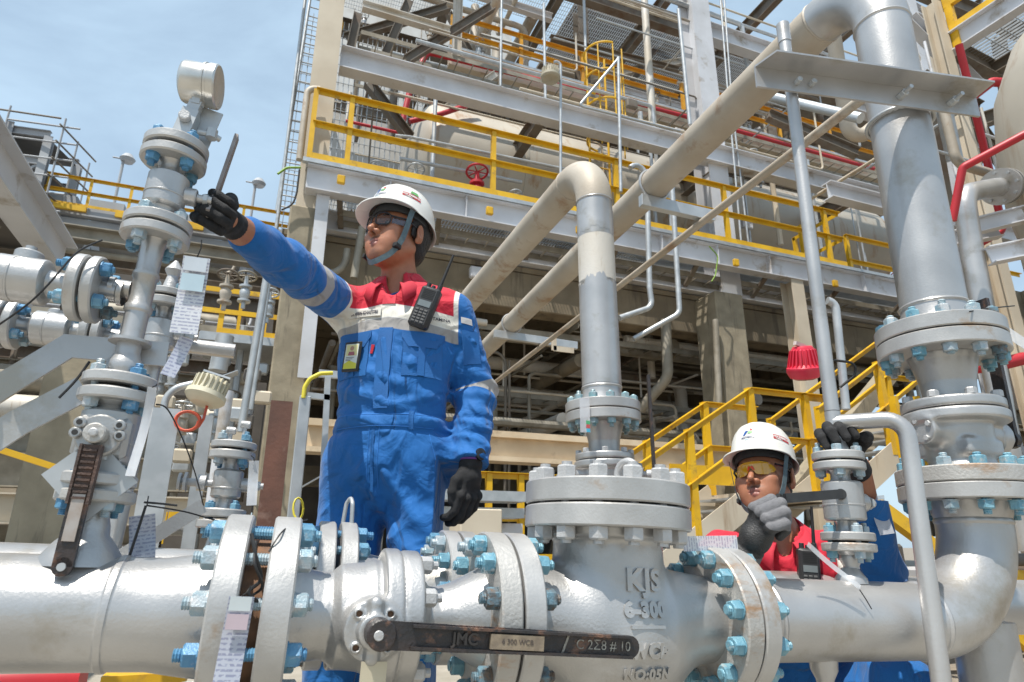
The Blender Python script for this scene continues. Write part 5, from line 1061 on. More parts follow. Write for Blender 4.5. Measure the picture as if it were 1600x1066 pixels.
mb = MB(); c_ = Vector((.082, 0, -.09)); mb.bar(c_+Vector((-.004, 0, -.02)), c_+Vector((.0, .03, .04)), .02, .007, up=(1, 0, 0)); mb.bar(c_+Vector((0, .03, .04)), c_+Vector((.012, .045, .19)), .021, .007, up=(1, 0, 0)); mb.build('lever', pm('dull_grey_lever', (.3, .28, .27), (.2, .16, .14), rough=.5, metal=.4, scale=30), vb, smooth=False)
t = thing('pressure_gauge', 'round pressure gauge on top of the left stack, dial turned away', 'gauge', FL(SX, 0, .828))
lowflange(t, .02); mb = MB(); mb.bar((0, 0, .02), (.012, 0, .1), .03, .034, up=(0, 1, 0)); mb.bar((.012, 0, .1), (.016, 0, .125), .022, .022, up=(0, 1, 0)); mb.build('block', M_galv, t, smooth=False)
MB().bar((.026, .02, .03), (.042, .02, .13), .004, .045, up=(1, 0, 0)).build('back_plate', M_galv, t, smooth=False)
MB().cyl((.006, -.017, .075), (.006, -.03, .075), .011, 20, bev=.002).build('bleed_plug', M_nutsil, t)
MB().path([(.03, 0, .06), (.055, 0, .062), (.07, .01, .06)], .006, 10).cyl((.055, 0, .052), (.055, 0, .072), .011, 8).build('bleed_valve', M_galv, t)
mb = MB(); hexnut(mb, T((.016, 0, .118)), .025, .016); mb.build('gauge_nut', M_galv, t, ang=30)
gq = T((.016, 0, .172)) @ rot(-.1, 'Z') @ rot(PI/2, 'Y'); M_inox = pm('brushed_gauge_case', (.6, .59, .56), (.5, .49, .46), rough=.3, metal=.75, scale=20)
MB(gq).lathe([(.001, -.036), (.034, -.036), (.04, -.033), (.0425, -.028), (.0425, .008), (.0455, .009), (.0455, .012), (.0435, .013), (.0435, .018), (.0455, .019), (.0455, .032), (.043, .035), (.040, .034)], 56).build('case', M_inox, t)
MB(gq).lathe([(.001, .03), (.0405, .0305)], 48).build('dial', pm('white_dial', (.7, .7, .68), rough=.3), t)
MB(gq).bar((0, -.01, .0325), (.015, .02, .0325), .002, .001).build('needle', M_black, t)
# --- valves lying along the pipe at the left edge
def hvalve(label, x, y, z, H, rf, rb_, group=None, ph=0):
    return mini_valve('ball_valve', label, LINE @ T((x, y, z)) @ rot(PI/2, 'Y'), H, rf, rb_, neck=rf*.36, stem=False, sd_=ph)
h1 = hvalve('fat horizontal valve joined to the left instrument pipe', -.342, 0, .528, .2, .06, .04)
MB().lathe([(.018, .02), (.018, .045), (.0225, .048), (.0225, .056)], 24, caps=False).build('end_pipe', M_silver, h1)
flange_disc(MB(), T((0, 0, .0025)), .06, .018, 36).build('flange', M_flange, h1); flange_disc(MB(), T((0, 0, -.2225)), .06, .018, 36).build('flange', M_flange, h1); studs(h1, T((0, 0, -.2)), 4, .0425, .043, .007, M_blue, PI/4, M_bluedk)
MB().cyl((-.03, 0, -.1), (-.052, 0, -.1), .022, 24, bev=.003).cyl((-.052, 0, -.1), (-.062, 0, -.1), .009, 12).build('bonnet', M_silvcast, h1)
MB(T((0, 0, -.24))).cyl((0, 0, 0), (0, 0, -.5), .02, 20).build('end_pipe', M_silver, h1)
h2 = hvalve('smaller horizontal valve behind and below the fat one', -.43, .4, .556, .17, .056, .038, ph=.2)
flange_disc(MB(), T((0, 0, .0025)), .056, .018, 36).build('flange', M_flange, h2); flange_disc(MB(), T((0, 0, -.1925)), .056, .018, 36).build('flange', M_flange, h2); studs(h2, T((0, 0, -.17)), 4, .04, .043, .0066, M_blue, PI/4, M_bluedk)
MB().cyl((0, 0, .02), (0, 0, .3), .018, 18).build('end_pipe', M_silver, h2); MB().cyl((0, 0, -.19), (0, 0, -.6), .018, 18).build('end_pipe', M_silver, h2)
MB().cyl((-.03, 0, -.085), (-.046, 0, -.085), .018, 20, bev=.003).build('bonnet', M_silvcast, h2)
h3 = mini_valve('ball_valve', 'upright valve half hidden behind the large plastic tag', LINE @ T(lat(262, 470, .32)), .16, .05, .032, neck=.018); lowflange(h3, .016, .05)
MB().lathe([(.02, .018), (.012, .06), (.02, .075), (.004, .1)], 16).build('plug', M_nutsil, h3); MB().cyl((0, 0, -.15), (0, 0, -.6), .017, 16).build('end_pipe', M_silver, h3)
# --- silver braces holding the stack
def flatbar(name, label, pts, w_, y, mat=None, th=.006, cat='bracket'):
    """a flat bar standing on edge, following points given in pixels on plane y"""
    P = [lat(px, py, y) for px, py in pts]; n = len(P); nor = []
    for i in range(n):
        d = (P[min(i+1, n-1)]-P[max(i-1, 0)]).normalized(); nor.append(Vector((-d.z, 0, d.x)))
    top = [(P[i]+nor[i]*w_/2) for i in range(n)]; bot = [(P[i]-nor[i]*w_/2) for i in range(n)]
    mb = MB(LINE); ol = [(p.x, p.z) for p in bot]+[(p.x, p.z) for p in reversed(top)]
    mb.prism(ol, -y-th/2, -y+th/2, rot(PI/2, 'X')); return single(name, label, cat, mb, mat or M_silver, None, False)
flatbar('flat_brace', 'broad silver flat bar bent level behind the left instrument pipe', [(-80, 655), (107, 541), (262, 554)], .045, .03)
flatbar('flat_brace', 'lower silver brace sloping down to the left edge', [(-60, 717), (30, 660), (132, 607)], .046, .035)
flatbar('flat_brace', 'short silver brace under the small valve at the left of the flange gap', [(190, 870), (318, 790)], .03, .30)
t = thing('hanging_plate', 'bare metal plate hung askew behind the rusty lever', 'plate', FL(SX, -.04, .2)); MB().box((-.05, -.002, -.045), (.05, .002, .045), rot(.75, 'Y')).build('plate', M_galv, t, smooth=False)
# --- second line behind the first worker side
rt = thing('rear_spool', 'second silver pipe with paired flanges running behind the first line', 'pipe', FL(0, .38, .012))
Z = .0
MB().lathe([(.084, -1.6), (.084, .06), (.094, .115)], 48, XAX, caps=False).build('pipe', M_silver, rt)
for x in (.12, .168): flange_disc(MB(), T((x, 0, 0)) @ XAX, .157, .036, 56).build('flange', M_flange, rt)
studs(rt, T((.162, 0, 0)) @ XAX, 12, .132, .086, RB, M_blue, PI/12, M_bluedk)
MB().path([(.192, -.02, .14), (.188, -.02, .2), (.184, 0, .215), (.176, .006, .2), (.172, .006, .14)], .005, 10, .012, 5).build('spade_handle', M_galv, rt)
MB().lathe([(.094, .204), (.084, .26), (.084, .36), (.094, .41)], 40, XAX, caps=False).build('short_pipe', M_silver, rt)
for x in (.41, .452): flange_disc(MB(), T((x, 0, 0)) @ XAX, .15, .036, 56).build('flange', M_flange, rt)
studs(rt, T((.449, 0, 0)) @ XAX, 12, .127, .08, RB, M_pblue, PI/12+.1, M_blue)
MB().lathe([(.084, .49), (.084, 2.6)], 40, XAX).build('pipe', M_silver, rt)
v5 = mini_valve('ball_valve', 'small upright valve with two white caps on the rear pipe', FL(-.093, .38, .315), .153, .05, .032, bm=M_bluedk, neck=.018)
lowflange(v5, .016, .05); studs(v5, T((0, 0, -.153)), 4, .0355, .041, .0058, M_blue, PI/4); flange_disc(MB(), T((0, 0, -.1735)), .05, .018, 36).build('flange', M_flange, v5)
MB().lathe([(.03, -.24), (.022, -.2), (.02, -.17)], 20).build('stub', M_silver, v5)
for x, z in ((-.012, .045), (.017, .062)): MB().cyl((x, 0, .015), (x, 0, z), .005, 10).cyl((x-.011, 0, z), (x+.011, 0, z), .009, 14, bev=.002).build('cap', M_nutsil, v5)
MB().cyl((-.03, 0, -.077), (-.1, .01, -.077), .009, 14).cyl((-.045, 0, -.077), (-.062, 0, -.077), .018, 16).cyl((-.085, .01, -.077), (-.091, .01, -.077), .022, 16).cyl((-.097, .01, -.077), (-.103, .01, -.077), .02, 16).build('side_union', M_nutsil, v5)
# --- small valve on the right spool, drain loop and pole
S4 = 1.3
t = thing('branch_flange', 'small flange on the branch of the right pipe, under the small valve', 'flange', FL(S4, 0, .11)); MB().lathe([(.018, 0), (.017, .006), (.024, .02), (.022, .03), (.028, .038)], 24).build('neck', M_silvcast, t)
flange_disc(MB(), T((0, 0, .0375)), .059, .019, 36).build('flange', M_flrust, t)
v4 = mini_valve('ball_valve', 'small flanged valve held by the second worker between his hands', FL(S4, 0, .356), .187, .059, .046, bm=M_pblue, neck=.022)
studs(v4, T((0, 0, -.187)), 4, .042, .043, .0068, M_pblue, PI/4+.5); MB().lathe([(.042, -.1895), (.042, -.1845)], 28).build('gasket', M_gask, v4)
mb = MB(); c_ = Vector((-.05, -.045, -.083)); mb.cyl((-.03, -.025, -.083), c_, .012, 14); mb.bar(c_, c_+Vector((-.16, -.0, -.02)), .021, .01, up=(0, 1, 0)); mb.build('lever', pm('dark_lever_paint', (.02, .02, .022), (.035, .035, .035), rough=.4, scale=30), v4, smooth=False)
t = thing('drain_pipe', 'thin silver drain pipe bending over and down in front of the right spool', 'pipe', FL(S4, 0, .36))
flange_disc(MB(), T((0, 0, -.0015)), .059, .0195, 36).build('flange', M_flange, t)
MB().lathe([(.03, .018), (.026, .03), (.02, .045), (.0185, .055), (.0185, .12)], 28).build('riser', M_silver, t)
MB().path([(.0, 0, .092), (.098, -.118, .092), (.065, -.118, -1.0)], .0195, 20, .045, 8).build('bent_arm', M_silver, t)
mb = MB(LINE); mb.cyl((S4, 0, .482), (1.292, .0, 1.66), .0175, 20); mb.cyl((1.292, 0, 1.63), (1.2917, 0, 1.7), .0195, 20); single('vent_pole', 'tall thin silver vent pole rising past the angle bracket', 'pole', mb, M_silver)
# --- angle bracket with U bolt
a_, b_ = Vector((1.165, -.0, 1.5)), Vector((1.87, -.135, 1.5)); d = (b_-a_).normalized(); nrm = Vector((d.y, -d.x, 0)).normalized()
if nrm.y > 0: nrm = -nrm
Mb = Matrix(((d.x, nrm.x, 0, a_.x), (d.y, nrm.y, 0, a_.y), (0, 0, 1, a_.z), (0, 0, 0, 1))); ln_ = (b_-a_).length
t = thing('angle_bracket', 'silver angle iron clamped across the tall riser with bolts', 'bracket', LINE @ Mb)
mb = MB(); mb.box((0, 0, -.075), (ln_, .007, 0)); mb.prism([(0, .0072), (ln_, .0072), (ln_, .075), (.03, .075)], -.0065, -.0005); mb.build('angle_iron', M_silver, t, smooth=False)
for x, r_, l_ in ((.125, .005, .02), (.17, .005, .022), (.455, .0065, .05), (.62, .0065, .05)):
    mb = MB(); mb.cyl((x, -.01, -.045), (x, .007+l_, -.045), r_, 12); hexnut(mb, T((x, .0075, -.045)) @ rot(-PI/2, 'X'), r_*3.2, r_*2); hexnut(mb, T((x, .0078+r_*2, -.045)) @ rot(-PI/2, 'X'), r_*3.2, r_*2); mb.build('bolt', M_galv, t, ang=30)
mi = (LINE @ Mb).inverted() @ (LINE @ Vector((1.716, 0, 1.455))); mb = MB()
mb.torus(mi, (0, 0, 1), .0925, .0065, 32, 10, 0, 2*PI); mb.build('u_bolt', M_galv, t)
# brackets carrying the overhead runs
def hanger(label, cpt, w_, Mref, h=.07, ub=True):
    t = thing('pipe_support', label, 'bracket', Mref @ T(cpt)); MB().box((-w_*.2, -.02, -.084-h), (w_*.8, .02, -.085), bev=.002).build('channel', M_galv, t, smooth=False)
    MB().torus((0, 0, 0), (0, 1, 0), .091, .008, 28, 8, 0, 2*PI).build('u_bolt', M_silver, t); return t
hanger('galvanised channel clamped under the overhead run, upper one', (1.716, 1.45, 2.08), .46, LINE)
hanger('galvanised channel clamped under the overhead run, lower one', (1.716, 3.9, 2.08), .8, LINE)
mb = MB(LINE); mb.path([(2.0, .1, 1.9), (2.0, 1.2, 1.9), (2.0, 5.5, 1.9)], .021, 12); single('tracer_pipe', 'thin pipe running alongside the long overhead run', 'pipe', mb, M_oldpipe)
single('support_plate', 'white bracket plate stepping down under the lower clamp', 'bracket', MB().box(at(862, 525, Y=4.9), at(870, 548, Y=4.9)+Vector((0, .01, 0))).box(at(865, 540, Y=4.9), at(897, 552, Y=4.9)+Vector((0, .01, 0))), M_beige, None, False)
# --- red sounder
c = at(1256, 570, d=3.4); t = thing('alarm_sounder', 'bright red ribbed alarm sounder beside the vent pole', 'alarm', T(c) @ rot(-.2, 'Y') @ rot(.25, 'X')); M_pink = pm('bright_red_plastic', (.72, .03, .07), (.6, .03, .06), rough=.35)
pr = [(.001, .1), (.046, .098), (.055, .085), (.064, .02), (.068, .0), (.088, -.015), (.09, -.035), (.072, -.07), (.052, -.078)]; MB().lathe(pr, 32).build('housing', M_pink, t)
mb = MB()
for k in range(22): mb.add([(.062, -.004, -.01), (.062, .004, -.01), (.084, .004, -.01), (.084, -.004, -.01), (.05, -.004, .085), (.05, .004, .085), (.066, .004, .078), (.066, -.004, .078)], [(0, 1, 2, 3), (4, 7, 6, 5), (0, 4, 5, 1), (1, 5, 6, 2), (2, 6, 7, 3), (3, 7, 4, 0)], rot(2*PI*k/22, 'Z'))
mb.build('ribs', M_pink, t, smooth=False)
MB().lathe([(.052, -.0785), (.04, -.082), (.001, -.082)], 24).build('diffuser', pm('tan_diffuser', (.3, .2, .12), (.06, .04, .03), scale=60), t)
MB().bar((-.05, 0, .12), (.075, 0, .07), .02, .02).build('bracket', pm('pale_pink', (.7, .6, .58)), t, smooth=False)
bgpipe('black cable drooping behind the vent pole', [at(1303, 563, d=3), at(1335, 567, d=3), at(1338, 585, d=3), at(1313, 605, d=3)], .006, M_rubber, cat='cable', name='cable', bend=.05)
bgpipe('slim conduit just right of the vent pole', [at(1293, 470, d=3.6), at(1305, 472, d=3.6), at(1322, 640, d=3.4)], .022, M_galv, bend=.05)
# --- plastic tags and ties
def tagmat(name, tint):
    m = bpy.data.materials.new(name); m.use_nodes = True; t_ = m.node_tree; N = t_.nodes.new; K = t_.links.new; b = t_.nodes['Principled BSDF']
    u = N('ShaderNodeTexCoord'); wv = N('ShaderNodeTexWave'); wv.wave_type = 'BANDS'; wv.bands_direction = 'Z'; wv.inputs['Scale'].default_value = 48; wv.inputs['Distortion'].default_value = 0
    mpn = N('ShaderNodeMapping'); mpn.inputs['Scale'].default_value = (190, 60, 150); n = N('ShaderNodeTexNoise'); n.inputs['Scale'].default_value = 1; n.inputs['Detail'].default_value = 1
    K(u.outputs['Object'], wv.inputs['Vector']); K(u.outputs['Object'], mpn.inputs[0]); K(mpn.outputs[0], n.inputs['Vector'])
    def th_(v, a, b_): q_ = N('ShaderNodeMapRange'); q_.inputs['From Min'].default_value = a; q_.inputs['From Max'].default_value = b_; K(v, q_.inputs['Value']); return q_.outputs[0]
    mu = N('ShaderNodeMath'); mu.operation = 'MULTIPLY'; K(th_(wv.outputs['Fac'], .45, .6), mu.inputs[0]); K(th_(n.outputs[0], .42, .5), mu.inputs[1])
    mxx = N('ShaderNodeMixRGB'); mxx.inputs[1].default_value = (*tint, 1); mxx.inputs[2].default_value = (tint[0]*.6, tint[1]*.6, tint[2]*.7, 1); K(mu.outputs[0], mxx.inputs[0]); K(mxx.outputs[0], b.inputs['Base Color'])
    b.inputs['Roughness'].default_value = .15; b.inputs['Alpha'].default_value = .72; b.inputs['Coat Weight'].default_value = .6; return m
M_tag = tagmat('plastic_sleeve_with_print', (.68, .7, .74)); M_tagb = tagmat('bluish_plastic_sleeve', (.5, .53, .62))
M_clear = pm('clear_plastic', (.8, .82, .85), (.7, .72, .76), rough=.12, scale=30, coat=.5); M_clear.node_tree.nodes['Principled BSDF'].inputs['Alpha'].default_value = .45
def hangtag(label, p0, p1, y, w_, mat, tie=None, curl=.004, stripes=None, nm='plastic_tag'):
    """tag running from pixel p0 to p1 on line plane y"""
    a, b = lat(*p0, y), lat(*p1, y); d = b-a; L_ = d.length; z = -d.normalized(); x = Vector((z.z, 0, -z.x)).normalized(); yv = z.cross(x)
    A = Matrix(((x.x, yv.x, z.x, a.x), (x.y, yv.y, z.y, a.y), (x.z, yv.z, z.z, a.z), (0, 0, 0, 1)))
    t = thing(nm, label, 'tag', LINE @ A); mb = MB(); n = 10; vs = []; fs = []
    for k in range(n+1):
        zz = -L_*k/n; off = curl*math.sin(k/n*PI*1.3)
        for s_ in (-1, 1):
            vs += [(s_*w_/2, off-.0006, zz), (s_*w_/2, off+.0006, zz)]
    for k in range(n):
        i = 4*k; fs += [(i, i+4, i+6, i+2), (i+1, i+3, i+7, i+5), (i, i+1, i+5, i+4), (i+2, i+6, i+7, i+3)]
    mb.add(vs, fs); mb.build('sleeve', mat, t)
    for (z0, z1, c_) in (stripes or []): MB().box((-w_*.42, -.0016-curl, -L_*z0), (w_*.42, -.0008-curl, -L_*z1)).build('print_block', pm('print_'+'_'.join(str(int(v*10)) for v in c_), c_, rough=.4), t, smooth=False)
    if tie: q = A.inverted() @ lat(*tie, y-.005); MB().path([(0, 0, .0), Vector((0, -.004, 0)).lerp(q, .5)+Vector((.003, 0, 0)), q], .0011, 6).build('tie', M_rubber, t)
    return t
hangtag('large printed plastic tag hanging from the left valve stack', (308, 402), (287, 522), -.03, .045, M_tag, (315, 375), stripes=[(.02, .2, (.6, .66, .72)), (.24, .46, (.5, .64, .72))])
hangtag('narrow grey tag hanging below the large printed tag', (292, 528), (262, 588), -.02, .024, M_tagb)
hangtag('long printed tag hung over the rusty flange gap of the first line', (378, 932), (345, 1110), -.19, .034, M_tagb, (392, 915), stripes=[(.0, .13, (.6, .66, .68)), (.16, .3, (.55, .45, .5))])
hangtag('blue grey printed tag lying behind the top of the left pipe', (222, 805), (222, 880), .11, .042, M_tagb, (232, 775))
hangtag('clear crumpled tag strip hanging beside the lowest left valve', (238, 605), (205, 745), -.05, .014, M_clear, (245, 600), .012)
hangtag('clear tag strip right of the small valve with white caps', (397, 720), (393, 790), .25, .02, M_clear, (392, 712))
hangtag('printed plastic tag lying across the top of the right check valve flange', (1152, 848), (1066, 850), -.03, .03, M_tag)
hangtag('clear plastic tag sticking out from the upper right valve flange', (1540, 490), (1610, 545), -.12, .036, M_clear, (1530, 483), stripes=[(.0, .3, (.6, .62, .66))])
hangtag('narrow plastic strip slanting over the branch of the right pipe', (1262, 850), (1342, 918), -.095, .011, M_clear)
hangtag('pale tag hanging right of the second worker small valve', (1370, 775), (1385, 835), .1, .05, M_clear)
c = at(913, 622, d=2.58); t = thing('plastic_tag', 'clear tag with blue red and green blocks on the valve behind the bonnet', 'tag', T(c)); MB().box((-.022, -.001, -.14), (.022, .001, 0)).build('sleeve', M_clear, t, smooth=False)
for k, c_ in enumerate(((.1, .5, .7), (.6, .1, .1), (.1, .45, .2))): MB().box((.004, -.003, -.138+k*.016), (.02, -.0015, -.124+k*.016)).build('print_block', pm('tagblock_%d' % k, c_), t, smooth=False)
def wire(label, pts, r_=.0014, y=None):
    mb = MB(LINE); P = [lat(px, py, yy) for px, py, yy in pts]; Q = []
    for i in range(len(P)-1):                       # smooth through the points
        p_, a, b, n_ = P[max(i-1, 0)], P[i], P[i+1], P[min(i+2, len(P)-1)]
        for k in range(6):
            u = k/6; Q.append(.5*((2*a)+(b-p_)*u+(2*p_-5*a+4*b-n_)*u*u+(3*a-p_-3*b+n_)*u**3))
    mb.path(Q+[P[-1]], r_, 6); return single('wire', label, 'wire', mb, M_rubber)
wire('thin black wire drooping from the fat horizontal valve to the left edge', [(160, 375, -.06), (120, 395, -.07), (75, 445, -.08), (40, 478, -.07), (-20, 520, -.05)], .0016)
wire('black cable tie across the silver braces', [(140, 565, -.02), (118, 595, -.02), (92, 622, -.02)], .0022)
wire('black wire falling past the coiled orange cable to the small valve', [(244, 632, 0), (262, 640, 0), (285, 685, .1), (305, 740, .2), (318, 790, .3)])
wire('black cable tie sticking out over the blue grey tag', [(225, 785, .0), (250, 787, .0), (277, 790, .0)], .0018)
wire('black tie crossing the blue grey tag', [(228, 790, 0), (215, 830, 0), (202, 870, 0)], .0022)
wire('thin wire running from the small valve to the first flange', [(230, 790, 0), (290, 800, .1), (345, 815, .15), (372, 812, -.02)])
wire('tangled black wire inside the rusty flange gap', [(393, 834, -.13), (400, 870, -.14), (408, 905, -.13), (388, 925, -.15), (402, 940, -.14)], .0028)
wire('second strand of black wire in the flange gap', [(400, 846, -.12), (398, 880, -.15), (410, 915, -.14), (395, 930, -.13)], .0022)
wire('thin wire looping from the second flange toward the yellow coil', [(420, 862, -.12), (440, 832, -.1), (462, 817, 0), (480, 812, .1)])
wire('black cable tie sticking out above the upper right valve flange', [(1515, 487, -.15), (1545, 482, -.13), (1585, 478, -.1)], .0018)
wire('dark crack like wire lying on the right pipe below the slanting strip', [(1340, 917, -.075), (1352, 935, -.085), (1362, 952, -.088)], .0012)
# ================================================================ the two workers
def math_node(t, op, a, b=None):
    n = t.nodes.new('ShaderNodeMath'); n.operation = op
    for i, v in enumerate((a, b)):
        if v is None: continue
        if isinstance(v, (int, float)): n.inputs[i].default_value = v
        else: t.links.new(v, n.inputs[i])
    return n.outputs[0]
def attr(t, nm):
    n = t.nodes.new('ShaderNodeAttribute'); n.attribute_name = nm; return n.outputs['Fac']
def step(t, v, edge, soft=.0012):                    # 1 where v > edge
    n = t.nodes.new('ShaderNodeMapRange'); n.inputs['From Min'].default_value = edge-soft; n.inputs['From Max'].default_value = edge+soft; t.links.new(v, n.inputs['Value']); return n.outputs[0]
def between(t, v, a, b): return math_node(t, 'MULTIPLY', step(t, v, a), math_node(t, 'SUBTRACT', 1., step(t, v, b)))
def mixc(t, f, a, b):
    n = t.nodes.new('ShaderNodeMixRGB'); t.links.new(f, n.inputs[0])
    for i, v in ((1, a), (2, b)):
        if isinstance(v, tuple): n.inputs[i].default_value = (*v, 1)
        else: t.links.new(v, n.inputs[i])
    return n.outputs[0]
BLUE, RED, WHT, REF = (.01, .115, .36), (.52, .018, .04), (.66, .64, .58), (.33, .32, .31)
def fabric_mat():
    m = bpy.data.materials.new('coverall_cloth'); m.use_nodes = True; t = m.node_tree; b = t.nodes['Principled BSDF']
    h, sx, la, lm, ra, rm = [attr(t, k) for k in ('h', 'sx', 'la', 'lm', 'ra', 'rm')]
    n = t.nodes.new('ShaderNodeTexNoise'); n.inputs['Scale'].default_value = 7; n.inputs['Detail'].default_value = 3
    base = mixc(t, n.outputs[0], tuple(c*.85 for c in BLUE), tuple(min(1, c*1.2) for c in BLUE))
    inner = math_node(t, 'SUBTRACT', 1., step(t, sx, 0.))
    ref = math_node(t, 'MULTIPLY', between(t, h, -.075, -.04), inner)
    wh = math_node(t, 'MULTIPLY', between(t, h, -.04, .005), inner)
    rd = math_node(t, 'MULTIPLY', step(t, h, .005), inner)
    side = math_node(t, 'MULTIPLY', between(t, sx, -.013, 0.), step(t, h, -.04))
    c = mixc(t, ref, base, REF); c = mixc(t, wh, c, WHT); c = mixc(t, rd, c, RED); c = mixc(t, side, c, WHT)
    for a_, m_ in ((la, lm), (ra, rm)):
        bnd = math_node(t, 'MULTIPLY', between(t, a_, .235, .285), step(t, m_, 0.)); c = mixc(t, bnd, c, REF)
    t.links.new(c, b.inputs['Base Color']); b.inputs['Roughness'].default_value = .75; b.inputs['Specular IOR Level'].default_value = .3
    b.inputs['Sheen Weight'].default_value = .12
    g = t.nodes.new('ShaderNodeTexCoord'); w1 = t.nodes.new('ShaderNodeTexNoise'); w1.inputs['Scale'].default_value = 15; w1.inputs['Detail'].default_value = 3; w1.inputs['Distortion'].default_value = 1.3
    w3 = t.nodes.new('ShaderNodeTexNoise'); w3.inputs['Scale'].default_value = 6.5; w3.inputs['Detail'].default_value = 1.5; w3.inputs['Distortion'].default_value = 1.2
    m3 = t.nodes.new('ShaderNodeMapping'); m3.inputs['Rotation'].default_value = (.3, .6, .2); m3.inputs['Scale'].default_value = (1, 1, .55)
    w2 = t.nodes.new('ShaderNodeTexNoise'); w2.inputs['Scale'].default_value = 700
    t.links.new(g.outputs['Object'], w1.inputs['Vector']); t.links.new(g.outputs['Object'], m3.inputs[0]); t.links.new(m3.outputs[0], w3.inputs['Vector'])
    ab = math_node(t, 'ABSOLUTE', math_node(t, 'SUBTRACT', w3.outputs[0], .5)); mr = t.nodes.new('ShaderNodeMapRange'); mr.interpolation_type = 'SMOOTHSTEP'; mr.inputs['From Max'].default_value = .085; t.links.new(ab, mr.inputs['Value'])
    b0 = t.nodes.new('ShaderNodeBump'); b0.inputs['Strength'].default_value = .85; b0.inputs['Distance'].default_value = .007; t.links.new(mr.outputs[0], b0.inputs['Height']); t.links.new(g.outputs['Object'], w2.inputs['Vector'])
    b1 = t.nodes.new('ShaderNodeBump'); b1.inputs['Strength'].default_value = .7; b1.inputs['Distance'].default_value = .012; t.links.new(b0.outputs[0], b1.inputs['Normal']); t.links.new(w1.outputs[0], b1.inputs['Height'])
    b2 = t.nodes.new('ShaderNodeBump'); b2.inputs['Strength'].default_value = .25; b2.inputs['Distance'].default_value = .001; t.links.new(w2.outputs[0], b2.inputs['Height']); t.links.new(b1.outputs[0], b2.inputs['Normal'])
    t.links.new(b2.outputs[0], b.inputs['Normal']); return m
M_cloth = fabric_mat()
M_red_cl = pm('red_cloth', (.52, .018, .04), (.44, .015, .035), rough=.75, scale=10, bump=.3, bscale=400)
M_blue_cl = pm('blue_cloth', (.011, .125, .385), (.009, .1, .32), rough=.75, scale=9, bump=.3, bscale=300)
M_stitch = pm('stitch_thread', (.03, .2, .6), rough=.8)
def skin_mat():
    m = bpy.data.materials.new('skin'); m.use_nodes = True; t = m.node_tree; b = t.nodes['Principled BSDF']
    n = t.nodes.new('ShaderNodeTexNoise'); n.inputs['Scale'].default_value = 28; n.inputs['Detail'].default_value = 4
    c = mixc(t, n.outputs[0], (.3, .118, .06), (.4, .175, .1)); lip = attr(t, 'lip'); st = attr(t, 'stub')
    c = mixc(t, st, c, (.06, .035, .025)); c = mixc(t, lip, c, (.25, .085, .075))
    t.links.new(c, b.inputs['Base Color']); b.inputs['Roughness'].default_value = .44; b.inputs['Subsurface Weight'].default_value = .12; b.inputs['Subsurface Radius'].default_value = (.012, .005, .003); b.inputs['Subsurface Scale'].default_value = .6
    n2 = t.nodes.new('ShaderNodeTexNoise'); n2.inputs['Scale'].default_value = 500; bp = t.nodes.new('ShaderNodeBump'); bp.inputs['Strength'].default_value = .2; bp.inputs['Distance'].default_value = .0008
    t.links.new(n2.outputs[0], bp.inputs['Height']); t.links.new(bp.outputs[0], b.inputs['Normal']); return m
M_skin = skin_mat()
M_hair = pm('black_hair', (.012, .01, .009), (.02, .016, .014), rough=.45, scale=90, bump=.9, bscale=420)
M_hat = pm('white_helmet_plastic', (.74, .73, .69), (.7, .69, .65), rough=.3, scale=5, coat=.25)
M_hatin = pm('helmet_liner', (.05, .055, .06), rough=.8)
M_glove = pm('black_knit_glove', (.012, .012, .013), (.022, .022, .024), rough=.8, scale=60, bump=.8, bscale=600)
M_gloveg = pm('grey_knit_glove', (.2, .2, .21), (.15, .15, .16), rough=.85, scale=60, bump=.8, bscale=600)
M_glovep = pm('dark_palm_coating', (.035, .035, .036), (.02, .02, .02), rough=.5, scale=60, bump=.5, bscale=300)
M_strap = pm('grey_blue_strap', (.11, .16, .18), (.08, .12, .14), rough=.75, scale=80, bump=.4, bscale=500)
def s3(v): return V3(v)
def folds(P, c, d, wid, n_, amp, ph=0., wob=14.):
    """soft cloth folds crossing direction d around point c"""
    q = P-V3(c); d = V3(Vector(d).normalized()); t = q @ d; r_ = np.sqrt((q*q).sum(-1))
    w_ = np.exp(-(r_/wid)**2); wv = np.sin(t*n_+ph+1.3*np.sin(q[..., 0]*wob+ph)+1.1*np.sin(q[..., 2]*wob*1.3+q[..., 1]*wob))
    return amp*w_*(wv-.35*np.abs(wv))
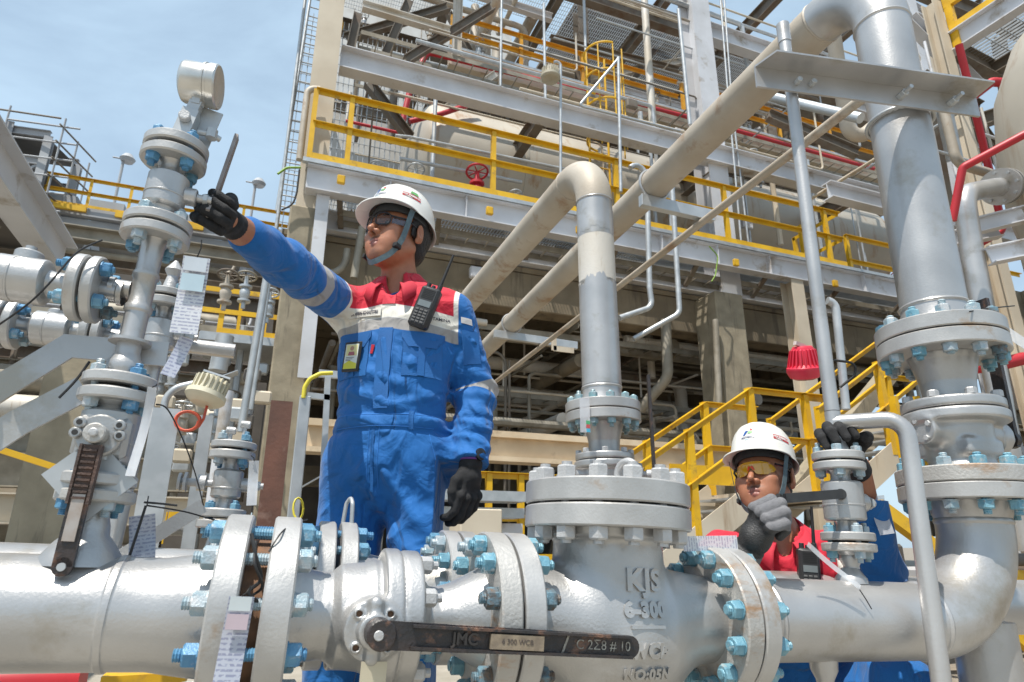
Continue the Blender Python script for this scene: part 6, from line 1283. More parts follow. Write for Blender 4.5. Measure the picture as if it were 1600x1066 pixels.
def hand_fn(curl, thumb, side=1., gl=.0012, spread=.0, pal=1.):
    """glove at its own origin (wrist), fingers toward -z, back of the hand toward -y, thumb toward side*-x"""
    segs = []
    base = [(-.033, .0, -.09), (-.011, 0, -.096), (.011, 0, -.093), (.031, .0, -.084)]
    lens = [(.044, .026, .022), (.049, .03, .023), (.045, .028, .022), (.035, .021, .019)]; rad = [.0105, .0108, .0103, .0092]
    for i in range(4):
        p = Vector((base[i][0]*side, base[i][1], base[i][2])); a = 0; cu = curl[i] if isinstance(curl[0], (list, tuple)) else curl
        lat_ = side*(i-1.5)*spread
        for j in range(3):
            a += cu[j]; d = Vector((math.sin(lat_), math.sin(a)*math.cos(lat_), -math.cos(a)*math.cos(lat_))); q = p+d*lens[i][j]
            segs.append((tuple(p), tuple(q), rad[i]-.0008*j+gl, rad[i]-.0008*(j+1)+gl)); p = q
    th = [Vector((v[0]*side, v[1], v[2])) for v in thumb]
    def fn(P):
        s_ = np.float32(side)
        d = s_box(P, (0, .002, -.055), (.036, .0125, .034), .012)
        d = smin(d, s_ell(P, (-.016*s_, .012, -.04), (.02, .014, .032)), .012); d = smin(d, s_ell(P, (.022*s_, .01, -.05), (.015, .012, .032)), .012)
        d = smin(d, s_cap(P, (0, 0, .0), (0, .0, -.035), .0275, .03), .018)
        f_ = None
        for a, b, ra, rb2 in segs:
            k = s_cap(P, a, b, ra, rb2); f_ = k if f_ is None else smin(f_, k, .0025)
        for bx in base: f_ = smin(f_, s_ell(P, (bx[0]*s_, -.004, bx[2]), (.0115, .0115, .014)), .003)
        d = smin(d, f_, .006)
        t_ = s_cap(P, th[0], th[1], .0155+gl, .013+gl); t_ = smin(t_, s_cap(P, th[1], th[2], .0125+gl, .0115+gl), .004); t_ = smin(t_, s_cap(P, th[2], th[3], .0115+gl, .0095+gl), .004)
        return smin(d, t_, .008)
    return fn
def basis(o, x=None, y=None, z=None):
    """frame from two directions: z exact, then y"""
    z = Vector(z).normalized(); y = Vector(y); y = (y-z*y.dot(z)).normalized(); x = y.cross(z)
    return Matrix(((x.x, y.x, z.x, o[0]), (x.y, y.y, z.y, o[1]), (x.z, y.z, z.z, o[2]), (0, 0, 0, 1)))

def make_head(root, Mh, kind, body=True):
    """everything carried by the head; Mh: head frame in root space, face toward -y, his left +x"""
    def neckless(P): return None
    # helmet shell
    mb = MB(Mh); n = 72; rings = []
    def rim(a):                                           # a = 0 at the front
        fx, fy = math.sin(a), -math.cos(a); return Vector((.0955*fx, .008+.119*fy, .060-.007*(fy+1)))
    prof = [(1.0, 0.), (.995, .15), (.975, .32), (.93, .5), (.86, .66), (.75, .8), (.6, .905), (.42, .965), (.22, .993), (.0, 1.)]
    vs = []
    def flare(a):
        fr = max(0, math.cos(a)); vis = .038*max(0, (math.cos(a)-.3)/.7)**.7 if math.cos(a) > .3 else 0; return .006+vis, fr
    out = []; 
    for i in range(n):
        a = 2*PI*i/n; r0 = rim(a); f_, fr = flare(a); dr = Vector((math.sin(a), -math.cos(a), 0)); dn = -.007-.3*(f_-.008)
        out.append((r0, r0+dr*f_+Vector((0, 0, dn))))
    for i in range(n): p, q = out[i]; vs.append(tuple(q+Vector((0, 0, -.0015))))
    for i in range(n): p, q = out[i]; vs.append(tuple(q+(q-p).normalized()*.001+Vector((0, 0, .001))))
    for i in range(n): p, q = out[i]; vs.append(tuple(q+Vector((0, 0, .003))))
    for i in range(n): p, q = out[i]; vs.append(tuple(p.lerp(q, .3)+Vector((0, 0, .0035))))
    H_ = .128
    def dome(a, k):
        rr, hh = k; fx, fy = math.sin(a), -math.cos(a); r0 = rim(a)
        rdg = .0022*math.exp(-((abs(math.sin(a))-.0)/.16)**2)*(1 if hh > .1 else 0)+.0016*math.exp(-((abs(math.sin(a))-.42)/.1)**2)*min(1, hh*2)
        return Vector((.0955*fx*rr, .008+.119*fy*rr, r0.z+(H_+.004-(r0.z-.048))*hh))+Vector((fx, fy, .6)).normalized()*rdg*(1-hh**6*.9)
    for k in prof[:-1]:
        for i in range(n): vs.append(tuple(dome(2*PI*i/n, k)))
    vs.append((0, .008, .048+H_+.005)); R_ = 4+len(prof)-1; fs = []
    for j in range(R_-1):
        for i in range(n): fs.append((j*n+i, j*n+(i+1) % n, (j+1)*n+(i+1) % n, (j+1)*n+i))
    top = R_*n
    for i in range(n): fs.append(((R_-1)*n+i, (R_-1)*n+(i+1) % n, top))
    # inside
    i0 = len(vs)
    for i in range(n): p, q = out[i]; vs.append(tuple(p-Vector((math.sin(2*PI*i/n), -math.cos(2*PI*i/n), 0))*.003))
    for k in prof[1:-1]:
        for i in range(n):
            v = dome(2*PI*i/n, k); c = Vector((0, .008, .05)); vs.append(tuple(c+(v-c)*.965))
    for i in range(n): fs.append((i, i0+i, i0+(i+1) % n, (i+1) % n))
    for j in range(len(prof)-2):
        for i in range(n): fs.append((i0+j*n+i, i0+(j+1)*n+i, i0+(j+1)*n+(i+1) % n, i0+j*n+(i+1) % n))
    mb.add(vs, fs); hat = mb.build('helmet', M_hat, root, ang=50)
    lin = MB(Mh); vs = []; m = 48
    for z_, s_ in ((.040, .985), (.06, .97), (.074, .93)):
        for i in range(m): a = 2*PI*i/m; vs.append((.086*math.sin(a)*s_, .006-.106*math.cos(a)*s_, z_-.003*(1-math.cos(a))))
    for z_, s_ in ((.074, .88), (.040, .92)):
        for i in range(m): a = 2*PI*i/m; vs.append((.086*math.sin(a)*s_, .006-.106*math.cos(a)*s_, z_-.003*(1-math.cos(a))))
    fs = [(j*m+i, j*m+(i+1) % m, ((j+1) % 5)*m+(i+1) % m, ((j+1) % 5)*m+i) for j in range(5) for i in range(m)]
    lin.add(vs, fs); lin.build('sweatband', M_hatin, hat)
    # emblem and words on the helmet
    def hpt(u, v, off=.0012):                              # u: metres round from the front, v: metres up from the rim
        a = u/.118; hh = min(.95, max(0, v/.14)); k = None
        for (r0, h0), (r1, h1) in zip(prof, prof[1:]):
            if h0 <= hh <= h1: w_ = (hh-h0)/(h1-h0); k = (r0+(r1-r0)*w_, hh); break
        p = dome(a, k); c = Vector((0, .008, .06)); return p+(p-c).normalized()*off
    def patch(nm, poly, mat, off=.0014):
        bm = bmesh.new(); f_ = bm.faces.new([bm.verts.new((x, y, 0)) for x, y in poly]); bmesh.ops.triangulate(bm, faces=[f_])
        for _ in range(2): bmesh.ops.subdivide_edges(bm, edges=bm.edges[:], cuts=1)
        for v in bm.verts: v.co = Mh @ hpt(v.co.x, v.co.y, off)
        me = bpy.data.meshes.new(nm); bm.to_mesh(me); bm.free(); return link(nm, me, mat, hat)
    u0 = .004 if kind == 1 else .0
    cb, cg, cr = pm('emblem_blue', (.02, .1, .38)), pm('emblem_green', (.14, .4, .12)), pm('emblem_red', (.6, .03, .04))
    patch('emblem', [(u0-.022, .055), (u0-.012, .055), (u0+.002, .073), (u0-.012, .073)], cb)
    patch('emblem', [(u0-.002, .06), (u0+.014, .06), (u0+.02, .07), (u0+.003, .07)], cg)
    patch('emblem', [(u0+.006, .074), (u0+.019, .074), (u0+.017, .081), (u0+.008, .083)], cr)
    def wtext(body, size, u_, v_, mat, off=.0016, bold=.0004, slope=0.):
        me = text_mesh(body, size, 0, 'CENTER', bold); 
        for v in me.vertices: v.co = Mh @ hpt(u_+v.co.x, v_+v.co.y+slope*v.co.x, off)
        return link('lettering', me, mat, hat, smooth=False)
    wtext('PERTAMINA', .0105, u0, .045, pm('emblem_ink', (.08, .1, .2)), slope=0)
    wtext('Persero', .005, u0-.004, .036, pm('emblem_ink_blue', (.2, .45, .6)), bold=.0002)
    us = .125 if kind == 1 else .128
    patch('side_label', [(us-.034, .046), (us+.034, .046), (us+.034, .064), (us-.034, .064)], pm('label_red', (.6, .04, .05)))
    wtext('PERTAMINA', .0125, us, .055, pm('label_white', (.75, .72, .7)), .0022, .0004)
    if kind == 1: patch('side_label', [(us-.006, .068), (us+.026, .068), (us+.022, .082), (us-.002, .082)], cg)
    # chin strap
    def ribbon(nm, pts, w_, mat, parent, wdir=(0, 1, 0), th=.0018):
        P = [Vector(p) for p in pts]; Q = []
        for i in range(len(P)-1):
            p_, a, b, n_ = P[max(i-1, 0)], P[i], P[i+1], P[min(i+2, len(P)-1)]
            for k in range(6): u = k/6; Q.append(.5*((2*a)+(b-p_)*u+(2*p_-5*a+4*b-n_)*u*u+(3*a-p_-3*b+n_)*u**3))
        Q.append(P[-1]); vs = []; m = len(Q)
        for i, q in enumerate(Q):
            d = (Q[min(i+1, m-1)]-Q[max(i-1, 0)]).normalized(); o_ = Vector((q.x, (q.y+.0)*.6, (q.z+.02)*.25)); o_ = (o_-d*o_.dot(d)).normalized(); w2 = d.cross(o_).normalized()
            for sw, so in ((-1, 0), (1, 0), (1, 1), (-1, 1)): vs.append(q+w2*(sw*w_/2)+o_*(so*th))
        fs = [(i*4+k, i*4+(k+1) % 4, i*4+4+(k+1) % 4, i*4+4+k) for i in range(m-1) for k in range(4)]+[(3, 2, 1, 0), tuple((m-1)*4+k for k in range(4))]
        return MB(Mh).add(vs, fs).build(nm, mat, parent, ang=60)
    for sx in (1, -1):
        st = ribbon('chin_strap', [(.0905*sx, -.045, .05), (.0855*sx, -.048, .02), (.0775*sx, -.05, -.03), (.066*sx, -.053, -.07), (.044*sx, -.063, -.108), (.012*sx, -.078, -.132), (0, -.08, -.134)], .0165, M_strap, root)
        MB(Mh).box((.056*sx-.004, -.07, -.092), (.056*sx+.012*sx, -.045, -.076), bev=.002).build('buckle', M_rubber, st)
    # head and neck surface is returned as a function in head space
    def hf(P):
        d = s_ell(P, (0, .012, .035), (.076, .096, .085)); d = smin(d, s_ell(P, (0, -.03, -.03), (.061, .062, .082)), .03)
        for s_ in (1, -1):
            d = smin(d, s_cap(P, (.053*s_, .0, -.056), (.015*s_, -.066, -.1), .021, .017), .028)
            d = smin(d, s_ell(P, (.041*s_, -.067, -.028), (.024, .021, .02)), .02)
            d = smin(d, s_ell(P, (.033*s_, -.06, -.06), (.024, .026, .028)), .022)
            d = smin(d, s_cap(P, (.012*s_, -.092, .016), (.045*s_, -.078, .015), .008), .012)
        d = smin(d, s_ell(P, (0, -.073, -.103), (.018, .014, .014)), .016)
        for s_ in (1, -1): d = smax(d, -s_ell(P, (.031*s_, -.102, -.003), (.017, .016, .012)), .012)
        for s_ in (1, -1): d = smin(d, s_ell(P, (.031*s_, -.077, -.003), (.013, .013, .0125)), .003); d = smax(d, -s_ell(P, (.031*s_, -.093, -.004), (.0115, .012, .0042)), .0012)
        d = smin(d, s_cap(P, (0, -.092, .004), (0, -.117, -.036), .0065, .0095), .012)
        for s_ in (1, -1): d = smin(d, s_ell(P, (.0125*s_, -.1, -.041), (.0085, .011, .0085)), .006)
        for s_ in (1, -1): d = smax(d, -s_ell(P, (.0065*s_, -.11, -.05), (.0035, .005, .005)), .002)
        d = smin(d, s_ell(P, (0, -.08, -.066), (.025, .013, .016)), .016)
        d = smin(d, s_ell(P, (0, -.045, -.078), (.046, .038, .036)), .025)
        for s_ in (1, -1): d = smin(d, s_cap(P, (.002*s_, -.0925, -.066), (.0265*s_, -.079, -.0705), .0068, .0035), .003); d = smin(d, s_cap(P, (.0, -.0905, -.0785), (.022*s_, -.08, -.0755), .0078, .0035), .003)
        for s_ in (1, -1): d = smax(d, -s_cap(P, (.0, -.1, -.0725), (.028*s_, -.084, -.073), .0018), .002)
        for s_ in (1, -1):
            e = s_ell(P, (.084*s_, .008, -.006), (.009, .021, .033), rot(.42*s_, 'Z')); e = smax(e, -s_ell(P, (.0935*s_, .004, -.002), (.0075, .013, .021)), .003); e = smin(e, s_cap(P, (.088*s_, .004, .01), (.087*s_, .009, -.016), .0025), .002); e = smin(e, s_ell(P, (.081*s_, .002, -.033), (.006, .009, .01)), .004); d = smin(d, e, .005)
        return d
    att = {'lip': lambda V: .8*np.clip((.0105-np.minimum(np.minimum(s_cap(V, (0, -.0935, -.0675), (.0265, -.08, -.0705), .0), s_cap(V, (0, -.0935, -.0675), (-.0265, -.08, -.0705), .0)), np.minimum(s_cap(V, (0, -.0915, -.0785), (.017, -.082, -.0755), .0), s_cap(V, (0, -.0915, -.0785), (-.017, -.082, -.0755), .0))))/.003, 0, 1),
           'stub': lambda V: .9*np.clip((-V[:, 1]-.04)/.03, 0, 1)*np.maximum(np.clip(1.2-np.sqrt((V[:, 0]/.027)**2+((V[:, 2]+.0565)/.006)**2), 0, 1), .6*np.clip(1.2-np.sqrt((V[:, 0]/.024)**2+((V[:, 2]+.102)/.017)**2), 0, 1))}
    for s_ in (1, -1):
        ey_ = MB(Mh @ T((.031*s_, -.0765, -.0035))); ey_.lathe([(.0001, -.0115)]+[(.0115*math.sin(a), -.0115*math.cos(a)) for a in [k*PI/10 for k in range(1, 10)]]+[(.0001, .0115)], 20); e_ = ey_.build('eye', pm('eye_white', (.55, .52, .48), rough=.25), root)
        MB(Mh @ T((.031*s_-.0015, -.0765, -.003)) @ rot(PI/2, 'X')).lathe([(.0001, .012), (.0035, .0118), (.0055, .0108)], 16).build('iris', pm('dark_iris', (.02, .012, .008), rough=.15), e_)
        MB(Mh).path([(.014*s_, -.0955, .0165), (.03*s_, -.095, .0215), (.047*s_, -.082, .018)], [.0018, .0028, .0014], 8).build('eyebrow', M_hair, root)
    # hair, brows
    def hair(P):
        d = s_ell(P, (0, .017, .03), (.083, .1, .09)); d = np.maximum(d, -.012-P[..., 1]+.55*(P[..., 2]-.02)*0); d = np.maximum(d, P[..., 2]-.075)
        d2 = s_ell(P, (0, .052, -.03), (.062, .045, .046)); d = smin(d, np.maximum(d2, .02-P[..., 1]), .012)
        sb = [s_box(P, (.0765*s_, -.012, .005), (.004, .011, .03), .003) for s_ in (1, -1)]; d = np.minimum(d, np.minimum(*sb))
        d = d+.0016*np.sin(P[..., 2]*260+6*np.sin(P[..., 0]*120))*np.sin(P[..., 1]*330)
        return np.maximum(d, -s_ell(P, (0, .0, -.01), (.07, .07, .08))*.0-9)
    V, Fq = nets(hair, (-.1, -.04, -.11), (.1, .13, .09), .0035); me = npmesh('hair', np.array([tuple(Mh @ Vector(v)) for v in V]), Fq); me.materials.append(M_hair)
    o = bpy.data.objects.new('hair', me); COL.objects.link(o); o.parent = root
    # safety glasses
    def lens(nm, a0, a1, z0, z1, mat, parent, rx=.078, ry=.107, cy=-.002, th=.0016, taper=.0, n_=20, notch=False, rnd=True):
        vs = []; fs = []; rows = 9
        for i in range(n_+1):
            a = a0+(a1-a0)*i/n_; w_ = i/n_
            e = min(1, (1-abs(2*w_-1)**6)) if rnd else 1
            zl, zh = (z0+z1)/2-(z1-z0)/2*e, (z0+z1)/2+(z1-z0)/2*e
            if notch: zl = zl+.02*math.exp(-(a/.13)**2)
            for j in range(rows+1):
                z = zl+(zh-zl)*j/rows; s_ = 1-.03*((z-(z0+z1)/2)/.02)**2*.5
                for q in (1, 1-th/.1): vs.append((rx*math.sin(a)*s_*q, cy-ry*math.cos(a)*s_*q, z))
        R2 = 2*(rows+1)
        for i in range(n_):
            for j in range(rows):
                b_ = i*R2+j*2; fs += [(b_, b_+R2, b_+R2+2, b_+2), (b_+1, b_+3, b_+R2+3, b_+R2+1)]
            b_ = i*R2; fs.append((b_, b_+1, b_+R2+1, b_+R2)); b_ = i*R2+2*rows; fs.append((b_, b_+R2, b_+R2+1, b_+1))
        for i in (0, n_):
            for j in range(rows): b_ = i*R2+j*2; fs.append((b_, b_+2, b_+3, b_+1) if i == 0 else (b_, b_+1, b_+3, b_+2))
        return MB(Mh).add(vs, fs).build(nm, mat, parent, ang=60)
    def gl(nm, col, tr, rough=.04):
        m = bpy.data.materials.new(nm); m.use_nodes = True; t = m.node_tree; b = t.nodes['Principled BSDF']; b.inputs['Base Color'].default_value = (*col, 1); b.inputs['Roughness'].default_value = rough; b.inputs['Alpha'].default_value = tr; b.inputs['Coat Weight'].default_value = 1; b.inputs['Specular IOR Level'].default_value = .8; return m
    sg = thing_part = None
    if kind == 1:
        mfr = pm('black_frame', (.015, .015, .018), rough=.3)
        mb = MB(Mh); RXY = lambda a, k=1.: Vector((.079*math.sin(a)*k, -.002-.107*math.cos(a)*k, 0))
        for s_ in (1, -1):
            pts = []
            for k in range(25): th_ = 2*PI*k/24; cc, s2 = math.cos(th_), math.sin(th_); a = s_*(.375+.275*math.copysign(abs(cc)**.65, cc)); q = RXY(a, 1.015); pts.append((q.x, q.y, .0+.0215*math.copysign(abs(s2)**.65, s2)))
            mb.path(pts, .0021, 6)
            mb.path([tuple(RXY(s_*.64, 1.02)+Vector((0, 0, .012))), (.0785*s_, -.05, .013), (.082*s_, -.01, .008), (.082*s_, .012, .004)], .0028, 6)
        mb.path([tuple(RXY(-.12, 1.01)+Vector((0, 0, .008))), tuple(RXY(0, 1.03)+Vector((0, 0, .01))), tuple(RXY(.12, 1.01)+Vector((0, 0, .008)))], .0025, 6)
        fr = mb.build('glasses_frame', mfr, root); lm_ = gl('dark_lens', (.03, .022, .02), .3)
        for s_ in (1, -1): lens('lens', s_*.12, s_*.64, -.025, .021, lm_, fr)
        sl = gl('side_shield', (.09, .1, .14), .45)
        for s_ in (1, -1): MB(Mh).add([(.0495*s_, -.083, -.012), (.0495*s_, -.083, .013), (.0785*s_, -.045, .012), (.079*s_, -.04, -.008), (.048*s_, -.082, -.012), (.048*s_, -.082, .013), (.077*s_, -.045, .012), (.0775*s_, -.04, -.008)], [(0, 1, 2, 3), (7, 6, 5, 4), (0, 4, 5, 1), (1, 5, 6, 2), (2, 6, 7, 3), (3, 7, 4, 0)]).build('side_shield', sl, fr, smooth=False)
    else:
        lm_ = gl('yellow_lens', (.72, .36, .005), .8)
        fr = lens('glasses_lens', -.92, .92, -.022, .02, lm_, root, notch=True)
        mb = MB(Mh)
        for s_ in (1, -1): mb.path([(.062*s_, -.072, .015), (.078*s_, -.045, .015), (.083*s_, -.005, .008), (.082*s_, .012, .003)], .0035, 8)
        mb.build('temples', pm('black_frame', (.015, .015, .018), rough=.3), fr)
        mb = MB(Mh)
        for s_ in (1, -1): mb.path([(.003*s_, -.1115, .003), (.009*s_, -.106, -.007), (.013*s_, -.1, -.013)], .0034, 8)
        mb.build('nose_bridge', pm('red_nose_piece', (.7, .06, .02), rough=.3), fr)
    return hf, att

def worker(label, M0, jt, Mh, kind, legs=True, vox=.0045, th=None):
    """jt: joints in person space (x his left, -y forward)"""
    root = thing('person', label, 'person', M0); T_ = lambda p: Vector(p)
    hf, hatt = make_head(root, Mh, kind)
    Mi = np.array(Mh.inverted(), dtype=np.float32)
    nb = jt['neck']; hc = Mh.translation; nk = Mh @ Vector((0, .022, -.075))
    def head_fn(P):
        Q = P @ Mi[:3, :3].T+Mi[:3, 3]; d = hf(Q); d = smin(d, s_cap(P, nk, Vector(nb)+Vector((0, .01, .0)), .05, .056), .02)
        d = smin(d, s_cap(P, Vector(nb), Vector(nb)+Vector((0, 0, -.06)), .056, .09), .03); return d
    lo = [min(hc[i], nb[i])-.15 for i in range(3)]; hi = [max(hc[i], nb[i])+.15 for i in range(3)]; lo[2] = nb[2]-.07
    A = {k: (lambda f_: (lambda V: f_(V @ Mi[:3, :3].T+Mi[:3, 3])))(f_) for k, f_ in hatt.items()}
    body = sdf_obj('head_and_neck', head_fn, lo, hi, .0026, M_skin, root, A)
    # forearm skin where the sleeve rides up
    return root

def sleeves(P, arm, r_, k=.03):
    S, E, W_ = arm; return smin(s_cap(P, S, E, r_[0], r_[1]), s_cap(P, E, W_, r_[1], r_[2]), k)
def axis_t(V, S, E, W_):
    """length along the arm from the shoulder, continuous over the bend"""
    S, E, W_ = V3(S), V3(E), V3(W_); l1 = np.linalg.norm(E-S); l2 = np.linalg.norm(W_-E); u1, u2 = (E-S)/l1, (W_-E)/l2
    t1 = (V-S) @ u1; t2 = (V-E) @ u2; d1 = np.linalg.norm(V-S-np.clip(t1, 0, l1)[:, None]*u1, axis=1); d2 = np.linalg.norm(V-E-np.clip(t2, 0, l2)[:, None]*u2, axis=1)
    return t1, t2, l1, d1, d2
def coverall(root, fn, lo, hi, vox, attrs, name='coverall'): return sdf_obj(name, fn, lo, hi, vox, M_cloth, root, attrs, relax=1)

def surf_y(fn, x, z, y0=-.35, extra=.0):
    P = np.array([[x, y0, z]], dtype=np.float32)
    for _ in range(50):
        d = float(fn(P)[0]); P[0, 1] += d*.8
        if abs(d) < 3e-4: break
    if P[0, 1] > .06: P[0, 1] = .0
    return float(P[0, 1])-extra
def sewn(nm, fn, poly, mat, parent, th=.0025, cut=3, y0=-.35, z_is=2):
    """cloth piece lying on the front of a body; poly in (x, z) of person space"""
    bm = bmesh.new(); f_ = bm.faces.new([bm.verts.new((x, 0, z)) for x, z in poly])
    bmesh.ops.triangulate(bm, faces=[f_])
    for _ in range(cut): bmesh.ops.subdivide_edges(bm, edges=bm.edges[:], cuts=1)
    for v in bm.verts: v.co.y = surf_y(fn, v.co.x, v.co.z, y0, .001)
    r_ = bmesh.ops.extrude_face_region(bm, geom=bm.faces[:])
    for v in [g for g in r_['geom'] if isinstance(g, bmesh.types.BMVert)]: v.co.y -= th
    bmesh.ops.recalc_face_normals(bm, faces=bm.faces[:])
    me = bpy.data.meshes.new(nm); bm.to_mesh(me); bm.free(); return link(nm, me, mat, parent)
def seam(nm, fn, pts, parent, mat=None, r_=.0009, y0=-.35):
    P = []
    for (x0, z0), (x1, z1) in zip(pts, pts[1:]):
        n = max(2, int(math.hypot(x1-x0, z1-z0)/.012))
        for k in range(n): x, z = x0+(x1-x0)*k/n, z0+(z1-z0)*k/n; P.append((x, surf_y(fn, x, z, y0, .0006), z))
    P.append((pts[-1][0], surf_y(fn, *pts[-1], y0, .0006), pts[-1][1])); return MB().path(P, r_, 5).build(nm, mat or M_stitch, parent)
def collar(root, nb, tilt=0., open_=.5):
    """turned down collar round the neck base, with points at the front"""
    vs = []; n = 48; nb = Vector(nb); amax = PI-.42+.1*open_
    def cp(a, k):                                        # a from -pi..pi with 0 at the back
        fr = (1-math.cos(a))/2; tip = max(0, (abs(a)-amax*.62)/(amax*.38))**1.6; x, y = math.sin(a), math.cos(a)
        r_in = .063+.004*fr; zt = .046-.072*fr**1.5
        c = nb+Vector((0, .004-.02*fr, 0))
        if k == 0: return c+Vector((x*(r_in-.001), y*(r_in-.001), zt-.022-.02*fr))
        if k == 1: return c+Vector((x*(r_in+.003), y*(r_in+.003), zt))
        if k == 2: return c+Vector((x*(r_in+.011), y*(r_in+.011)-.004*fr, zt-.004))
        if k == 3: return c+Vector((x*(r_in+.024)+.006*tip*(1 if x > 0 else -1), y*(r_in+.024)-.012*fr, zt-.026))
        return c+Vector((x*(r_in+.031)+.012*tip*(1 if x > 0 else -1), y*(r_in+.031)-.02*fr+.006*tip, zt-.046-.034*tip))
    for i in range(n+1):
        a = -amax+2*amax*i/n
        for k in range(5): vs.append(cp(a, k))
    fs = [(i*5+k, (i+1)*5+k, (i+1)*5+k+1, i*5+k+1) for i in range(n) for k in range(4)]
    o = MB().add(vs, fs).build('collar', M_red_cl, root, ang=60); md = o.modifiers.new('thickness', 'SOLIDIFY'); md.thickness = .0035; md.offset = 0
    return o
def radio(parent_label, M, cat='radio', small=False):
    """two way radio; origin at its middle, front toward -y"""
    t = thing('two_way_radio', parent_label, cat, M); mbk = pm('radio_plastic', (.02, .02, .022), (.03, .03, .03), rough=.4, scale=60, bump=.2, bscale=400)
    MB().box((-.029, -.016, -.062), (.029, .018, .062), bev=.006).build('case', mbk, t, ang=50)
    f_ = MB().box((-.024, -.0185, -.056), (.024, -.0145, .056), bev=.0015).build('front_plate', pm('radio_front', (.035, .035, .037), rough=.5), t)
    MB().box((-.019, -.0198, -.002), (.019, -.0184, .016)).build('screen', pm('radio_screen', (.2, .23, .24), rough=.15), f_, smooth=False)
    for k in range(6): MB().box((-.018, -.0197, .024+k*.005), (.018, -.0184, .0262+k*.005)).build('speaker_slot', M_gask, f_, smooth=False)
    for r_ in range(5):
        for c in range(3): MB().box((-.019+c*.0133, -.0205, -.016-r_*.009), (-.0085+c*.0133, -.0184, -.0105-r_*.009), bev=.001).build('key', pm('radio_key', (.12, .12, .12), rough=.6), f_)
    MB().cyl((.018, .0, .06), (.018, .0, .078), .0075, 14, bev=.001).build('antenna_base', mbk, t)
    MB().cyl((.018, 0, .078), (.018, 0, .18), .0052, 12, r2=.0035).build('antenna', M_rubber, t)
    MB().cyl((-.016, 0, .06), (-.016, 0, .076), .007, 14, bev=.001).build('knob', mbk, t); MB().cyl((.0, 0, .06), (.0, 0, .071), .006, 14, bev=.001).build('knob', mbk, t)
    return t
# ---------------- worker standing at the left
PSI = R(-25); O1 = Vector((.345, 1.88, 0)); M1 = T(O1) @ rot(PSI, 'Z'); I1 = M1.inverted()
def P1(px, py, Y): return I1 @ at(px, py, Y=Y)
S_L, E_L, W_L = Vector((.168, .01, 1.415)), Vector((.238, .065, 1.17)), Vector((.243, -.035, .945))
S_R, E_R, W_R = Vector((-.168, -.01, 1.43)), P1(446, 412, 1.585), P1(357, 347, 1.36)
NB = Vector((-.005, .01, 1.515))
Mh1 = T((-.01, -.026, 1.656)) @ rot(R(-28), 'Z') @ rot(R(-10), 'X') @ rot(R(-3), 'Y') @ Matrix.Scale(1.02, 4)
rt1 = thing('person', 'standing worker in white helmet and blue red coverall reaching up to a valve', 'person', M1)
hf1, at1 = make_head(rt1, Mh1, 1); Mi1 = np.array(Mh1.inverted(), dtype=np.float32)
def skin1(P):
    Q = P @ Mi1[:3, :3].T+Mi1[:3, 3]; d = hf1(Q); nk = Mh1 @ Vector((0, .02, -.07))
    d = smin(d, s_cap(P, nk, NB+Vector((0, .0, -.01)), .05, .057), .02); d = smin(d, s_cap(P, NB+Vector((0, .0, -.01)), NB+Vector((0, .0, -.09)), .057, .08), .03)
    dr = (E_R-W_R).normalized(); a = smin(s_cap(P, W_R-dr*.01, W_R+dr*.14, .0285, .038), np.minimum(s_cap(P, W_R+dr*.12, E_R, .03), np.minimum(s_cap(P, E_R, S_R, .03), s_cap(P, S_R, NB+Vector((0, 0, -.07)), .035))), .01); return np.minimum(d, a)
A1 = {k: (lambda f_: (lambda V: f_((V @ Mi1[:3, :3].T+Mi1[:3, 3]))))(f_) for k, f_ in at1.items()}
sdf_obj('body', skin1, (-.42, -.85, 1.28), (.14, .16, 1.82), .003, M_skin, rt1, A1)
def tor1(P):
    d = s_ell(P, (0, .0, 1.3), (.178, .12, .22)); d = smin(d, s_cap(P, (-.11, 0, 1.42), (.11, 0, 1.42), .07), .06)
    return smin(d, s_ell(P, (0, -.01, 1.12), (.156, .12, .2)), .06)
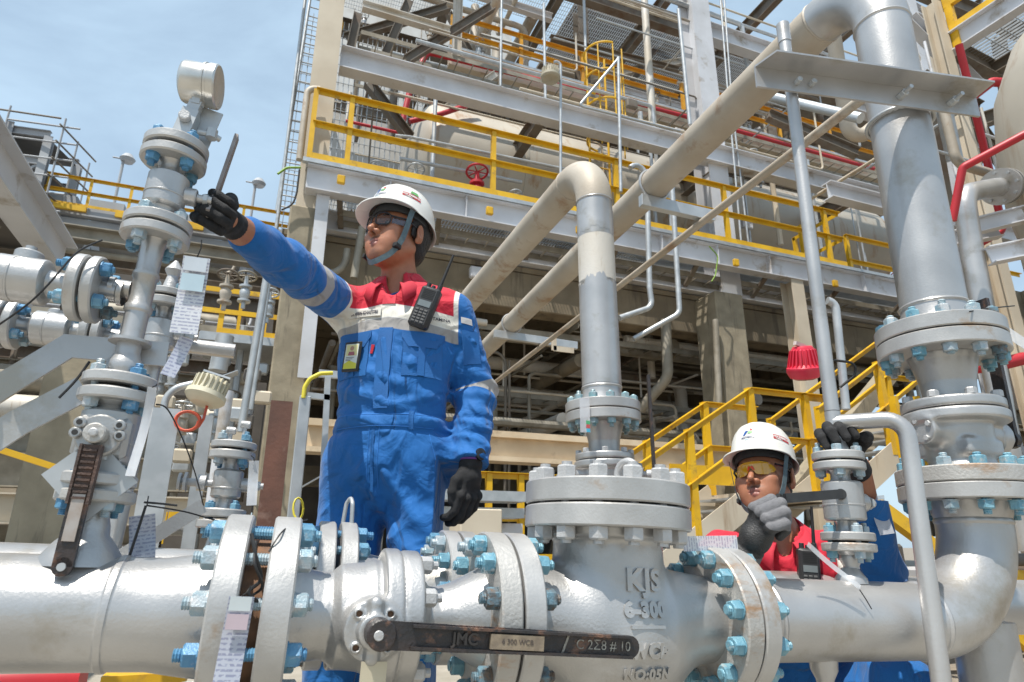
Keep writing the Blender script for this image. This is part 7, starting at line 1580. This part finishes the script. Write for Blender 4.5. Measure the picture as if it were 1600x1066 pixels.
def cov1(P):
    d = s_ell(P, (0, .0, 1.3), (.178, .12, .22)); d = smin(d, s_cap(P, (-.11, 0, 1.42), (.11, 0, 1.42), .07), .06)
    d = smin(d, s_ell(P, (0, -.01, 1.12), (.156, .12, .2)), .06); d = smin(d, s_ell(P, (0, .01, .96), (.186, .138, .17)), .05)
    d = smin(d, s_cap(P, (0, .01, 1.45), (0, .01, 1.5), .085, .07), .05)
    arms = sleeves(P, (S_L, E_L, W_L), (.066, .061, .05)); arms = np.minimum(arms, sleeves(P, (S_R, E_R, W_R+(E_R-W_R).normalized()*.085), (.068, .055, .045)))
    d = smin(d, arms, .035)
    legs = None
    for s_, f_ in ((1, -.02), (-1, .015)):
        l = smin(s_cap(P, (.095*s_, .01, .93), (.118*s_, -.02+f_, .5), .1, .082), s_cap(P, (.118*s_, -.02+f_, .5), (.125*s_, .03+f_, .06), .082, .07), .04); legs = l if legs is None else smin(legs, l, .02)
    d = smin(d, legs, .04)
    # folds
    d = d+folds(P, S_R.lerp(E_R, .85), (.75, .7, .6), .1, 62, .005)+folds(P, E_R.lerp(W_R, .35), (.6, .5, .7), .1, 70, .0045, 1.)
    d = d+folds(P, S_R+Vector((.04, 0, -.09)), (1, .0, .75), .13, 70, .005, .6)
    d = d+folds(P, E_L, (.1, .3, 1), .1, 95, .0065, 2.)+folds(P, W_L+Vector((0, 0, .08)), (.3, .1, 1), .09, 110, .005, .3)
    d = d+folds(P, (0, -.12, 1.12), (.25, 0, 1), .13, 75, .0045)+folds(P, (.12, -.08, 1.1), (-.3, 0, 1), .1, 85, .004, 2.1)+folds(P, (-.12, -.08, 1.12), (.5, 0, 1), .1, 80, .004, 1.1)
    d = d+folds(P, (0.02, -.12, .86), (1, 0, .55), .12, 85, .0055, .9)+folds(P, (.12, -.1, .72), (.5, 0, 1), .16, 60, .004, .2)+folds(P, (-.1, -.1, .74), (-.5, 0, 1), .16, 60, .004, 1.2)
    d = d+folds(P, (.1, -.1, .5), (0, 0, 1), .12, 85, .005, .2)+folds(P, (.19, .0, 1.3), (.6, 0, 1), .1, 70, .004, 1.5)
    # waist band
    wb = np.exp(-((P[..., 2]-1.052)/.017)**4); d = d-.0035*wb+.004*np.exp(-((P[..., 2]-1.076)/.006)**2)+.004*np.exp(-((P[..., 2]-1.028)/.006)**2)
    d = np.maximum(d, -(s_cap(P, NB+Vector((0, -.012, -.03)), NB+Vector((0, -.02, .12)), .06, .064)))
    d = smax(d, -s_ell(P, (0, -.105, 1.495), (.036, .06, .062)), .006)
    d = d-.0016*(1-np.abs(np.sin(31*P[..., 0]+22*P[..., 2]+2.2*np.sin(17*P[..., 2]-9*P[..., 1])+1.5*np.sin(23*P[..., 0]))))**3-.0014*(1-np.abs(np.sin(-27*P[..., 0]+35*P[..., 2]+2.*np.sin(19*P[..., 1]+11*P[..., 2]))))**3
    dW = V3((W_L-E_L).normalized()); d = np.maximum(d, (P-V3(W_L)) @ dW-.004+(np.abs(P[..., 0]-W_L.x) > .09)*-9.+(P[..., 2] > 1.2)*-9.)
    return d
def yline(V): return 1.335+.0*V[:, 0]
def att_arm(S, E, W_, which):
    def f_(V):
        t1, t2, l1, d1, d2 = axis_t(V, S, E, W_)
        if which == 't': return np.where(d1 <= d2, t1, l1+t2)
        return .1-np.minimum(d1, d2)
    return f_
AC1 = {'h': lambda V: V[:, 2]-(1.4-.14*np.abs(V[:, 0])), 'sx': lambda V: np.maximum(np.where(V[:, 0] > 0, V[:, 0]-.196, -V[:, 0]-.2), np.minimum(((V-V3(S_R)) @ V3((E_R-S_R).normalized()))-.125, 12*(.095-np.minimum(s_cap(V, S_R.lerp(E_R, .2), E_R, .0), s_cap(V, E_R, W_R, .0))))),
       'la': att_arm(S_L, E_L, W_L, 't'), 'lm': att_arm(S_L, E_L, W_L, 'm'), 'ra': att_arm(S_R, E_R, W_R, 't'), 'rm': lambda V: np.minimum(att_arm(S_R, E_R, W_R, 'm')(V), -.11-V[:, 0])}
AC1['lm'] = (lambda g: (lambda V: np.minimum(g(V), V[:, 0]-.185)))(AC1['lm'])
AC1['lm2'] = AC1['lm']
cv1 = coverall(rt1, cov1, (-.45, -.85, .02), (.36, .2, 1.56), .0042, AC1)
collar(rt1, NB+Vector((0, -.012, -.012)))
MB().path([NB+Vector((-.055, -.07, -.045)), NB+Vector((-.01, -.088, -.075)), NB+Vector((.05, -.075, -.05))], .004, 8).build('undershirt_edge', M_blue_cl, rt1)
# placket, pockets, seams
def sw(nm, poly, mat=None, th=.0025, cut=3): return sewn(nm, cov1, poly, mat or M_blue_cl, cv1, th, cut)
sw('placket', [(-.022, 1.085), (.018, 1.085), (.018, 1.325), (-.022, 1.325)], None, .0018)
sw('placket', [(-.022, 1.402), (.018, 1.402), (.016, 1.44), (-.02, 1.44)], M_red_cl, .0018)
for s_ in (-1, 1):
    pk = sw('chest_pocket', [(s_*.05 if s_ > 0 else -.15, 1.18), (.155 if s_ > 0 else -.05, 1.18), (.155 if s_ > 0 else -.05, 1.292), (s_*.05 if s_ > 0 else -.15, 1.292)], None, .002)
    x0, x1 = (.045, .16) if s_ > 0 else (-.155, -.045); sw('pocket_flap', [(x0, 1.298), (x0+.02, 1.268), (x1-.02, 1.268), (x1, 1.298), (x1, 1.315), (x0, 1.315)], None, .0032)
    sw('pocket_pleat', [((x0+x1)/2-.009, 1.182), ((x0+x1)/2+.009, 1.182), ((x0+x1)/2+.009, 1.268), ((x0+x1)/2-.009, 1.268)], None, .0034, 2)
    seam('stitching', cov1, [(x0+.004, 1.313), (x0+.004, 1.30), (x0+.022, 1.272), (x1-.022, 1.272), (x1-.004, 1.30)], cv1)
sw('belt_loop', [(.078, 1.028), (.09, 1.028), (.09, 1.08), (.078, 1.08)], None, .004, 1)
sw('fly_seam', [(-.02, .86), (-.012, .86), (-.012, 1.028), (-.02, 1.028)], None, .0012)
seam('stitching', cov1, [(.13, 1.02), (.165, .9)], cv1); seam('stitching', cov1, [(.0, 1.03), (.0, .87)], cv1); seam('stitching', cov1, [(-.028, 1.03), (-.03, .89)], cv1)
seam('stitching', cov1, [(.022, 1.09), (.022, 1.3)], cv1); seam('stitching', cov1, [(-.14, 1.035), (.14, 1.035)], cv1); seam('stitching', cov1, [(-.14, 1.069), (.14, 1.069)], cv1)
sw('leg_pocket', [(.065, .60), (.175, .60), (.18, .66), (.07, .66)], None, .004)
seam('stitching', cov1, [(.072, .61), (.168, .61)], cv1)
sw('pocket_tab', [(-.04, 1.272), (-.03, 1.27), (-.036, 1.245), (-.044, 1.246)], M_red_cl, .003, 1)
# name strip
nmp = sewn('name_strip', tor1, [(-.132, 1.363), (-.022, 1.363), (-.022, 1.386), (-.132, 1.386)], pm('name_strip_white', (.7, .68, .62), rough=.7), cv1, .006, 3)
me = text_mesh('NA RIEN KHAFITRI', .0135, 0, 'CENTER', .0005)
for v in me.vertices: x, z = -.077+v.co.x*.82, 1.375+v.co.y*1.1; v.co = Vector((x, surf_y(tor1, x, z, -.35, .0082), z))
link('name_letters', me, pm('name_ink', (.05, .05, .07)), nmp, smooth=False)
me = text_mesh('TAMINA', .013, 0, 'CENTER', .0003)
for v in me.vertices: x, z = .15+v.co.x, 1.362+v.co.y; v.co = Vector((x, surf_y(cov1, x, z, -.35, .0015), z))
link('chest_letters', me, pm('name_ink', (.05, .05, .07)), cv1, smooth=False)
# badge in its holder
bx, bz = -.1, 1.24; by = surf_y(cov1, bx, bz)-.012
t = thing('id_badge', 'black framed identity badge with a portrait on the standing worker chest', 'badge', M1 @ T((bx, by, bz)) @ rot(R(4), 'Y') @ rot(R(-22), 'Z')); MB().box((-.031, 0, -.045), (.031, .006, .045), bev=.003).build('holder', M_rubber, t)
MB().box((-.023, -.001, -.037), (.023, -.0002, .037)).build('card', pm('badge_white', (.62, .66, .62), rough=.2, coat=.6), t, smooth=False)
MB().add([(-.023, -.0014, -.037), (.023, -.0014, -.037), (.023, -.0014, -.022), (-.005, -.0014, -.012), (-.023, -.0014, -.022)], [(0, 1, 2, 3, 4)]).build('card_band', pm('badge_yellow', (.62, .6, .04)), t, smooth=False)
MB().add([(-.02, -.0012, .002), (.02, -.0012, .002), (.02, -.0012, .035), (-.02, -.0012, .035)], [(0, 1, 2, 3)]).build('photo_ground', pm('badge_pale_yellow', (.66, .62, .3)), t, smooth=False)
MB().lathe([(.0001, -.001), (.007, -.001), (.007, 0)], 16, T((0, -.0015, .024)) @ rot(PI/2, 'X')).build('portrait_head', pm('badge_skin', (.4, .22, .15)), t)
MB().add([(-.012, -.0018, .003), (.012, -.0018, .003), (.009, -.0018, .014), (-.009, -.0018, .014)], [(0, 1, 2, 3)]).build('portrait_shirt', pm('badge_shirt', (.35, .1, .12)), t, smooth=False)
for k in range(3): MB().box((-.018, -.0016, -.004-k*.0045), (.012-.006*k, -.0013, -.0025-k*.0045)).build('badge_line', pm('name_ink', (.05, .05, .07)), t, smooth=False)
# radio clipped at the shoulder
rx, rz = .108, 1.385; ry = surf_y(cov1, rx, rz)-.022
radio('black two way radio with raised antenna clipped on the standing worker chest', M1 @ T((rx, ry, rz)) @ rot(R(-3), 'Z') @ rot(R(20), 'Y') @ Matrix.Scale(1.02, 4))
# sleeve pocket and badge
sp = (.262, -.02, 1.31)
sw('sleeve_pocket', [(.212, 1.235), (.262, 1.245), (.252, 1.345), (.206, 1.34)], None, .0025, 3)
sw('sleeve_label', [(.205, 1.362), (.236, 1.36), (.234, 1.378), (.204, 1.38)], pm('label_white', (.75, .72, .7)), .0035, 2)
# glove hanging at his left side
hm = basis(W_L+Vector((-.0, -.004, -.005)), y=(-.75, .65, .05), z=(.02, .06, 1))
fnL = hand_fn((.42, .6, .5), [(-.02, .004, -.03), (-.045, .008, -.05), (-.05, .014, -.08), (-.045, .02, -.105)], 1., .0018, .03)
def cuffed(fn, l=.03, r_=.032): return lambda P: smin(fn(P), s_cyl(P, (0, 0, -.01), (0, 0, l), r_, r_+.002, rd=.003), .008)
def place_hand(root, nm, fn, M, mat, vox=.0022, lo=(-.085, -.06, -.2), hi=(.085, .12, .06)):
    V, Fq = nets(fn, lo, hi, vox); Mn = np.array(M); V = V @ Mn[:3, :3].T+Mn[:3, 3]
    me = npmesh(nm, V, Fq if M.determinant() > 0 else Fq[:, ::-1]); me.materials.append(mat); o = bpy.data.objects.new(nm, me); COL.objects.link(o); o.parent = root; return o
g = place_hand(rt1, 'glove', cuffed(fnL), hm, M_glove)
MB(hm).torus((0, 0, .012), (0, 0, 1), .0345, .003, 28, 8, 0, 2*PI).build('glove_hem', pm('purple_hem', (.16, .05, .25), rough=.8), g)
wq = MB(hm @ T((0, 0, .024))); wq.torus((0, 0, 0), (0, 0, 1), .035, .006, 28, 8, 0, 2*PI); wt = wq.build('watch_strap', M_rubber, rt1)
MB(hm @ T((0, -.034, .024)) @ rot(PI/2, 'X')).lathe([(.001, 0), (.017, 0), (.018, .003), (.017, .008), (.014, .009), (.001, .009)], 32).build('watch_case', pm('watch_metal', (.06, .06, .065), rough=.25, metal=.8), wt)
# gloved right hand closed on the grey lever
gz = (E_R-W_R).normalized(); lvp = I1 @ (LINE @ T((SX, 0, .825)) @ Vector((.086, .03, -.03)))
hm2 = basis(W_R, y=(I1.to_3x3() @ Vector((-.25, -.9, -.2))), z=gz) @ Matrix.Scale(.92, 4)
fnR = hand_fn((.9, 1.15, .7), [(.02, .004, -.03), (.042, .016, -.055), (.034, .04, -.075), (.01, .052, -.08)], 1., .0018)
g2 = place_hand(rt1, 'glove', cuffed(fnR, .045), hm2, M_glove)
for s_, f_ in ((1, -.02), (-1, .015)):
    sdf_obj('boot', lambda P, s_=s_, f_=f_: smax(smin(s_cap(P, (.125*s_, .04+f_, .14), (.125*s_, .04+f_, .05), .055, .05), s_ell(P, (.13*s_, -.05+f_, .04), (.05, .13, .055)), .03), .002-P[..., 2], .004), (.125*s_-.09, -.22, 0), (.125*s_+.09, .14, .2), .006, M_rubber, rt1)

# ---------------- worker crouching at the right
O2 = Vector((1.53, 1.64, 0)); PS2 = math.atan2(-.62, .79); M2 = T(O2) @ rot(PS2, 'Z'); I2 = M2.inverted()
def P2(px, py, Y): return I2 @ at(px, py, Y=Y)
S2R, S2L = Vector((-.18, .03, .70)), Vector((.165, .0, .695)); NB2 = Vector((.0, .0, .775))
F2 = I2 @ (LINE @ (Vector((S4, 0, .273))+Vector((-.19, -.045, -.01))))          # lever end
W2R = P2(1163, 862, 1.27); E2R = I2 @ Vector((1.08, 1.56, .53))
W2L = P2(1343, 738, 1.275); E2L = P2(1372, 905, 1.42)
Mh2 = T((-.03, -.03, .925)) @ rot(R(-24), 'Z') @ rot(R(-14), 'X') @ rot(R(-4), 'Y')
rt2_ = thing('person', 'crouching worker in white helmet and yellow lensed glasses working the small right valve', 'person', M2)
hf2, at2_ = make_head(rt2_, Mh2, 2); Mi2 = np.array(Mh2.inverted(), dtype=np.float32)
def skin2(P):
    Q = P @ Mi2[:3, :3].T+Mi2[:3, 3]; d = hf2(Q); nk = Mh2 @ Vector((0, .02, -.07))
    d = smin(d, s_cap(P, nk, NB2+Vector((0, .0, -.02)), .048, .054), .02); d = smin(d, s_cap(P, NB2+Vector((0, 0, -.02)), NB2+Vector((0, 0, -.09)), .054, .075), .03)
    dr = (E2L-W2L).normalized(); return np.minimum(d, np.minimum(s_cap(P, W2L-dr*.02, W2L+dr*.12, .028, .034), np.minimum(s_cap(P, W2L+dr*.1, E2L, .028), np.minimum(s_cap(P, E2L, S2L, .03), s_cap(P, S2L, NB2+Vector((0, 0, -.07)), .035)))))
A2 = {k: (lambda f_: (lambda V: f_((V @ Mi2[:3, :3].T+Mi2[:3, 3]))))(f_) for k, f_ in at2_.items()}
lo_ = [min(NB2[i], Mh2.translation[i], W2L[i], E2L[i])-.16 for i in range(3)]; hi_ = [max(NB2[i], Mh2.translation[i], W2L[i], E2L[i])+.16 for i in range(3)]
sdf_obj('body', skin2, lo_, hi_, .003, M_skin, rt2_, A2)
PE2 = Vector((.02, .22, .3))
def cov2(P):
    d = smin(s_ell(P, (0, .06, .58), (.18, .13, .2), rot(.35, 'X')), s_cap(P, (-.125, .02, .69), (.125, .01, .69), .072), .06)
    d = smin(d, s_cap(P, (0, .1, .5), PE2, .15, .17), .06); d = smin(d, s_cap(P, NB2+Vector((0, .01, -.06)), NB2+Vector((0, .01, -.015)), .085, .068), .045)
    a = sleeves(P, (S2R, E2R, W2R+(E2R-W2R).normalized()*.05), (.072, .06, .047)); b = sleeves(P, (S2L, E2L, W2L+(E2L-W2L).normalized()*.075), (.074, .068, .055)); d = smin(d, np.minimum(a, b), .03)
    for s_, kn in ((1, (.24, -.16, .36)), (-1, (-.2, -.1, .38))):
        an = (kn[0]+.02, kn[1]+.2, .08); d = smin(d, smin(s_cap(P, PE2+Vector((.1*s_, 0, 0)), kn, .1, .085), s_cap(P, kn, an, .085, .06), .03), .03)
    d = d+folds(P, E2L, (.2, .3, 1), .12, 95, .006)+folds(P, S2L.lerp(E2L, .4), (.7, 0, 1), .1, 80, .005, 1.)+folds(P, (0, -.08, .6), (.8, 0, 1), .13, 75, .005)+folds(P, S2R, (1, 0, .3), .1, 75, .004, 1.7)+folds(P, (.2, -.1, .38), (1, 0, .3), .14, 75, .006)
    d = smax(d, -s_ell(P, NB2+Vector((0, -.1, -.03)), (.034, .055, .06)), .006)
    return np.maximum(d, -(s_cap(P, NB2+Vector((0, -.02, -.03)), NB2+Vector((-.005, -.03, .12)), .056, .062)))
AC2 = {'h': lambda V: V[:, 2]-(.632-.1*np.abs(V[:, 0])), 'sx': lambda V: np.abs(V[:, 0])-(.165+.0*V[:, 2]),
       'la': att_arm(S2L, E2L, W2L, 't'), 'lm': lambda V: -1+0*V[:, 0], 'ra': att_arm(S2R, E2R, W2R, 't'), 'rm': lambda V: -1+0*V[:, 0]}
AC2['sx'] = lambda V: np.where(V[:, 0] < 0, -.02-V[:, 0]*0-.05, V[:, 0]-.15)
cv2 = coverall(rt2_, cov2, (-.5, -.5, .04), (.45, .45, .84), .005, AC2)
collar(rt2_, NB2+Vector((0, -.016, -.02)), open_=1.)
sewn('placket', cov2, [(-.02, .5), (.02, .5), (.018, .66), (-.018, .66)], M_red_cl, cv2, .002, 3)
sewn('lapel_flap', cov2, [(.03, .66), (.1, .635), (.06, .6), (.015, .63)], M_red_cl, cv2, .004, 2)
q = P2(1256, 875, 1.42); radio('black two way radio on the crouching worker chest beside the small valve', M2 @ T((.052, -.135, .655)) @ rot(R(4), 'Y') @ rot(R(8), 'Z'))
# his right hand: a grey backed fist closed round the end of the lever
Lx = (I2.to_3x3() @ Vector((1, -.04, 0))).normalized()
def fist_fn(P):
    return fnF(P)
fnF = hand_fn(((.95, 1.5, 1.0), (1.0, 1.5, 1.0), (1.05, 1.5, 1.0), (1.1, 1.5, 1.0)), [(-.02, .006, -.03), (-.042, .026, -.055), (-.034, .047, -.075), (-.01, .055, -.086)], -1., .003)
cen = I2 @ at(1188, 806, Y=1.15); up2 = (I2.to_3x3() @ Vector((0, 0, 1))); toc = (I2.to_3x3() @ (Vector((0, 0, CAM_H))-at(1196, 812, Y=1.15))).normalized()
wr = P2(1158, 868, 1.22)
zf_ = (wr-cen).normalized(); cen += Vector((0, 0, -.014)); hm3 = basis(cen+zf_*.075, y=-(toc*.55+Vector((0, 0, .5))+Lx*-.1), z=zf_)
g3 = place_hand(rt2_, 'glove', cuffed(fnF, .06, .034), hm3 @ Matrix.Scale(.98, 4), M_gloveg, .0022, (-.085, -.06, -.16), (.085, .13, .09))
g3.data.materials.append(M_glovep)
vv = np.array([v.co for v in g3.data.vertices]); inv3 = np.array((hm3 @ Matrix.Scale(.98, 4)).inverted()); lv3 = vv @ inv3[:3, :3].T+inv3[:3, 3]
for p in g3.data.polygons:
    c = lv3[list(p.vertices)].mean(0); p.material_index = 1 if -.088 < c[2] < -.004 else 0
# his left hand round the vent pole
pc = I2 @ (LINE @ Vector((S4, 0, .447))); zz2 = (W2L-pc).normalized()
toc2 = (I2.to_3x3() @ (Vector((0, 0, CAM_H))-(M2 @ pc))).normalized()
hm4 = basis(W2L+(I2.to_3x3() @ (at(1330, 690, Y=1.2)-at(1345, 712, Y=1.2)))+toc2*.045, y=toc2*.9+Vector((0, 0, .1)), z=(W2L-(pc-toc2*.03+Vector((0, 0, .0)))).normalized()) @ Matrix.Scale(1.08, 4)
fnG = hand_fn((.3, .95, .75), [(.02, .004, -.03), (.046, .012, -.05), (.052, .026, -.075), (.045, .04, -.095)], 1., .002)
place_hand(rt2_, 'glove', cuffed(fnG, .05, .031), hm4, M_glove)
for s_, kn in ((1, (.24, -.16, .36)), (-1, (-.2, -.1, .38))):
    an = (kn[0]+.02, kn[1]+.2, .08)
    sdf_obj('boot', lambda P, an=an: smax(smin(s_cap(P, an, (an[0], an[1], .05), .052, .05), s_ell(P, (an[0], an[1]-.08, .045), (.05, .13, .05)), .03), .004-P[..., 2], .004), (an[0]-.09, an[1]-.25, 0), (an[0]+.09, an[1]+.12, .16), .007, M_rubber, rt2_)

# ---------------- clutter: drop what no view can show, gather what is past counting, and say which is which
bpy.context.view_layer.update()
_dg = bpy.context.evaluated_depsgraph_get()
_fw = Vector(_f); _rt = Vector(_r); _up = Vector(_u)
def to_px(p, c):
    q = p-c; z = q.dot(_fw)
    return None if z < .05 else (800+1000*q.dot(_rt)/z, 533-1000*q.dot(_up)/z, z)
_eyes = [Vector((0, 0, CAM_H)), Vector((.45, -.17, CAM_H)), Vector((-.45, .17, CAM_H))]
def seen(o, eye, n=26):
    me = o.data; V_ = me.vertices; m = len(V_); hit = 0; sx = sy = 0.; st = max(1, m//n); M_ = o.matrix_world; tot = 0
    fs_ = me.polygons; st = max(1, len(fs_)//n)
    for k in range(0, len(fs_), st):
        c = M_ @ fs_[k].center; q = to_px(c, eye); tot += 1
        if q is None or not (-20 < q[0] < 1620 and -20 < q[1] < 1086): continue
        d = c-eye; L_ = d.length; ok, loc, *_r2 = SC.ray_cast(_dg, eye, d/L_, distance=L_-.02)
        if not ok: hit += 1; sx += q[0]; sy += q[1]
    return hit, (sx/hit, sy/hit) if hit else None, tot
clut = [o for o in bpy.data.objects if o.type == 'MESH' and o.parent is None and o.get('group') and any(w_ in o['group'] for w_ in ('pipe runs', 'upright pipes', 'pipes in', 'pipes low', 'low pipes', 'slim pipes', 'thin conduits', 'thin uprights', 'slanting braces', 'equipment on', 'low equipment', 'members of', 'small boxes', 'fittings in', 'braces between', 'struts in'))]
rank = []
for o in clut:
    h0, c0_, tt = seen(o, _eyes[0])
    if h0:
        e = max(o.dimensions)*sorted(o.dimensions)[1]*h0/max(1, tt); rank.append((e, o, c0_, 1))
    else:
        h1 = max(seen(o, _eyes[1], 14)[0], seen(o, _eyes[2], 14)[0])
        if h1: rank.append((0, o, None, 0))
        else: bpy.data.objects.remove(o)
keepers = [r_ for r_ in rank if r_[3]]
pipes_ = sorted([r_ for r_ in keepers if r_[1].get('category') == 'pipe'], key=lambda r_: -r_[0])
fixed = sum(1 for o in bpy.data.objects if o.parent is None and o.get('category') == 'pipe' and not any(o is r_[1] for r_ in rank))
PIPE_N = max(0, 285-fixed)
rest = [r_[1] for r_ in pipes_[PIPE_N:]]+[r_[1] for r_ in rank if not r_[3]]
if rest:
    vs, fs, mi, mats_ = [], [], [], []
    for o in rest:
        n0 = len(vs); M_ = o.matrix_world; vs += [tuple(M_ @ v.co) for v in o.data.vertices]; m_ = o.data.materials[0]
        if m_ not in mats_: mats_.append(m_)
        for p in o.data.polygons: fs.append(tuple(i+n0 for i in p.vertices)); mi.append(mats_.index(m_))
    me = bpy.data.meshes.new('pipework'); me.from_pydata(vs, [], fs); me.update()
    for m_ in mats_: me.materials.append(m_)
    me.polygons.foreach_set('material_index', mi); me.polygons.foreach_set('use_smooth', [True]*len(fs)); me.set_sharp_from_angle(angle=R(38))
    ob = bpy.data.objects.new('background_pipework', me); COL.objects.link(ob); tag(ob, 'tangle of small pipes and struts filling the depth of the plant', 'pipework', None, 'stuff')
    for o in rest: bpy.data.objects.remove(o)
_gone = set()
zones = [(0, 230, 'behind the left valve stack'), (230, 330, 'around the cream lamp'), (330, 440, 'beside the sloping standpipe'), (440, 540, 'left of the standing worker'), (540, 640, 'behind the standing worker'), (640, 720, 'above the radio'), (720, 800, 'right of the standing worker'), (800, 905, 'left of the central riser'), (905, 1000, 'behind the central riser'), (1000, 1110, 'right of the central riser'), (1110, 1200, 'near the thick concrete column'), (1200, 1300, 'behind the vent pole'), (1300, 1400, 'between vent pole and tall riser'), (1400, 1500, 'behind the tall riser'), (1500, 1700, 'at the right edge')]
bands = [(-50, 90, 'top level'), (90, 190, 'upper level'), (190, 300, 'vessel level'), (300, 420, 'platform level'), (420, 540, 'just under the platform'), (540, 700, 'lower down'), (700, 1100, 'near the ground')]
shade = {'galvanised_steel': 'galvanised', 'weathered_pipe_paint': 'grey brown', 'weathered_old_pipe_paint': 'tan streaked', 'weathered_steel': 'dark brown', 'shaded_fireproof_concrete': 'brown', 'fireproof_concrete': 'sandy', 'beige_steel_column': 'beige', 'grey_structural_paint': 'blue grey', 'silver_paint': 'silver', 'red_paint': 'red', 'dark_shaded_steel': 'near black', 'vessel_cladding': 'cream', 'yellow_paint': 'yellow'}
live = [(r_[1], r_[2]) for r_ in keepers if r_ not in pipes_[PIPE_N:]]
cell = {}
for o, c in live:
    z_ = next((t for a, b, t in zones if a <= c[0] < b), 'at the edge'); b_ = next((t for a, b, t in bands if a <= c[1] < b), 'low'); dm = o.dimensions
    cat = o.get('category'); th = sorted(dm)[0]; fat = 'hair thin' if th < .05 else 'slim' if th < .09 else 'medium' if th < .18 else 'fat'
    way = 'upright' if dm.z > max(dm.x, dm.y) else 'level' if dm.x >= dm.y else 'receding'
    lb = ' '.join([fat, shade.get(o.data.materials[0].name, 'grey'), way, cat, z_+',', b_]); cell.setdefault(lb, []).append((c, o))
for lb, L_ in cell.items():
    if len(L_) == 1: L_[0][1]['label'] = lb; continue
    hor = max(c[0] for c, o in L_)-min(c[0] for c, o in L_) > max(c[1] for c, o in L_)-min(c[1] for c, o in L_)
    L_.sort(key=lambda t: t[0][0 if hor else 1]); nm_ = ['first', 'second', 'third', 'fourth', 'fifth', 'sixth', 'seventh', 'eighth', 'ninth', 'tenth']
    for k, (c, o) in enumerate(L_): o['label'] = lb+', '+nm_[min(k, 9)]+(' from left' if hor else ' from top')

# repeats that still share a label: say where each one is
byl = {}
for o in bpy.data.objects:
    if o.parent is None and o.get('label'): byl.setdefault(o['label'], []).append(o)
def centre(o):
    P_ = [o.matrix_world @ Vector(c) for c in o.bound_box] if o.type == 'MESH' else [o.matrix_world.translation]
    c = sum(P_, Vector())/len(P_); q = to_px(c, _eyes[0])
    if q is None: return (1700, 500)
    return (min(1640, max(-40, q[0])), min(1100, max(-40, q[1])))
for lb, L_ in byl.items():
    if len(L_) < 2: continue
    tmp = {}
    for o in L_:
        c = centre(o); z_ = next((t for a, b, t in zones if a <= c[0] < b), 'at the left edge'); b_ = next((t for a, b, t in bands if a <= c[1] < b), 'top level'); tmp.setdefault((z_, b_), []).append((c, o))
    for (z_, b_), M_l in tmp.items():
        hor = max(c[0] for c, o in M_l)-min(c[0] for c, o in M_l) >= max(c[1] for c, o in M_l)-min(c[1] for c, o in M_l); M_l.sort(key=lambda t: t[0][0 if hor else 1])
        for k, (c, o) in enumerate(M_l):
            w_ = lb.split()[:8]
            while w_ and w_[-1].strip(',') in ('the', 'of', 'a', 'an', 'in', 'on', 'under', 'behind', 'and', 'from', 'to', 'fixed', 'among', 'with', 'between', 'running', 'reaching', 'crossing', 'tying', 'carrying', 'seen', 'at', 'along', 'edge', 'deep', 'upper', 'lower'): w_.pop()
            t_ = w_+(z_+', '+b_).split()
            if len(M_l) > 1: t_ += ['number'][:0]+[['first', 'second', 'third', 'fourth', 'fifth', 'sixth', 'seventh', 'eighth'][min(k, 7)], 'from', 'left' if hor else 'top']
            o['label'] = ' '.join(t_[:0]+t_) if len(t_) <= 16 else ' '.join(w_[:max(2, len(w_)-(len(t_)-16))]+t_[len(w_):])
